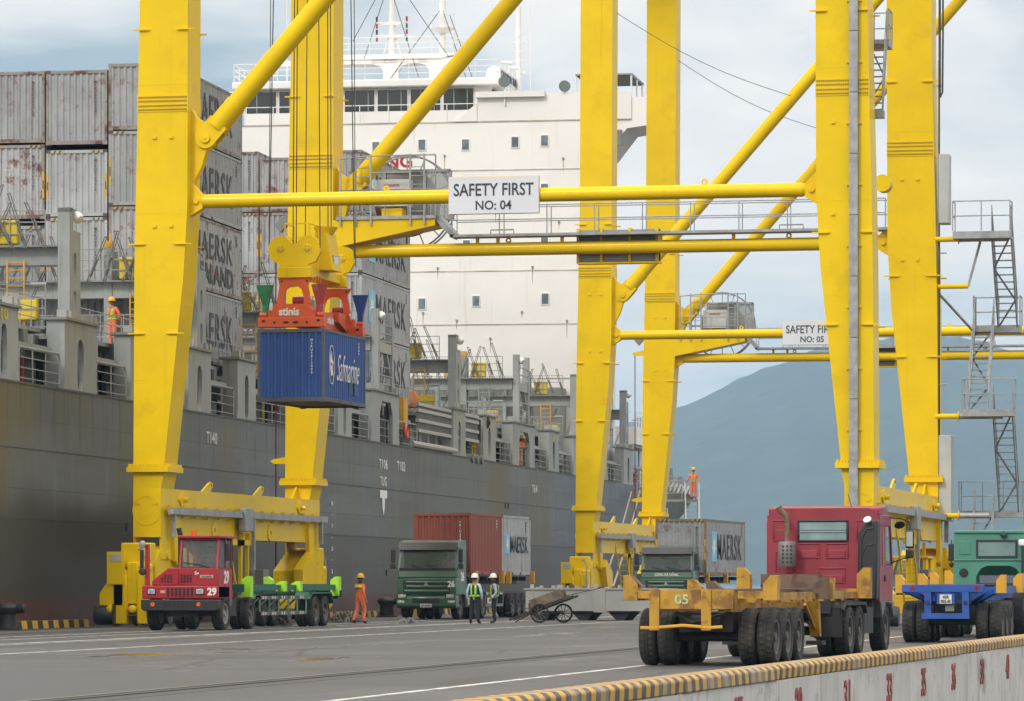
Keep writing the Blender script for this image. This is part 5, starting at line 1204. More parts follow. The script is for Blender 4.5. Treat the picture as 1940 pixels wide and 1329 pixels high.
    # trailer
    R = thing('skeletal_trailer', 'green skeletal trailer with lime reflective guides behind the red tractor', 'trailer', (o.x, o.y + 3.4, 0), 0)
    f = MB()
    for x in (-.5, .38): f.box(x, x + .12, 0, 12.0, 1.12, 1.42)
    for y in (.0, 2.3, 4.4, 6.4, 8.8, 11.7): f.box(-1.15, 1.15, y, y + .16, 1.22, 1.46)
    for s in (-1, 1): f.box(s * 1.18 - .05, s * 1.18 + .05, .1, 11.9, 1.26, 1.44)
    f.build('frame', TGRN, R)
    for y in (.05, 4.3, 6.3, 11.6):
        for s in (-1, 1):
            big = y in (.05, 11.6)
            g = MB().prism([(s * 1.05, 1.05 if big else 1.22), (s * 1.36, 1.05 if big else 1.22), (s * 1.36, 1.72 if big else 1.56), (s * 1.22, 1.72 if big else 1.56), (s * 1.05, 1.6 if big else 1.48)], y, y + .32, 'y').build('container_guide', LIME, R)
            MB().box(s * 1.08 if s < 0 else 1.08, s * 1.33 if s < 0 else 1.33, y - .012, y - .002, 1.10 if big else 1.27, 1.62 if big else 1.50).build('guide_face', LIME, g) if s > 0 else None
    sg = MB()
    for z in (1.02, .50): sg.box(1.16, 1.20, 1.8, 7.8, z - .06, z + .06)
    for k in range(6): sg.box(1.16, 1.2, 1.8 + k * 1.19, 1.88 + k * 1.19, .44, 1.08)
    for k in range(5): sg.bar((1.1, 2.0 + k * 1.19, 1.0), (.5, 2.4 + k * 1.19, .55), .05)
    so_ = sg.build('side_guard', mat('guard_green', (.10, .16, .12), .5), R)
    for k in range(5):
        for z in (1.02, .50):
            for j, m in enumerate((REFLW, REFLR, REFLW)): MB().box(1.201, 1.208, 2.1 + k * 1.2 + j * .14, 2.24 + k * 1.2 + j * .14, z - .045, z + .045).build('reflector', m, so_)
    for s in (-1, 1):
        MB().prism([(8.0, .95), (8.3, 1.18), (11.0, 1.18), (11.3, .8), (11.25, .78), (10.95, 1.13), (8.35, 1.13), (8.05, .93)], s * .68, s * 1.26, 'x').build('mudguard', TGRN, R)
        MB().bar((s * .6, 1.0, .3), (s * .6, 1.0, 1.1), .14).build('landing_leg', CHAS, R)
    axle(R, 8.95, .53, .29, 1.24); axle(R, 10.25, .53, .29, 1.24)
    rb = MB().box(-1.25, 1.25, 11.9, 12.0, .95, 1.25).build('rear_beam', TGRN, R)
    tl = MB().box(1.0, 1.42, 11.7, 11.85, 1.02, 1.24).build('lamp_bracket', CHAS, R)
    for x in (1.12, 1.3): MB().cyl((x, 11.68, 1.13), (x, 11.71, 1.13), .06, n=10).build('marker_lamp', LAMP, tl)
tractor29()

# ---- green cab-over trucks facing the camera
def cabover(T, number=None, legend=None, plate=None):
    w = 1.23
    low = MB().prism([(0.06, 1.70), (.0, 1.30), (.02, .98), (2.0, .98), (2.0, 1.70)], -w, w, 'x').build('cab_lower', HGRN, T, bevel=.05)
    up = MB().prism([(.06, 1.70), (.14, 2.06), (.26, 2.06), (.26, 1.70)], -w + .01, w - .01, 'x').build('cowl_panel', HGRN, T, bevel=.04)
    sh = MB()
    for x in (-w, w - .09): sh.hexa([(x, .10, 2.0), (x + .09, .10, 2.0), (x + .09, .24, 2.0), (x, .24, 2.0), (x + (.05 if x < 0 else -.05), .34, 2.9), (x + .09 + (.05 if x < 0 else -.05), .34, 2.9), (x + .09, .48, 2.9), (x, .48, 2.9)])
    for x in (-w, w - .06): sh.box(x, x + .06, 1.12, 2.0, 1.70, 2.98); sh.box(x, x + .06, .2, 1.15, 1.70, 2.12); sh.box(x, x + .06, .3, 1.15, 2.84, 2.98)
    sh.box(-w, w, 1.93, 2.0, 1.7, 2.98)
    sh.build('cab_shell', HGRN, T)
    rf = MB().prism([(.30, 2.88), (.48, 3.16), (.9, 3.24), (2.0, 3.24), (2.0, 2.95), (.34, 2.86)], -w + .02, w - .02, 'x').build('cab_roof', HGRN, T, bevel=.05)
    vz = MB().prism([(.16, 2.84), (.24, 3.14), (.44, 3.17), (.44, 3.13), (.29, 3.10), (.22, 2.83)], -w + .03, w - .03, 'x').build('sun_visor', mat('visor_grey', (.07, .068, .06), .45), T)
    MB().hexa([(-w + .08, .13, 2.06), (w - .08, .13, 2.06), (w - .08, .16, 2.06), (-w + .08, .16, 2.06), (-w + .13, .34, 2.88), (w - .13, .34, 2.88), (w - .13, .37, 2.88), (-w + .13, .37, 2.88)]).build('windscreen', CGLASS, T)
    ws = T.children[-1]
    for x0, x1 in ((.55, -.05), (-.15, -.7)): MB().tube([(x0, .10, 2.06), (x0 - .25, .14, 2.16), (x1, .17, 2.22)], .014, 5).build('wiper', BLKP, ws)
    MB().box(-w + .05, w - .05, .085, .13, 2.02, 2.09).build('scuttle_strip', BLKP, T)
    MB().box(w - .035, w - .02, .3, 1.12, 2.12, 2.84).build('side_window', CGLASS, T)
    MB().box(-w + .05, w - .05, .25, .75, 1.9, 2.08).build('dashboard', BLKP, T)
    for x in (-.62, .62): MB().box(x - .28, x + .28, 1.35, 1.6, 1.7, 2.6).build('seat', BLKP, T)
    MB().box(-1.15, -.5, 1.6, 1.9, 2.1, 2.8).build('curtain', mat('tan_curtain', (.32, .26, .14), .9), T)
    # grille with long slats
    gr = MB().box(-.98, .98, -.012, .05, 1.06, 1.62).build('grille', mat('grille_dark', (.012, .03, .02), .5), T)
    for z, x in ((1.52, .86), (1.34, .84), (1.16, .92)): MB().prism([(-.035, z - .055), (-.05, z), (-.02, z + .06), (.03, z + .06), (.03, z - .06)], -x, x, 'x').build('grille_slat', HGRN, gr, bevel=.012)
    em = MB()
    for a in (pi / 2, pi / 2 + 2 * pi / 3, pi / 2 + 4 * pi / 3):
        em.prism([(.15 * cos(a), 1.42 + .15 * sin(a)), (.07 * cos(a + 1.0), 1.42 + .07 * sin(a + 1.0)), (.015, 1.42), (.07 * cos(a - 1.0), 1.42 + .07 * sin(a - 1.0))], -.075, -.05, 'y')
    em.build('emblem', GALV, gr)
    bp = MB().prism([(.0, .98), (-.10, .9), (-.10, .55), (.04, .45), (.5, .45), (.5, .98)], -w - .02, w + .02, 'x').build('bumper', HGRN, T, bevel=.05)
    MB().box(-.58, .58, -.112, -.05, .67, .88).build('bumper_intake', BLKP, bp, bevel=.03)
    for s in (-1, 1):
        hl = MB().box(min(s * .80, s * 1.22), max(s * .80, s * 1.22), -.115, -.04, .86, 1.04).build('headlamp', BLKP, bp, bevel=.04); MB().box(min(s * .84, s * 1.17), max(s * .84, s * 1.17), -.125, -.1, .885, 1.015).build('lens', LAMP, hl, bevel=.03)
        MB().box(min(s * .9, s * 1.2), max(s * .9, s * 1.2), -.112, -.05, .66, .78).build('fog_lamp', LAMP, bp, bevel=.03)
        MB().prism([(.1, .98), (.35, 1.12), (1.5, 1.12), (1.8, .9), (1.72, .86), (1.45, 1.05), (.4, 1.05), (.18, .92)], min(s * .86, s * 1.25), max(s * .86, s * 1.25), 'x').build('wheel_arch', HGRN, T)
        mr = MB().box(min(s * 1.32, s * 1.5), max(s * 1.32, s * 1.5), .02, .12, 2.32, 2.86).build('mirror', BLKP, T, bevel=.03); MB().box(min(s * 1.32, s * 1.52), max(s * 1.32, s * 1.52), .02, .12, 2.06, 2.28).build('lower_mirror', BLKP, mr, bevel=.03)
        MB().tube([(s * 1.2, .3, 2.9), (s * 1.4, .1, 2.9), (s * 1.4, .07, 2.2), (s * 1.2, .2, 2.0)], .018, 5).build('mirror_arm', BLKP, mr)
        wheel(T, s * 1.04, 1.0, .52, .31, s > 0)
    pl = MB().box(-.24, .24, -.118, -.1, .50, .64).build('number_plate', PLATE, bp)
    if plate: text(plate, LETTER, pl, (0, -.122, .57), w=.42, h=.085)
    if number:
        digits(number, WLET, T, (1.03, -.02, 1.45), .30, .27); digits(number, WLET, T, (w + .004, 1.2, 1.75), .6, .38, '+x')
    if legend: text(legend, WLET, up, (0, .085, 1.90), w=1.12, h=.19, bold=.03)
    ch = MB(); ch.box(-.42, -.26, .3, 6.3, .75, 1.0); ch.box(.26, .42, .3, 6.3, .75, 1.0); ch.box(-1.1, -.5, 2.1, 3.2, .5, 1.0); ch.box(.5, 1.15, 2.1, 3.2, .5, 1.0); ch.box(-1, 1, .4, 1.6, .55, .9)
    ch.build('chassis', CHAS, T)
    axle(T, 3.9, .52, .28, 1.22); axle(T, 5.25, .52, .28, 1.22)
def flatbed(R, m, L, axles, zt=1.55, guides=(), gm=None):
    f = MB()
    for x in (-.5, .38): f.box(x, x + .12, 0, L, zt - .34, zt - .04)
    for k in range(int(L / 1.6) + 1): y = min(L - .14, k * 1.6); f.box(-1.2, 1.2, y, y + .14, zt - .2, zt - .02)
    f.build('frame', m, R)
    for (x, y) in guides: guide_block(R, x, y, zt - .32, zt + .22, gm or AMBP, .20, .28, True, 1 if x > 0 else -1)
    for y in axles: axle(R, y, .52, .28, 1.22)
    g = MB()
    for z in (1.05, .55): g.box(1.14, 1.18, 3.0, 6.6, z - .06, z + .06)
    for k in range(4): g.box(1.14, 1.18, 3.0 + k * 1.18, 3.08 + k * 1.18, .5, 1.1)
    so_ = g.build('side_guard', mat('guard_grey_green', (.16, .2, .17), .5), R)
    for k in range(5): MB().box(1.181, 1.187, 3.2 + k * .7, 3.45 + k * .7, 1.0, 1.1).build('reflector', REFLR if k % 2 else REFLW, so_)
    rs = random.Random(3)
o26 = W(808, 1174, 169.5)
T26 = thing('container_truck', 'green cab truck with white number 26 carrying the red container', 'truck', (o26.x, o26.y, 0), 0, 'green port trucks facing the camera')
cabover(T26, '26', None, '43C-04357')
R26 = thing('skeletal_trailer', 'dark trailer with amber guides under the red and the grey container', 'trailer', (o26.x, o26.y + 2.9, 0), 0)
flatbed(R26, CHAS, 12.6, (8.4, 9.7, 11.0), 1.78, [(1.3, .3), (1.3, 5.6), (1.3, 7.0), (1.3, 12.0), (-1.3, .3), (-1.3, 12.0)])
c_ = make_container((o26.x - 1.22, o26.y + 2.9, 1.80), 0, 6.06, 2.59, C_RED, 'oxide red twenty foot container on the truck with number 26', code='TRIU3849021', codem=WLET, post=C_RED)
c_ = make_container((o26.x - 1.22, o26.y + 9.05, 1.80), 0, 6.06, 2.59, C_PALE, 'pale grey container with star logo behind the oxide red one', code='MSKU4108827')
maersk(c_, 6.06, 1.55, 1.35, .72, 3.6)
oDN = W(1262, 1165, 195)
TDN = thing('container_truck', 'green cab truck with white lettering on its brow, behind the amber trailer', 'truck', (oDN.x, oDN.y, 0), 0, 'green port trucks facing the camera')
cabover(TDN, None, 'CẢNG ĐÀ NẴNG', '43C-05518')
RDN = thing('skeletal_trailer', 'dark trailer under the grey forty foot container beyond the amber trailer', 'trailer', (oDN.x + .1, oDN.y + 2.9, 0), 0)
flatbed(RDN, CHAS, 12.6, (8.4, 9.7, 11.0), 1.80, [(1.3, .3), (1.3, 6.0), (1.3, 12.0)])
oc = W(1289, 1165, 197.5)
c_ = make_container((oc.x - 1.2, oc.y, 1.82), 0, 12.19, 2.70, C_GREY, 'grey forty foot container with light blue star logo on the farther green truck', hazard=True, stickers=True, code='MSKU7023348', post=mat('amber_post', (.24, .17, .09), .6, var=.2, vscale=2, blot=('5c3a1a', .6, 2, .5)))
maersk(c_, 12.19, 3.1, 1.40, 1.25, 7.6)

# ---- amber trailer 05 behind its faded red tractor, seen from the rear
def trailer05():
    o = W(1326, 1257, 76.0); R = thing('skeletal_trailer', 'worn amber skeletal trailer with stencilled 05 on its rear beam', 'trailer', (o.x, o.y, 0), radians(-1.35))
    rb = MB().box(-.78, .62, 0, .12, 1.04, 1.40).build('rear_beam', AMB, R, bevel=.01)
    text('05', mat('stencil_green', (.50, .60, .36), .7, var=.3, vscale=6), rb, (-.34, -.006, 1.22), w=.25, h=.18, bold=.02)
    MB().cyl((-.62, -.004, 1.18), (-.62, .02, 1.18), .06, n=16).build('beam_hole', mat('amber_shade', (.40, .2, .02), .6), rb)
    for x in (-.84, .12): 
        MB().box(x - .09, x + .09, -.05, .0, .66, 1.41).build('bumper_post', AMB, R)
    MB().tube([(-1.1, -.02, .70), (-.85, -.03, .70), (-.3, -.03, .745), (.2, -.03, .705), (.42, -.02, .72)], .032, 6).build('bumper_bar', AMBP, R)
    for s in (-1, 1):
        MB().box(min(s * .70, s * 1.18), max(s * .70, s * 1.18), .02, .2, 1.24, 1.38).build('outrigger', AMB, R)
        g = MB().prism([(s * 1.16, 1.20), (s * 1.43, 1.20), (s * 1.43, 1.66), (s * 1.30, 1.66), (s * 1.16, 1.50)], 0, .34, 'y').build('container_guide', AMB, R, bevel=.008)
        MB().prism([(s * 1.155, 1.505), (s * 1.30, 1.665), (s * 1.10, 1.665 - .2)], .02, .32, 'y').build('guide_ramp', RUSTB, g)
    fr = MB()
    for x in (-.55, .43): fr.box(x, x + .12, .12, 12.2, 1.0, 1.36)
    for k in range(9): fr.box(-1.1, 1.1, .9 + k * 1.35, 1.0 + k * 1.35, 1.16, 1.30)
    for s in (-1, 1): fr.box(s * 1.12 - .05, s * 1.12 + .05, .3, 12.0, 1.2, 1.34)
    fr.build('frame', AMB, R)
    dk = MB()
    for x, wd in ((-.5, .26), (.5, .26), (-.05, .16)): dk.box(x - wd / 2, x + wd / 2, .15, 12.2, 1.385, 1.405)
    for k in range(4): dk.hexa([(-.9, 1.0 + 2.8 * k, 1.36), (.9, 2.2 + 2.8 * k, 1.36), (.9, 2.3 + 2.8 * k, 1.36), (-.9, 1.1 + 2.8 * k, 1.36), (-.9, 1.0 + 2.8 * k, 1.38), (.9, 2.2 + 2.8 * k, 1.38), (.9, 2.3 + 2.8 * k, 1.38), (-.9, 1.1 + 2.8 * k, 1.38)])
    dk.build('deck_plate', RUSTB, R)
    for (x, y, z1, m) in ((-.75, 5.4, 1.56, RUSTB), (-1.22, 5.9, 1.58, AMB), (-1.25, 11.6, 1.84, AMB), (1.32, 11.4, 1.84, AMB), (1.25, 6.1, 1.62, RUSTB), (1.30, 6.5, 1.62, AMB)):
        MB().prism([(x - .14, 1.2), (x + .14, 1.2), (x + .14, z1 if x > 0 else z1 - .14), (x, z1), (x - .14, z1 - .14 if x > 0 else z1)], y, y + .3, 'y').build('container_guide', m, R)
    for s in (-1, 1): MB().box(min(s * .6, s * 1.2), max(s * .6, s * 1.2), 11.4, 11.7, 1.22, 1.40).build('outrigger', AMB, R)
    MB().box(-.98, .30, 12.2, 12.45, 1.40, 1.70).build('front_bulkhead', RUSTB, R)
    for y in (1.05, 2.35, 3.65): axle(R, y, .53, .29, 1.25)
    for s in (-1, 1): 
        MB().prism([(7.6, 1.2), (8.0, 1.2), (8.15, .45), (7.95, .45)], min(s * .75, s * .95), max(s * .75, s * .95), 'x').build('landing_leg', AMB, R); MB().box(min(s * .68, s * 1.02), max(s * .68, s * 1.02), 7.85, 8.3, .28, .36).build('leg_foot', CHAS, R)
        MB().bar((s * .8, 7.0, 1.1), (s * .85, 7.9, .6), .06).build('leg_brace', AMB, R)
    un = MB(); un.box(-.5, .5, .6, 4.4, .62, .98); un.cyl((-.25, .5, .80), (.3, .5, .80), .13, n=12); un.tube([(-.5, .3, .95), (-.2, .25, .8), (.2, .3, .9), (.5, .4, 1.0)], .03, 6); un.build('suspension', CHAS, R)
    MB().box(-.05, 1.0, 9.0, 11.0, .9, 1.2).build('gooseneck', CHAS, R)
    return o
o05 = trailer05()
def red_tractor():
    T = thing('tractor_unit', 'faded red tractor unit seen from behind, coupled to the amber trailer', 'truck', (o05.x + 9.4 * sin(radians(1.35)), o05.y + 9.4, 0), radians(-1.35))
    yc = 5.0       # rear wall of the cab
    w = 1.23
    rear = MB().prism([(-w, 1.12), (w, 1.12), (w, 2.80), (w - .03, 2.96), (w - .10, 3.07), (w - .22, 3.13), (-w + .22, 3.13), (-w + .10, 3.07), (-w + .03, 2.96), (-w, 2.80)], yc, yc + .06, 'y').build('cab_rear', FRED, T)
    def ring(x0, x1, z0, z1, y0, y1, t, m, nm, par):
        b = MB(); b.box(x0, x1, y0, y1, z0, z0 + t); b.box(x0, x1, y0, y1, z1 - t, z1); b.box(x0, x0 + t, y0, y1, z0 + t, z1 - t); b.box(x1 - t, x1, y0, y1, z0 + t, z1 - t); return b.build(nm, m, par, bevel=.02)
    rw = ring(-.56, .56, 2.40, 2.88, yc - .03, yc + .02, .05, BLKP, 'window_seal', rear)
    MB().box(-.51, .51, yc - .012, yc - .004, 2.45, 2.83).build('pane', mat('rear_window_glass', (.22, .33, .34), .12, var=.15, vscale=2), rw)
    for z in (2.62, 2.67): MB().cyl((-.5, yc - .03, z), (.5, yc - .03, z), .008, n=5).build('guard_wire', GALV, rw)
    for (x0, x1, z0, z1) in ((-1.10, -.74, 2.42, 2.88), (.72, 1.1, 2.42, 2.88), (-.54, -.06, 2.04, 2.38), (.06, .56, 2.04, 2.38), (-1.05, -.6, 1.7, 2.2), (-.1, .5, 1.5, 1.85)):
        ring(x0, x1, z0, z1, yc - .018, yc + .01, .035, FRED, 'pressed_panel', rear)
        MB().box(x0 + .06, x1 - .06, yc - .02, yc + .01, z0 + .02, z0 + (z1 - z0) * .55).build('pressed_panel', FRED, rear, bevel=.02)
    side = MB()
    side.prism([(yc + .06, 1.12), (yc + 2.0, 1.12), (yc + 2.1, 1.9), (yc + .06, 1.9)], w - .06, w, 'x'); side.prism([(yc + .06, 2.75), (yc + 1.8, 2.75), (yc + 1.7, 3.0), (yc + .06, 2.98)], w - .06, w, 'x'); side.box(w - .06, w, yc + .06, yc + .9, 1.9, 2.75); side.prism([(yc + 1.95, 1.9), (yc + 2.1, 1.9), (yc + 1.8, 2.75), (yc + 1.7, 2.75)], w - .06, w, 'x')
    MB().prism([(yc + .06, 1.12), (yc + 2.0, 1.12), (yc + 2.1, 1.9), (yc + 1.7, 2.98), (yc + .06, 2.98)], -w, -w + .06, 'x').build('cab_side', FRED, T)
    so_ = side.build('cab_side', FRED, T, bevel=.01)
    MB().box(w - .04, w - .02, yc + .9, yc + 1.85, 1.92, 2.74).build('side_window', CGLASS, so_)
    MB().box(w, w + .02, yc + .45, yc + .5, 1.9, 2.6).build('grab_handle', GALV, so_); MB().box(w, w + .03, yc + .7, yc + .85, 1.55, 1.68).build('door_handle', BLKP, so_)
    MB().prism([(yc + .06, 2.98), (yc + .06, 3.13), (yc + 1.2, 3.2), (yc + 1.75, 3.0), (yc + 1.75, 2.95)], -w + .03, w - .03, 'x').build('cab_roof', FRED, T, bevel=.05)
    MB().box(-w + .05, w - .05, yc + 1.9, yc + 1.98, 1.2, 1.95).build('cab_front', FRED, T); MB().hexa([(-w + .1, yc + 2.05, 1.95), (w - .1, yc + 2.05, 1.95), (w - .1, yc + 2.08, 1.95), (-w + .1, yc + 2.08, 1.95), (-w + .1, yc + 1.75, 2.95), (w - .1, yc + 1.75, 2.95), (w - .1, yc + 1.78, 2.95), (-w + .1, yc + 1.78, 2.95)]).build('windscreen', CGLASS, T)
    # exhaust
    MB().lathe([(.17, 0), (.19, .03), (.19, .52), (.17, .55)], (-.72, yc - .38, 1.86), (0, 0, 1), 18).build('muffler', mat('muffler_steel', (.20, .19, .18), .55, metal=.3, var=.15, vscale=6), T)
    mf = T.children[-1]
    for zz in range(5):
        for k in range(3): MB().box(-.80 + k * .09, -.765 + k * .09, yc - .575, yc - .55, 1.95 + zz * .085, 1.985 + zz * .085).build('muffler_slot', DARKI, mf)
    MB().tube([(-.72, yc - .38, 2.4), (-.72, yc - .38, 2.85), (-.74, yc - .38, 2.97), (-.84, yc - .40, 3.06), (-.90, yc - .42, 3.16)], [.055, .055, .06, .065, .07], 10).build('exhaust_pipe', mat('rusty_pipe', (.18, .12, .08), .6, var=.25, vscale=6), mf)
    sn = MB().prism([(.80, 1.15), (1.22, 1.15), (1.25, 2.88), (.98, 2.84), (.82, 2.6)], yc - .42, yc - .03, 'y').build('air_intake', BLKP, T, bevel=.05)
    for z0 in (1.9, 2.25): MB().tube([(.9, yc - .43, 1.85), (.9, yc - .43, z0 + .2), (1.0, yc - .43, z0 + .42), (1.15, yc - .43, z0 + .45)], .015, 5).build('intake_rib', BLKP, sn)
    MB().lathe([(.01, 0), (.09, .02), (.09, .05), (.01, .06)], (1.04, yc - .44, 2.85), (-.2, -.6, .6), 10).build('intake_cap', WHITE, sn)
    mr = MB().box(1.55, 1.73, yc + 1.75, yc + 1.86, 2.28, 2.68).build('mirror', BLKP, T, bevel=.03); MB().box(1.57, 1.71, yc + 1.735, yc + 1.75, 2.32, 2.64).build('mirror_glass', mat('mirror_face', (.45, .5, .5), .05, metal=.9), mr)
    MB().box(1.55, 1.72, yc + 1.75, yc + 1.86, 2.06, 2.25).build('lower_mirror', BLKP, mr, bevel=.03); MB().tube([(1.2, yc + 1.5, 2.95), (1.45, yc + 1.7, 2.93), (1.64, yc + 1.8, 2.85), (1.64, yc + 1.8, 2.65)], .018, 6).build('mirror_arm', BLKP, mr); MB().tube([(1.2, yc + 1.8, 1.95), (1.6, yc + 1.8, 2.08)], .015, 5).build('mirror_arm', BLKP, mr)
    MB().lathe([(.01, 0), (.10, .02), (.12, .05), (.01, .07)], (1.42, yc + 1.7, 2.82), (.2, -.5, -.6), 12).build('kerb_mirror', BLKP, mr)
    MB().prism([(yc + .1, 1.12), (yc + 2.1, 1.12), (yc + 2.1, .75), (yc + 1.7, 1.05), (yc + .9, 1.08), (yc + .3, .75)], .9, 1.25, 'x').build('wheel_arch', mat('grey_plastic', (.13, .13, .14), .5), T, bevel=.03)
    MB().prism([(yc + .1, 1.12), (yc + 2.1, 1.12), (yc + 2.1, .75), (yc + 1.7, 1.05), (yc + .9, 1.08), (yc + .3, .75)], -1.25, -.9, 'x').build('wheel_arch', MATS['grey_plastic'], T)
    ch = MB(); ch.box(-.42, -.28, 0, yc + 2, .72, 1.0); ch.box(.28, .42, 0, yc + 2, .72, 1.0); ch.box(.45, 1.15, 3.3, 4.6, .45, 1.0); ch.box(-1.15, -.45, 3.3, 4.6, .45, 1.0); ch.cyl((.7, 3.2, .8), (.7, 4.9, .8), .3, n=14); ch.box(-.6, .6, 1.2, 2.6, 1.0, 1.12); ch.box(-1.1, 1.1, yc - .2, yc + .1, .9, 1.15)
    ch.build('chassis', CHAS, T)
    for s in (-1, 1):
        MB().prism([(-.25, .98), (.1, 1.12), (2.9, 1.12), (3.1, .9), (3.05, .88), (2.85, 1.06), (.12, 1.06), (-.2, .94)], min(s * .6, s * 1.25), max(s * .6, s * 1.25), 'x').build('mudguard', CHAS, T)
        MB().box(min(s * .58, s * 1.22), max(s * .58, s * 1.22), -.32, -.29, .42, 1.02).build('mudflap', BLACK, T)
        wheel(T, s * 1.06, yc + 1.15, .53, .31, s > 0)
    axle(T, .75, .53, .29, 1.25); axle(T, 2.1, .53, .29, 1.25)
    MB().tube([(-.2, 0, 1.0), (.5, -.1, .7), (.6, -.2, .45), (.75, -.2, .35)], .02, 6).build('air_hose', BLKP, T)
    MB().cyl((.55, yc + .5, 3.15), (.47, yc + .5, 3.45), .008, n=5).build('aerial', BLKP, T)
red_tractor()

# ---- blue trailer behind its teal tractor
def blue_rig():
    o = W(1799, 1216, 105.0); R = thing('skeletal_trailer', 'blue skeletal trailer with amber guides behind the teal tractor', 'trailer', (o.x, o.y, 0), 0)
    rb = MB().box(-1.2, .86, 0, .14, 1.28, 1.47).build('rear_beam', BLUT, R, bevel=.01)
    for x in (-.94, .68): MB().cyl((x, -.012, 1.39), (x, .02, 1.39), .06, n=14).build('tail_lamp', RLMP, rb)
    for x in (-.55, .40): MB().box(x - .085, x + .085, -.02, .1, .74, 1.28).build('bumper_post', BLUT, R); MB().cyl((x, -.06, 1.02), (x, .0, 1.02), .05, n=10).build('post_bolt', CHAS, R)
    MB().box(-.70, .50, -.04, .06, .61, .75).build('bumper_bar', BLUT, R)
    pp = MB().box(-.32, .12, .03, .05, .98, 1.25).build('plate_bracket', BLUT, R); pl = MB().box(-.25, .05, .015, .028, .99, 1.22).build('number_plate', PLATE, pp)
    text('43R\n005.45', LETTER, pl, (-.10, .01, 1.105), w=.25, h=.19, bold=.02)
    fr = MB()
    for x in (-.5, .38): fr.box(x, x + .12, .14, 12.2, 1.05, 1.42)
    for k in range(9): fr.box(-1.1, 1.1, .6 + k * 1.4, .72 + k * 1.4, 1.25, 1.40)
    for s in (-1, 1): fr.box(s * 1.15 - .05, s * 1.15 + .05, .14, 12.0, 1.24, 1.44); fr.bar((s * 1.1, .4, 1.3), (s * .5, 1.1, 1.0), .12)
    fr.build('frame', BLUT, R)
    dk = MB()
    for x in (-.45, .45, 0): dk.box(x - .12, x + .12, .2, 12, 1.465, 1.482)
    dk.build('deck_plate', RUSTB, R)
    for (x, y, z1) in ((-1.26, .1, 1.72), (-1.2, 4.8, 1.76), (-1.15, 7.2, 1.8), (-1.2, 11.5, 1.86), (1.28, .1, 1.72), (1.26, 5.2, 1.76), (1.25, 7.3, 1.78), (1.25, 11.4, 1.8)):
        g = MB().prism([(x - .12, 1.26), (x + .12, 1.26), (x + .12, z1 if x > 0 else z1 - .14), (x, z1), (x - .12, z1 - .14 if x > 0 else z1)], y, y + .3, 'y').build('container_guide', AMBP, R)
    for y in (1.0, 2.3, 3.6): axle(R, y, .53, .29, 1.25)
    MB().box(-.45, .45, .7, 4.2, .6, 1.0).build('suspension', CHAS, R); MB().box(-.12, .1, .1, .25, .8, .96).build('rear_light_box', mat('dirty_glass', (.2, .19, .16), .4), R)
    MB().box(-.4, .75, 12.1, 12.3, 1.5, 1.72).build('front_bulkhead', mat('slate_steel', (.10, .12, .16), .6), R)
    T = thing('tractor_unit', 'teal green tractor unit with bonnet cab seen from behind, coupled to the blue trailer', 'truck', (o.x - .22, o.y + 10.0, 0), 0)
    yc = 4.6; w = 1.16
    # rear wall with an arch cut out
    arch = [(-.52, 1.35), (-.52, 1.7), (-.38, 1.92), (-.2, 2.0), (.45, 2.0), (.62, 1.92), (.78, 1.7), (.78, 1.35)]
    rear = MB(); rear.prism([(-w, 1.35), (-.52, 1.35), (-.52, 1.7), (-.38, 1.92), (-.2, 2.0), (-.2, 2.24), (-w, 2.24)], yc, yc + .05, 'y'); rear.prism([(-.2, 2.0), (.45, 2.0), (.62, 1.92), (.78, 1.7), (.78, 1.35), (w, 1.35), (w, 2.24), (-.2, 2.24)], yc, yc + .05, 'y')
    rear.box(-w, -.48, yc, yc + .05, 2.24, 2.72); rear.box(.62, w, yc, yc + .05, 2.24, 2.72); rear.prism([(-w, 2.72), (w, 2.72), (w, 2.86), (w - .1, 2.95), (-w + .1, 2.95), (-w, 2.86)], yc, yc + .05, 'y')
    ro = rear.build('cab_rear', TEAL, T)
    MB().box(-.46, .60, yc - .01, yc + .012, 2.27, 2.69).build('rear_window', mat('teal_glass', (.20, .30, .28), .1, var=.15, alpha=.6), ro)
    fr2 = MB(); fr2.box(-.52, .66, yc - .025, yc, 2.22, 2.28); fr2.box(-.52, .66, yc - .025, yc, 2.68, 2.74); fr2.box(-.52, -.46, yc - .025, yc, 2.28, 2.68); fr2.box(.60, .66, yc - .025, yc, 2.28, 2.68); fr2.build('window_seal', BLKP, ro)
    MB().box(-1.0, -.68, yc - .02, yc, 2.32, 2.70).build('pressed_panel', TEAL, ro, bevel=.03); MB().box(-w, w, yc - .03, yc - .0, 2.14, 2.19).build('belt_rib', TEAL, ro, bevel=.01)
    MB().lathe([(.02, 0), (.12, .0), (.13, .015), (.11, .02)], (-.87, yc - .005, 1.80), (0, -1, 0), 14).build('louvre', DARKI, ro)
    bd = MB(); bd.box(-w, -w + .05, yc + .05, yc + 1.7, 1.35, 2.3); bd.box(w - .05, w, yc + .05, yc + 1.7, 1.35, 2.3); bd.box(-w, -w + .05, yc + .05, yc + .3, 2.3, 2.9); bd.box(w - .05, w, yc + .05, yc + .3, 2.3, 2.9); bd.box(-w, w, yc + 1.65, yc + 1.7, 1.35, 2.2); bd.box(-w, -w + .07, yc + 1.55, yc + 1.65, 2.2, 2.9); bd.box(w - .07, w, yc + 1.55, yc + 1.65, 2.2, 2.9); bd.build('cab_shell', TEAL, T)
    MB().prism([(-w - .02, 2.92), (w + .02, 2.92), (w - .05, 3.02), (-w + .05, 3.02)], yc - .05, yc + 1.75, 'y').build('cab_roof', TEAL, T, bevel=.03)
    MB().lathe([(.10, 0), (.10, .06), (.05, .1)], (.27, yc - .04, 2.90), (0, -1, 0), 12).build('roof_lamp', mat('dark_teal', (.02, .06, .05), .4), T)
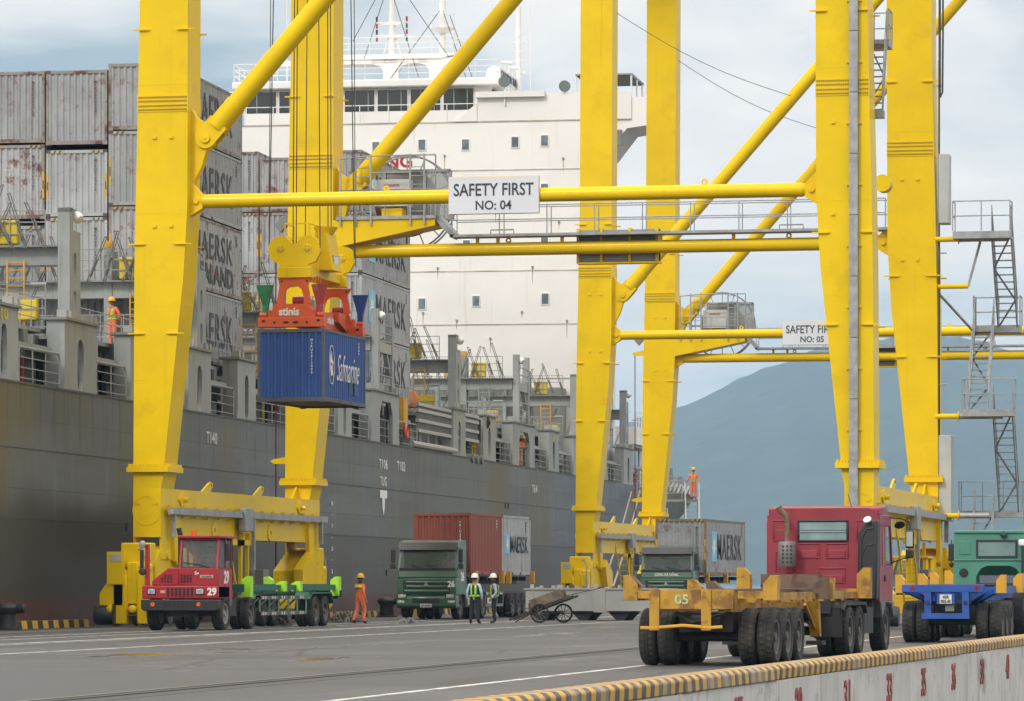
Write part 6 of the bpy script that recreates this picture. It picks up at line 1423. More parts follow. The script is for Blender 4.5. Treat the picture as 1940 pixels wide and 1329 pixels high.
    MB().box(-1.0, 1.0, yc + 1.7, yc + 3.6, 1.1, 1.75).build('bonnet', TEAL, T, bevel=.08)
    st = MB().box(.80, 1.0, yc - .35, yc - .1, 1.5, 2.55).build('air_intake', BLKP, T, bevel=.04); MB().box(.72, 1.06, yc - .38, yc - .08, 2.55, 2.75).build('intake_cap', WHITE, st, bevel=.05)
    mr = MB().box(-1.46, -1.30, yc + 1.4, yc + 1.5, 2.15, 2.65).build('mirror', BLKP, T, bevel=.03); MB().box(-1.44, -1.31, yc + 1.4, yc + 1.5, 1.98, 2.1).build('lower_mirror', BLKP, mr, bevel=.03); MB().tube([(-1.15, yc + 1.4, 2.7), (-1.38, yc + 1.45, 2.75), (-1.38, yc + 1.45, 1.95), (-1.15, yc + 1.4, 2.0)], .018, 5).build('mirror_arm', BLKP, mr)
    ch = MB(); ch.box(-.42, -.28, 0, yc + 3.4, .72, 1.0); ch.box(.28, .42, 0, yc + 3.4, .72, 1.0); ch.box(.45, 1.15, 2.8, 4.4, .45, 1.05); ch.box(-1.15, -.45, 2.8, 4.4, .45, 1.0); ch.box(-1, 1, yc, yc + 1.6, 1.0, 1.35); ch.build('chassis', CHAS, T)
    for s in (-1, 1): MB().box(min(s * .58, s * 1.22), max(s * .58, s * 1.22), -.2, -.17, .5, 1.1).build('mudflap', BLACK, T); wheel(T, s * 1.05, yc + 2.4, .53, .31, s > 0)
    axle(T, .7, .53, .29, 1.25); axle(T, 2.0, .53, .29, 1.25)
blue_rig()
# ---- yellow yard tractor between the two rigs, beyond them
def yard_cab():
    o = W(1718, 1183, 151); T = thing('yard_tractor', 'yellow yard tractor with green tinted cab windows beyond the blue trailer', 'truck', (o.x, o.y, 0), 0)
    YT = mat('yard_tractor_yellow', (.66, .40, .01), .5, var=.08)
    MB().prism([(-.75, .35), (.75, .35), (.75, 1.05), (-.75, 1.05)], -.2, 2.0, 'y').build('body', YT, T, bevel=.04)
    MB().box(-.62, .7, -.1, 1.7, 1.05, 1.3).build('floor_box', mat('dark_green_panel', (.05, .08, .04), .5), T)
    c = MB()
    for x in (-.62, -.02, .32, .62):
        for y in (-.1, 1.5): c.box(x, x + .08, y, y + .08, 1.3, 2.36)
    c.box(-.62, .70, -.1, -.02, 1.95, 2.0) if 0 else None
    c.box(.40, .62, -.1, -.02, 1.3, 1.75)
    c.build('cab_frame', YT, T); MB().box(-.72, .80, -.2, 1.7, 2.36, 2.46).build('cab_roof', YT, T, bevel=.03)
    for x0, x1 in ((-.54, -.02), (.06, .32), (.42, .60)): MB().box(x0, x1, -.07, -.05, 1.35 if x1 < .5 else 1.78, 2.32).build('window', TGLASS, T)
    MB().bar((-.70, -.15, 1.4), (-.35, -.15, 2.4), .08).build('grab_bar', YT, T); MB().bar((-.95, -.15, 1.6), (-.55, -.15, 2.5), .09).build('lift_arm', YT, T)
    for x in (.25, .55): MB().box(x, x + .1, .2, .35, 2.46, 2.95).build('beacon_post', YT, T)
    for s in (-1, 1): wheel(T, s * .8, .4, .42, .28, s > 0); wheel(T, s * .8, 1.6, .42, .28, s > 0)
yard_cab()
# ------------------------------------------------------------------ blue container, spreader and head block under the crane
cb = W(551, 761, 147.4); CZ = 7.90
BC = make_container((cb.x - 1.22, cb.y, CZ), 0, 6.06, 2.59, C_BLUE, 'blue twenty foot container hanging from the orange spreader', post=POST_B, code='MSKU5812889', codem=WLET)
text('Safmarine', WLET, BC, (2.443, 3.45, 1.30), w=3.3, h=.95, face='+x', bold=-.012, shear=.55)
oc_ = MB(); hexp = [(1.05 + .62 * cos(pi / 8 + k * pi / 4) * .62, 1.35 + .72 * sin(pi / 8 + k * pi / 4)) for k in range(8)]
for a, b in zip(hexp, hexp[1:] + hexp[:1]): oc_.bar((2.446, a[0], a[1]), (2.446, b[0], b[1]), .012, .03)
oc_.build('emblem_ring', WLET, BC)
MB().prism([(.80, 1.55), (1.0, 1.85), (1.1, 1.55), (1.28, 1.45), (1.15, 1.25), (1.25, 1.0), (.95, .95), (.85, 1.15)], 2.441, 2.447, 'x').build('emblem_lion', WLET, BC)
MB().box(2.447, 2.451, .92, 1.12, 1.30, 1.42).build('emblem_sash', SRED, BC)
for y in (3.6, 4.2): MB().box(2.429, 2.437, y, y + .8, .4, 1.1).build('paint_patch', mat('blue_green_patch', (.02, .09, .14), .6) if y < 4 else mat('bright_blue_patch', (.02, .10, .30), .6), BC)
ORG = mat('spreader_orange_paint', (.70, .105, .022), .42, var=.08, vscale=1.5, blot=('7a3418', .3, 3, .6))
ORGD = mat('spreader_red_paint', (.36, .03, .03), .5, var=.15, vscale=2, blot=('8a6a68', .6, 2.5, .55))
SP = thing('container_spreader', 'orange spreader clamped on top of the blue container', 'spreader', (cb.x, cb.y, CZ + 2.59), 0)
def holes(par, pts, y):
    for x, z, rx in pts: MB().prism([(x + rx * cos(t * pi / 8), z + .045 * sin(t * pi / 8)) for t in range(16)], y - .006, y + .01, 'y').build('oval_hole', DARKI, par)
for y, near in ((.0, 1), (5.72, 0)):
    eb = MB().box(-1.21, 1.21, y, y + .34, .05, .40).build('end_beam', ORG, SP, bevel=.02)
    holes(eb, [(-1.0, .27, .07), (-.6, .22, .045), (-.18, .22, .11), (.17, .22, .11), (.58, .22, .045), (1.0, .28, .07)], y)
    MB().prism([(-.76, .40), (.86, .40), (.68, .80), (.60, .88), (-.60, .88), (-.66, .80)], y + .02, y + .30, 'y').build('end_housing', ORG, SP)
    if near: text('stinis', WLET, SP, (-.07, y + .012, .60), w=.74, h=.28, bold=.03)
    af = MB()   # portal plate with an arch opening
    arch = [(-.30, .88), (-.30, 1.12), (-.20, 1.40), (-.05, 1.50), (.20, 1.50), (.36, 1.40), (.44, 1.12), (.44, .88)]
    af.prism([(-.56, .88), (-.30, .88), (-.30, 1.12), (-.20, 1.40), (-.05, 1.50), (-.05, 1.80), (-.50, 1.80), (-.44, 1.55)], y + .1, y + .24, 'y')
    af.prism([(.44, .88), (.70, .88), (.58, 1.55), (.72, 1.80), (-.05, 1.80), (-.05, 1.50), (.20, 1.50), (.36, 1.40), (.44, 1.12)], y + .1, y + .24, 'y')
    ao = af.build('portal_frame', ORG, SP)
    for x in (-.36, .56): MB().cyl((x, y + .09, 1.68), (x, y + .12, 1.68), .035, n=10).build('pin_hole', DARKI, ao)
    for s in (-1, 1):
        MB().cyl((s * 1.05 - .12, y + .17, .50), (s * 1.05 + .12, y + .17, .50), .09, n=12).build('flipper_pivot', ORG, SP); MB().cyl((s * .82, y + .17, .42), (s * .82, y + .17, .66), .07, n=10).build('twistlock_post', ORG, SP)
    mo = MB().cyl((-.05, y + .5, 1.02), (.42, y + .5, 1.02), .13, n=14).build('hydraulic_motor', ORGD, SP)
MB().box(-.42, .42, .34, 5.72, .16, .78).build('main_beam', ORG, SP, bevel=.02)
MB().prism([(.34, .2), (1.6, .5), (1.6, .85), (.34, .85)], -.6, .6, 'x').build('beam_gusset', ORG, SP); MB().prism([(5.72, .2), (4.5, .5), (4.5, .85), (5.72, .85)], -.6, .6, 'x').build('beam_gusset', ORG, SP)
text('stinis', WLET, SP, (.428, 4.0, .52), w=.95, h=.26, face='+x', bold=.03)
MB().box(-.3, .3, 2.0, 3.6, .85, 1.15).build('power_pack', mat('pack_grey', (.3, .3, .28), .5), SP, bevel=.03)
ldd = MB()
for yy in (1.35, 1.7): ldd.bar((.62, yy, .2), (.62, yy, 1.95), .05)
for k in range(6): ldd.cyl((.62, 1.35, .4 + k * .28), (.62, 1.7, .4 + k * .28), .025, n=5)
ldd.build('access_ladder', ORG, SP)
for x, y, m in ((-.98, .17, mat('flipper_green', (.02, .20, .08), .5, var=.15, vscale=3)), (1.0, .17, ORGD), (1.06, 5.9, mat('flipper_blue', (.012, .05, .24), .45, var=.1)), (-1.0, 5.9, mat('flipper_white', (.6, .6, .58), .5))):
    s = -1 if x < 0 else 1
    MB().hexa([(x - .09, y - .05, .42), (x + .09, y - .05, .42), (x + .09, y + .09, .42), (x - .09, y + .09, .42), (x - .10, y - .03, .85), (x + .10, y - .03, .85), (x + .10, y + .14, .85), (x - .10, y + .14, .85)]).add([(x - .10, y - .03, .85), (x + .10, y - .03, .85), (x + .10, y + .14, .85), (x - .10, y + .14, .85), (x - .30 + s * .02, y - .1, 1.56), (x + .30 + s * .02, y - .1, 1.56), (x + .26, y + .2, 1.56), (x - .26, y + .2, 1.56)], [(0, 3, 2, 1), (4, 5, 6, 7), (0, 1, 5, 4), (1, 2, 6, 5), (2, 3, 7, 6), (3, 0, 4, 7)]).build('corner_flipper', m, SP)
MB().cyl((.45, 5.6, .95), (.45, 5.6, 1.03), .04, n=8).build('warning_lamp', RLMP, SP)
HB = thing('head_block', 'yellow head block with rope sheaves above the orange spreader', 'crane block', (cb.x, cb.y, CZ + 2.59), 0)
for y in (.02, 5.0):
    MB().box(-.50, .74, y, y + .36, 1.80, 2.16).build('lower_block', YEL, HB, bevel=.015)
    hp = [(-.88, 2.75)]
    pts = []
    for k in range(11): t = pi * 1.12 - k * pi * 1.0 / 10; pts.append((-.40 + .44 * cos(t), 2.84 + .44 * sin(t)))
    pts2 = []
    for k in range(11): t = pi * .88 - k * pi * 1.0 / 10; pts2.append((.58 + .44 * cos(t), 2.86 + .44 * sin(t)))
    prof = pts[:9] + [(.03, 2.98), (.15, 2.98)] + pts2[2:] + [(1.06, 2.70), (.86, 2.36), (.5, 2.24), (-.35, 2.22), (-.72, 2.44), (-.86, 2.70)]
    sh = MB().prism(prof, y + .06, y + .30, 'y').build('sheave_housing', YEL, HB)
    for x, z in ((-.40, 2.84), (.58, 2.86)):
        hb_ = MB().lathe([(.14, 0), (.14, .03), (.08, .05), (.01, .05)], (x, y + .06, z), (0, -1, 0), 16).build('sheave_hub', YEL, sh)
        for k in range(4): t = pi / 4 + k * pi / 2; MB().cyl((x + .085 * cos(t), y + .03, z + .085 * sin(t)), (x + .085 * cos(t), y + .0, z + .085 * sin(t)), .025, n=6).build('hub_bolt', GALV, hb_)
    MB().box(-.45, .70, y + .02, y + .34, 2.16, 2.26).build('hinge_plate', YEL, HB)
MB().box(-.30, .55, .36, 5.0, 1.92, 2.25).build('block_beam', YEL, HB)
tb_ = MB().prism([(.25, 2.2), (1.05, 2.2), (1.0, 2.45), (.80, 3.55), (.40, 3.55)], 1.9, 3.3, 'y').build('cable_tub', YEL, HB)
MB().lathe([(.28, 0), (.42, .22), (.44, .26), (.40, .26), (.3, .1)], (.6, 2.6, 3.52), (0, 0, 1), 20).build('tub_funnel', YEL, HB)
pk = MB().box(.90, 1.0, 2.2, 3.0, 2.4, 2.75).build('notice_board', mat('notice_frame', (.45, .46, .47), .5), HB); MB().box(1.0, 1.006, 2.3, 2.9, 2.44, 2.71).build('notice', WHITE, pk)
pr = MB()
for x, y in ((-.35, .5), (-.35, 1.8), (.55, .5), (.55, 1.8)): pr.cyl((x, y, 2.25), (x, y, 3.75), .028, n=5)
for z in (2.75, 3.25, 3.75): pr.tube([(-.35, 1.8, z), (-.35, .5, z), (.55, .5, z), (.55, 1.8, z)], .025, 5)
pr.build('service_railing', YEL, HB)
for (x, y) in ((-.84, .18), (.03, .18), (.15, .18), (1.02, .18), (-.84, 5.18), (.03, 5.18), (.15, 5.18), (1.02, 5.18)):
    MB().cyl((x, y, 2.85), (x * .6 + .1, y * .8 + .5, 35.0), .020, n=6).build('hoist_rope', ROPE, HB)
MB().cyl((-1.05, .9, 2.4), (-.9, 1.2, 35.0), .016, n=5).build('hoist_rope', ROPE, HB); MB().cyl((1.55, 3.2, 2.4), (1.45, 3.0, 35.0), .016, n=5).build('hoist_rope', ROPE, HB)
# ------------------------------------------------------------------ grey steel pontoon
pg = W(1112, 1176, 166.0)
PGY = mat('pontoon_grey', (.40, .415, .40), .5, var=.06, vscale=.8, streak=('6a655a', .3, .58, 4, .4))
PT = thing('steel_pontoon', 'long low grey steel box on skids beside the farther crane', 'pontoon', (pg.x, pg.y, 0), 0)
MB().box(-2.5, 3.2, 0, 2.4, .36, 1.22).build('box_body', PGY, PT, bevel=.02)
MB().box(-2.56, 3.26, -.05, 2.45, 1.22, 1.28).build('top_flange', PGY, PT)
for x in (-2.2, .25, .72, 2.6): MB().box(x - .03, x + .03, -.035, 0, .36, 1.22).build('stiffener', PGY, PT)
MB().box(.28, .70, -.05, -.002, .32, 1.22).build('web_plate', PGY, PT)
for x in (-1.9, -.2, 1.3, 2.8): MB().prism([(x - .5, .36), (x + .5, .36), (x + .15, 0), (x - .15, 0)], .2, 2.2, 'y').build('skid', CHAS, PT)
rp = random.Random(5)
for k in range(22):
    x = -2.4 + k * .24 + rp.uniform(-.05, .05); MB().box(x, x + rp.uniform(.05, .16), .1 + rp.uniform(0, .4), .5, 1.28, 1.28 + rp.uniform(.04, .16)).build('deck_fitting', rp.choice([PGY, PGY, PALE, RUSTB]), PT)
# ------------------------------------------------------------------ wooden handcart
ct = W(1035, 1181, 156.0); CT = thing('handcart', 'old two wheeled wooden handcart tipped onto its handles', 'cart', (ct.x, ct.y, 0), 0)
WOOD = mat('weathered_wood', (.20, .155, .12), .85, var=.3, vscale=3, streak=('2e2620', .5, .5, 8, 1.0), bump=.3, bscale=20)
WOOD2 = mat('dark_wood', (.06, .05, .042), .85, var=.3, vscale=3)
tilt = radians(20)
def tl(x, z): return (x * cos(tilt) , .62 + x * sin(tilt) + z)
def ct_bar(x0, x1, y, z, w_, h_, nm, m):
    a = tl(x0, z); b = tl(x1, z); return MB().bar((a[0], y, a[1]), (b[0], y, b[1]), w_, h_).build(nm, m, CT)
for y in (-.42, .42): ct_bar(-1.42, 1.2, y, -.02, .06, .08, 'shaft', WOOD2)
for k in range(5): ct_bar(-.62, .95, -.36 + k * .18, .05, .165, .03, 'plank', WOOD)
for y in (-.45, .45): ct_bar(-.55, .72, y, .24, .035, .36, 'side_board', WOOD)
a = tl(-.62, .18); MB().box(a[0] - .02, a[0] + .02, -.45, .45, a[1] - .14, a[1] + .16).build('end_board', WOOD, CT); a = tl(.62, .2); MB().box(a[0] - .02, a[0] + .02, -.45, .45, a[1] - .1, a[1] + .2).build('end_board', WOOD, CT)
for y in (-.52, .52):
    xo = -.15 if y < 0 else .55
    wl = MB().lathe([(.35, -.035), (.365, 0), (.35, .035), (.29, .03), (.29, -.03)], (xo, y, .36), (0, 1, 0), 24, True).build('cart_wheel', BLACK, CT)
    sp_ = MB()
    for k in range(10): t = k * pi / 5; sp_.cyl((xo, y, .36), (xo + .32 * cos(t), y, .36 + .32 * sin(t)), .014, n=4)
    sp_.cyl((xo, y - .06, .36), (xo, y + .06, .36), .05, n=10); sp_.build('spokes', RIM, wl)
MB().cyl((-.15, -.5, .36), (.55, .5, .36), .025, n=8).build('axle', CHAS, CT)
MB().tube([(-1.5, -.2, .35), (-.4, -.1, .62), (.6, .1, .98), (2.1, .2, 1.32)], .016, 5).build('long_pole', WOOD2, CT)
MB().tube([(-1.25, .3, .02), (-.3, .2, .5), (.3, .1, .8)], .02, 5).build('prop_stick', WOOD2, CT)
# ------------------------------------------------------------------ bollards and chain heaps
BOL = mat('bollard_black', (.02, .02, .021), .5, var=.2)
for (u, d, lab) in ((733, 182.0, 'black mooring bollard on the quay edge left of truck 26'), (12, 133.0, 'black mooring bollard at the far left edge of the quay')):
    p = W(u, VH, d); B = thing('mooring_bollard', lab, 'bollard', (p.x, p.y, 0), 0, 'mooring bollards')
    MB().lathe([(.48, 0), (.48, .05), (.34, .07), (.30, .35), (.31, .50), (.40, .60), (.42, .72), (.34, .82), (.01, .86)], (0, 0, 0), (0, 0, 1), 20).build('bollard_body', BOL, B)
    MB().lathe([(.14, 0), (.17, .3), (.15, .4), (.01, .44)], (.2, 0, .66), (1, 0, .12), 12).build('bollard_horn', BOL, B)
CHN = mat('chain_steel', (.20, .19, .17), .6, metal=.3, var=.3, vscale=5, blot=('5a4030', .4, 4, .5))
ROPG = mat('grey_rope', (.34, .35, .33), .85, var=.2, vscale=6)
def heap(u, v, wx, wy, hz_, n, m, label, cat, nm, seed, rl=.09):
    p = G(u, v); r = random.Random(seed); mb = MB()
    for k in range(n):
        x, y = r.gauss(0, wx / 2.5), r.gauss(0, wy / 2.5); z = max(.04, hz_ * (1 - (x / wx) ** 2 - (y / wy) ** 2)) * r.uniform(.3, 1)
        a = Vector((r.gauss(0, 1), r.gauss(0, 1), r.gauss(0, .5))).normalized(); mb.lathe([(rl, -.012), (rl + .022, 0), (rl, .012), (rl - .03, 0)], (x, y, z), a, 8, True)
    return tag(mb.build(nm, m, loc=(p.x, p.y, 0)), label, cat, kind='stuff')
heap(656, 1180, .9, 1.0, .42, 130, CHN, 'heap of rusty chain on the quay behind the walking worker', 'chain heap', 'chain_heap', 3)
heap(771, 1181, .40, .5, .16, 60, ROPG, 'small grey heap of rope and shackles before truck 26', 'rope heap', 'rope_heap', 4, .07)
heap(520, 1186, .8, .5, .22, 60, CHN, 'chain lying under the green trailer by the crane wheels', 'chain heap', 'chain_heap', 6)
# ------------------------------------------------------------------ concrete wall in the right foreground
def barrier():
    a = W(1940, 1205, 53.7); b = W(1100, 1305, 27.2); dr = Vector((a.x - b.x, a.y - b.y, 0)).normalized(); rz = atan2(-dr.x, dr.y)
    st = Vector((b.x, b.y, 0)) - dr * 9.0
    CONC = mat('stained_concrete', (.60, .595, .565), .8, var=.12, vscale=.9, blot=[('4a4a46', .55, .9, .56), ('7a7466', .4, 3, .55)], streak=[('3c3c38', .55, .56, 5, .35), ('8a7a5a', .3, .62, 3, .3)], bump=.25, bscale=14)
    m = bpy.data.materials.new('hazard_stripe_paint'); m.use_nodes = True; nt = m.node_tree; N = nt.nodes; L = nt.links; bs = N['Principled BSDF']; bs.inputs['Roughness'].default_value = .6
    tc = N.new('ShaderNodeTexCoord'); sp = N.new('ShaderNodeSeparateXYZ'); L.new(tc.outputs['Object'], sp.inputs[0])
    def mth(op, x, y=None):
        n = N.new('ShaderNodeMath'); n.operation = op
        for i, v in enumerate((x, y)):
            if v is None: continue
            if isinstance(v, (int, float)): n.inputs[i].default_value = v
            else: L.new(v, n.inputs[i])
        return n.outputs[0]
    nz = N.new('ShaderNodeTexNoise'); nz.inputs['Scale'].default_value = 6; L.new(tc.outputs['Object'], nz.inputs['Vector'])
    n2 = N.new('ShaderNodeTexNoise'); n2.inputs['Scale'].default_value = 2.2; n2.inputs['Detail'].default_value = 8; L.new(tc.outputs['Object'], n2.inputs['Vector'])
    ph = mth('ADD', mth('MULTIPLY', sp.outputs[1], 1 / .31), mth('MULTIPLY', nz.outputs[0], .12)); ph = mth('ADD', ph, mth('MULTIPLY', sp.outputs[0], .9))
    st_ = mth('GREATER_THAN', mth('FRACT', ph), .5)
    x = N.new('ShaderNodeMix'); x.data_type = 'RGBA'; L.new(st_, x.inputs[0]); x.inputs[6].default_value = (.60, .33, .03, 1); x.inputs[7].default_value = (.075, .075, .075, 1)
    y = N.new('ShaderNodeMix'); y.data_type = 'RGBA'; mr = N.new('ShaderNodeMapRange'); mr.inputs[1].default_value = .5; mr.inputs[2].default_value = .66; mr.inputs[4].default_value = .75; L.new(n2.outputs[0], mr.inputs[0]); L.new(mr.outputs[0], y.inputs[0]); L.new(x.outputs[2], y.inputs[6]); y.inputs[7].default_value = (.28, .25, .2, 1); L.new(y.outputs[2], bs.inputs['Base Color'])
    T = thing('concrete_wall', 'stained concrete wall with yellow and black striped coping in the foreground', 'wall', (st.x, st.y, 0), rz)
    Lg = 50.4; zt = .85; n = 12; seg = Lg / n; rr = random.Random(9)
    RLET = mat('faded_red_lettering', (.33, .07, .07), .7, var=.2, vscale=5)
    for k in range(n):
        y0 = k * seg
        bl = MB().box(-.22, .0, y0 + .012, y0 + seg - .012, 0, zt - .125).build('wall_block', CONC, T, bevel=.012)
        MB().prism([(-.24, zt - .125), (.015 + rr.uniform(-.008, .008), zt - .125), (.015, zt - .03), (-.02, zt), (-.21, zt), (-.24, zt - .03)], y0 + .008, y0 + seg - .008, 'y').build('striped_coping', m, T, bevel=.012)
    for i, (u, nb) in enumerate(((1398, '27'), (1512, '29'), (1604, '31'), (1684, '33'), (1749, '35'), (1806, '36'), (1860, '38'), (1908, '40'))):
        # where the sight line of that number meets the wall face
        r = (u - CX) / F; ex = r * cos(PSI) - sin(PSI); ey = cos(PSI) + r * sin(PSI)
        nx, ny = dr.y, -dr.x; dd = (st.x * nx + st.y * ny) / (ex * nx + ey * ny); q = Vector((ex * dd - st.x, ey * dd - st.y, 0)); yy = q.dot(dr)
        text(nb, RLET, T, (.004, yy, zt - .36), w=.36, h=.30, face='+x', bold=.02)
barrier()
# ------------------------------------------------------------------ people
SKIN = mat('skin', (.30, .15, .09), .6, var=.06, vscale=6); SHOE = mat('black_shoes', (.02, .02, .02), .5); ORC = mat('orange_coverall', (.80, .19, .075), .85, var=.14, vscale=5, bump=.5, bscale=9)
LIMEC = mat('lime_reflective_cloth', (.36, .72, .05), .7, var=.06); NAVY = mat('dark_trousers', (.018, .02, .028), .85, var=.2, vscale=5, bump=.4, bscale=9); LBLUE = mat('light_blue_shirt', (.42, .56, .66), .85, var=.06, vscale=5, bump=.4, bscale=9)
GBLUE = mat('grey_blue_shirt', (.36, .40, .48), .85, var=.06, vscale=5, bump=.4, bscale=9); HYEL = mat('yellow_helmet', (.75, .42, .01), .35); HWHT = mat('white_helmet', (.78, .78, .76), .35); HAIR = mat('black_hair', (.012, .011, .01), .7); HORG = mat('orange_helmet', (.78, .25, .01), .35)
EYE = mat('dark_eye', (.02, .015, .012), .4); LIP = mat('lip', (.22, .08, .06), .6)
def person(loc, rz, label, shirt, trousers, helmet, J=None, s=1.0, vest=None, belt=None, head_turn=0.0, yoke=False):
    """J overrides joints; the figure faces -y before turning"""
    j = dict(pelvis=(0, 0, .95), spine=(0, .01, 1.13), chest=(0, .01, 1.33), neck=(0, .0, 1.47), top=(0, -.01, 1.55),
             ls=(-.185, .01, 1.41), le=(-.25, .03, 1.14), lw=(-.25, -.04, .90), rs=(.185, .01, 1.41), re=(.25, .03, 1.14), rw=(.25, -.04, .90),
             lh=(-.095, 0, .90), lk=(-.11, -.01, .50), la=(-.115, .03, .10), lt=(-.13, -.14, .045), rh=(.095, 0, .90), rk=(.11, -.01, .50), ra=(.115, .03, .10), rt=(.13, -.14, .045))
    if J: j.update(J)
    rad = dict(pelvis=(.165, .125), spine=(.155, .115), chest=(.175, .125), neck=(.06, .06), top=(.06, .06), ls=(.075, .075), le=(.058, .058), lw=(.042, .042), rs=(.075, .075), re=(.058, .058), rw=(.042, .042),
               lh=(.10, .105), lk=(.078, .078), la=(.062, .062), lt=(.045, .04), rh=(.10, .105), rk=(.078, .078), ra=(.062, .062), rt=(.045, .04))
    names = list(j); ix = {n: i for i, n in enumerate(names)}
    ed = [('pelvis', 'spine'), ('spine', 'chest'), ('chest', 'neck'), ('neck', 'top'), ('chest', 'ls'), ('ls', 'le'), ('le', 'lw'), ('chest', 'rs'), ('rs', 're'), ('re', 'rw'), ('pelvis', 'lh'), ('lh', 'lk'), ('lk', 'la'), ('la', 'lt'), ('pelvis', 'rh'), ('rh', 'rk'), ('rk', 'ra'), ('ra', 'rt')]
    me = bpy.data.meshes.new('body'); me.from_pydata([j[n] for n in names], [(ix[a], ix[b]) for a, b in ed], []); o = bpy.data.objects.new('body', me)
    o.modifiers.new('skin', 'SKIN'); sv = me.skin_vertices[0].data
    for n in names: sv[ix[n]].radius = rad[n]
    sv[ix['pelvis']].use_root = True
    sb = o.modifiers.new('sub', 'SUBSURF'); sb.levels = 1; sb.render_levels = 1
    bm_ = evaluated_mesh(o)
    mb = MB(); mb.v = [tuple(v.co) for v in bm_.vertices]; cat = {'spine': 0, 'neck': 2, 'top': 2, 'le': 0, 'lw': 0, 're': 0, 'rw': 0, 'lt': 3, 'rt': 3, 'lk': 1, 'rk': 1, 'la': 1, 'ra': 1, 'lh': 1, 'rh': 1, 'chest': 0, 'ls': 0, 'rs': 0}
    for p in bm_.polygons:
        c = p.center; best = None
        for a, b in ed:
            A, B = Vector(j[a]), Vector(j[b]); t = max(0, min(1, (c - A).dot(B - A) / (B - A).length_squared)); d = (c - A.lerp(B, t)).length
            if best is None or d < best[0]: best = (d, b, t)
        k = cat[best[1]]
        if best[1] == 'neck' and best[2] < .6: k = 0
        mb.f.append(tuple(p.vertices)); mb.m.append(k)
    bpy.data.meshes.remove(bm_)
    # head: skull, jaw, nose, ears, eyes and mouth
    H0 = Vector(j['top']) + Vector((0, -.02, .115)); ct_, st_ = cos(head_turn), sin(head_turn)
    def hp(x, y, z): return (H0.x + x * ct_ - y * st_, H0.y + x * st_ + y * ct_, H0.z + z)
    nl, nm = 14, 20; vs = []
    for a in range(nl + 1):
        th = pi * a / nl
        for b in range(nm):
            ph = 2 * pi * b / nm; x, y, z = sin(th) * cos(ph), sin(th) * sin(ph), cos(th)
            front = max(0, -y); jaw = 1 - .22 * max(0, -z) ** 1.2
            X, Y, Z = x * .078 * jaw, y * .098 * (1 - .10 * max(0, -z)), z * .122
            if front > .93 and -.35 < z < .05: Y -= .022
            vs.append(hp(X, Y, Z))
    fs = [(a * nm + b, (a + 1) * nm + b, (a + 1) * nm + (b + 1) % nm, a * nm + (b + 1) % nm) for a in range(nl) for b in range(nm)]
    mb.mi = 2; mb.add(vs, fs)
    for s_ in (-1, 1):
        e = Vector(hp(s_ * .08, .005, -.01)); mb.lathe([(.004, -.012), (.026, -.008), (.028, .004), (.004, .01)], e, Vector((s_ * ct_, s_ * st_, 0)), 8)
        mb.mi = 4; mb.lathe([(.001, -.004), (.012, 0), (.001, .006)], hp(s_ * .032, -.090, .018), Vector((st_, -ct_, 0)), 8); mb.mi = 2
    mb.mi = 5; mb.lathe([(.001, -.004), (.018, 0), (.001, .004)], hp(0, -.090, -.062), Vector((st_, -ct_, 0)), 8); mb.mi = 2
    # hands: palm and five fingers curling down
    for sd, wn, en in ((-1, 'lw', 'le'), (1, 'rw', 're')):
        w_ = Vector(j[wn]); d = (w_ - Vector(j[en])).normalized(); fw = Vector((0, -1, 0)); fw = (fw - d * fw.dot(d)); fw = fw.normalized() if fw.length > .1 else Vector((1, 0, 0)); nrm = d.cross(fw)
        mb.hexa([w_ + fw * a + nrm * b + d * c for c in (.0, .095) for a, b in ((-.036, -.014), (.036, -.014), (.036, .014), (-.036, .014))])
        for k, ln in enumerate((.062, .075, .07, .055)):
            b0 = w_ + d * .09 + fw * (.028 - k * .019); mb.tube([b0, b0 + d * ln * .5 - nrm * sd * .006, b0 + d * ln * .95 - nrm * sd * .022], [.0095, .009, .007], 5)
        b0 = w_ + d * .03 + fw * .034; mb.tube([b0, b0 + fw * .025 + d * .03, b0 + fw * .028 + d * .065], [.011, .010, .008], 5)
    T = thing('person', label, 'person', loc, rz); T.scale = (s, s, s)
    body = mb.build('body', [shirt, trousers, SKIN, SHOE, EYE, LIP], T, ang=60)
    hm = MB(); pr = [(.128, -.01), (.130, .02), (.122, .07), (.092, .115), (.045, .14), (.002, .147)]
    hm.lathe(pr, hp(0, .0, .045), (0, 0, 1), 20); hm.lathe([(.128, .0), (.15, -.012), (.15, -.02), (.125, -.01)], hp(0, 0, .045), (0, 0, 1), 20, True)
    hm.hexa([hp(-.07, -.12, .03), hp(.07, -.12, .03), hp(.09, -.08, .03), hp(-.09, -.08, .03), hp(-.06, -.19, .025), hp(.06, -.19, .025), hp(.09, -.08, .055), hp(-.09, -.08, .055)]); hm.box(0, 0, 0, 0, 0, 0) if 0 else None
    hm.build('helmet', helmet, T)
    MB().lathe([(.095, -.05), (.104, -.01), (.10, .05)], hp(0, .022, .02), (0, 0, 1), 16).build('hair', HAIR, T)
    tors = [(1.00, .185, .145), (1.10, .180, .140), (1.22, .188, .145), (1.34, .200, .150), (1.42, .175, .130)]
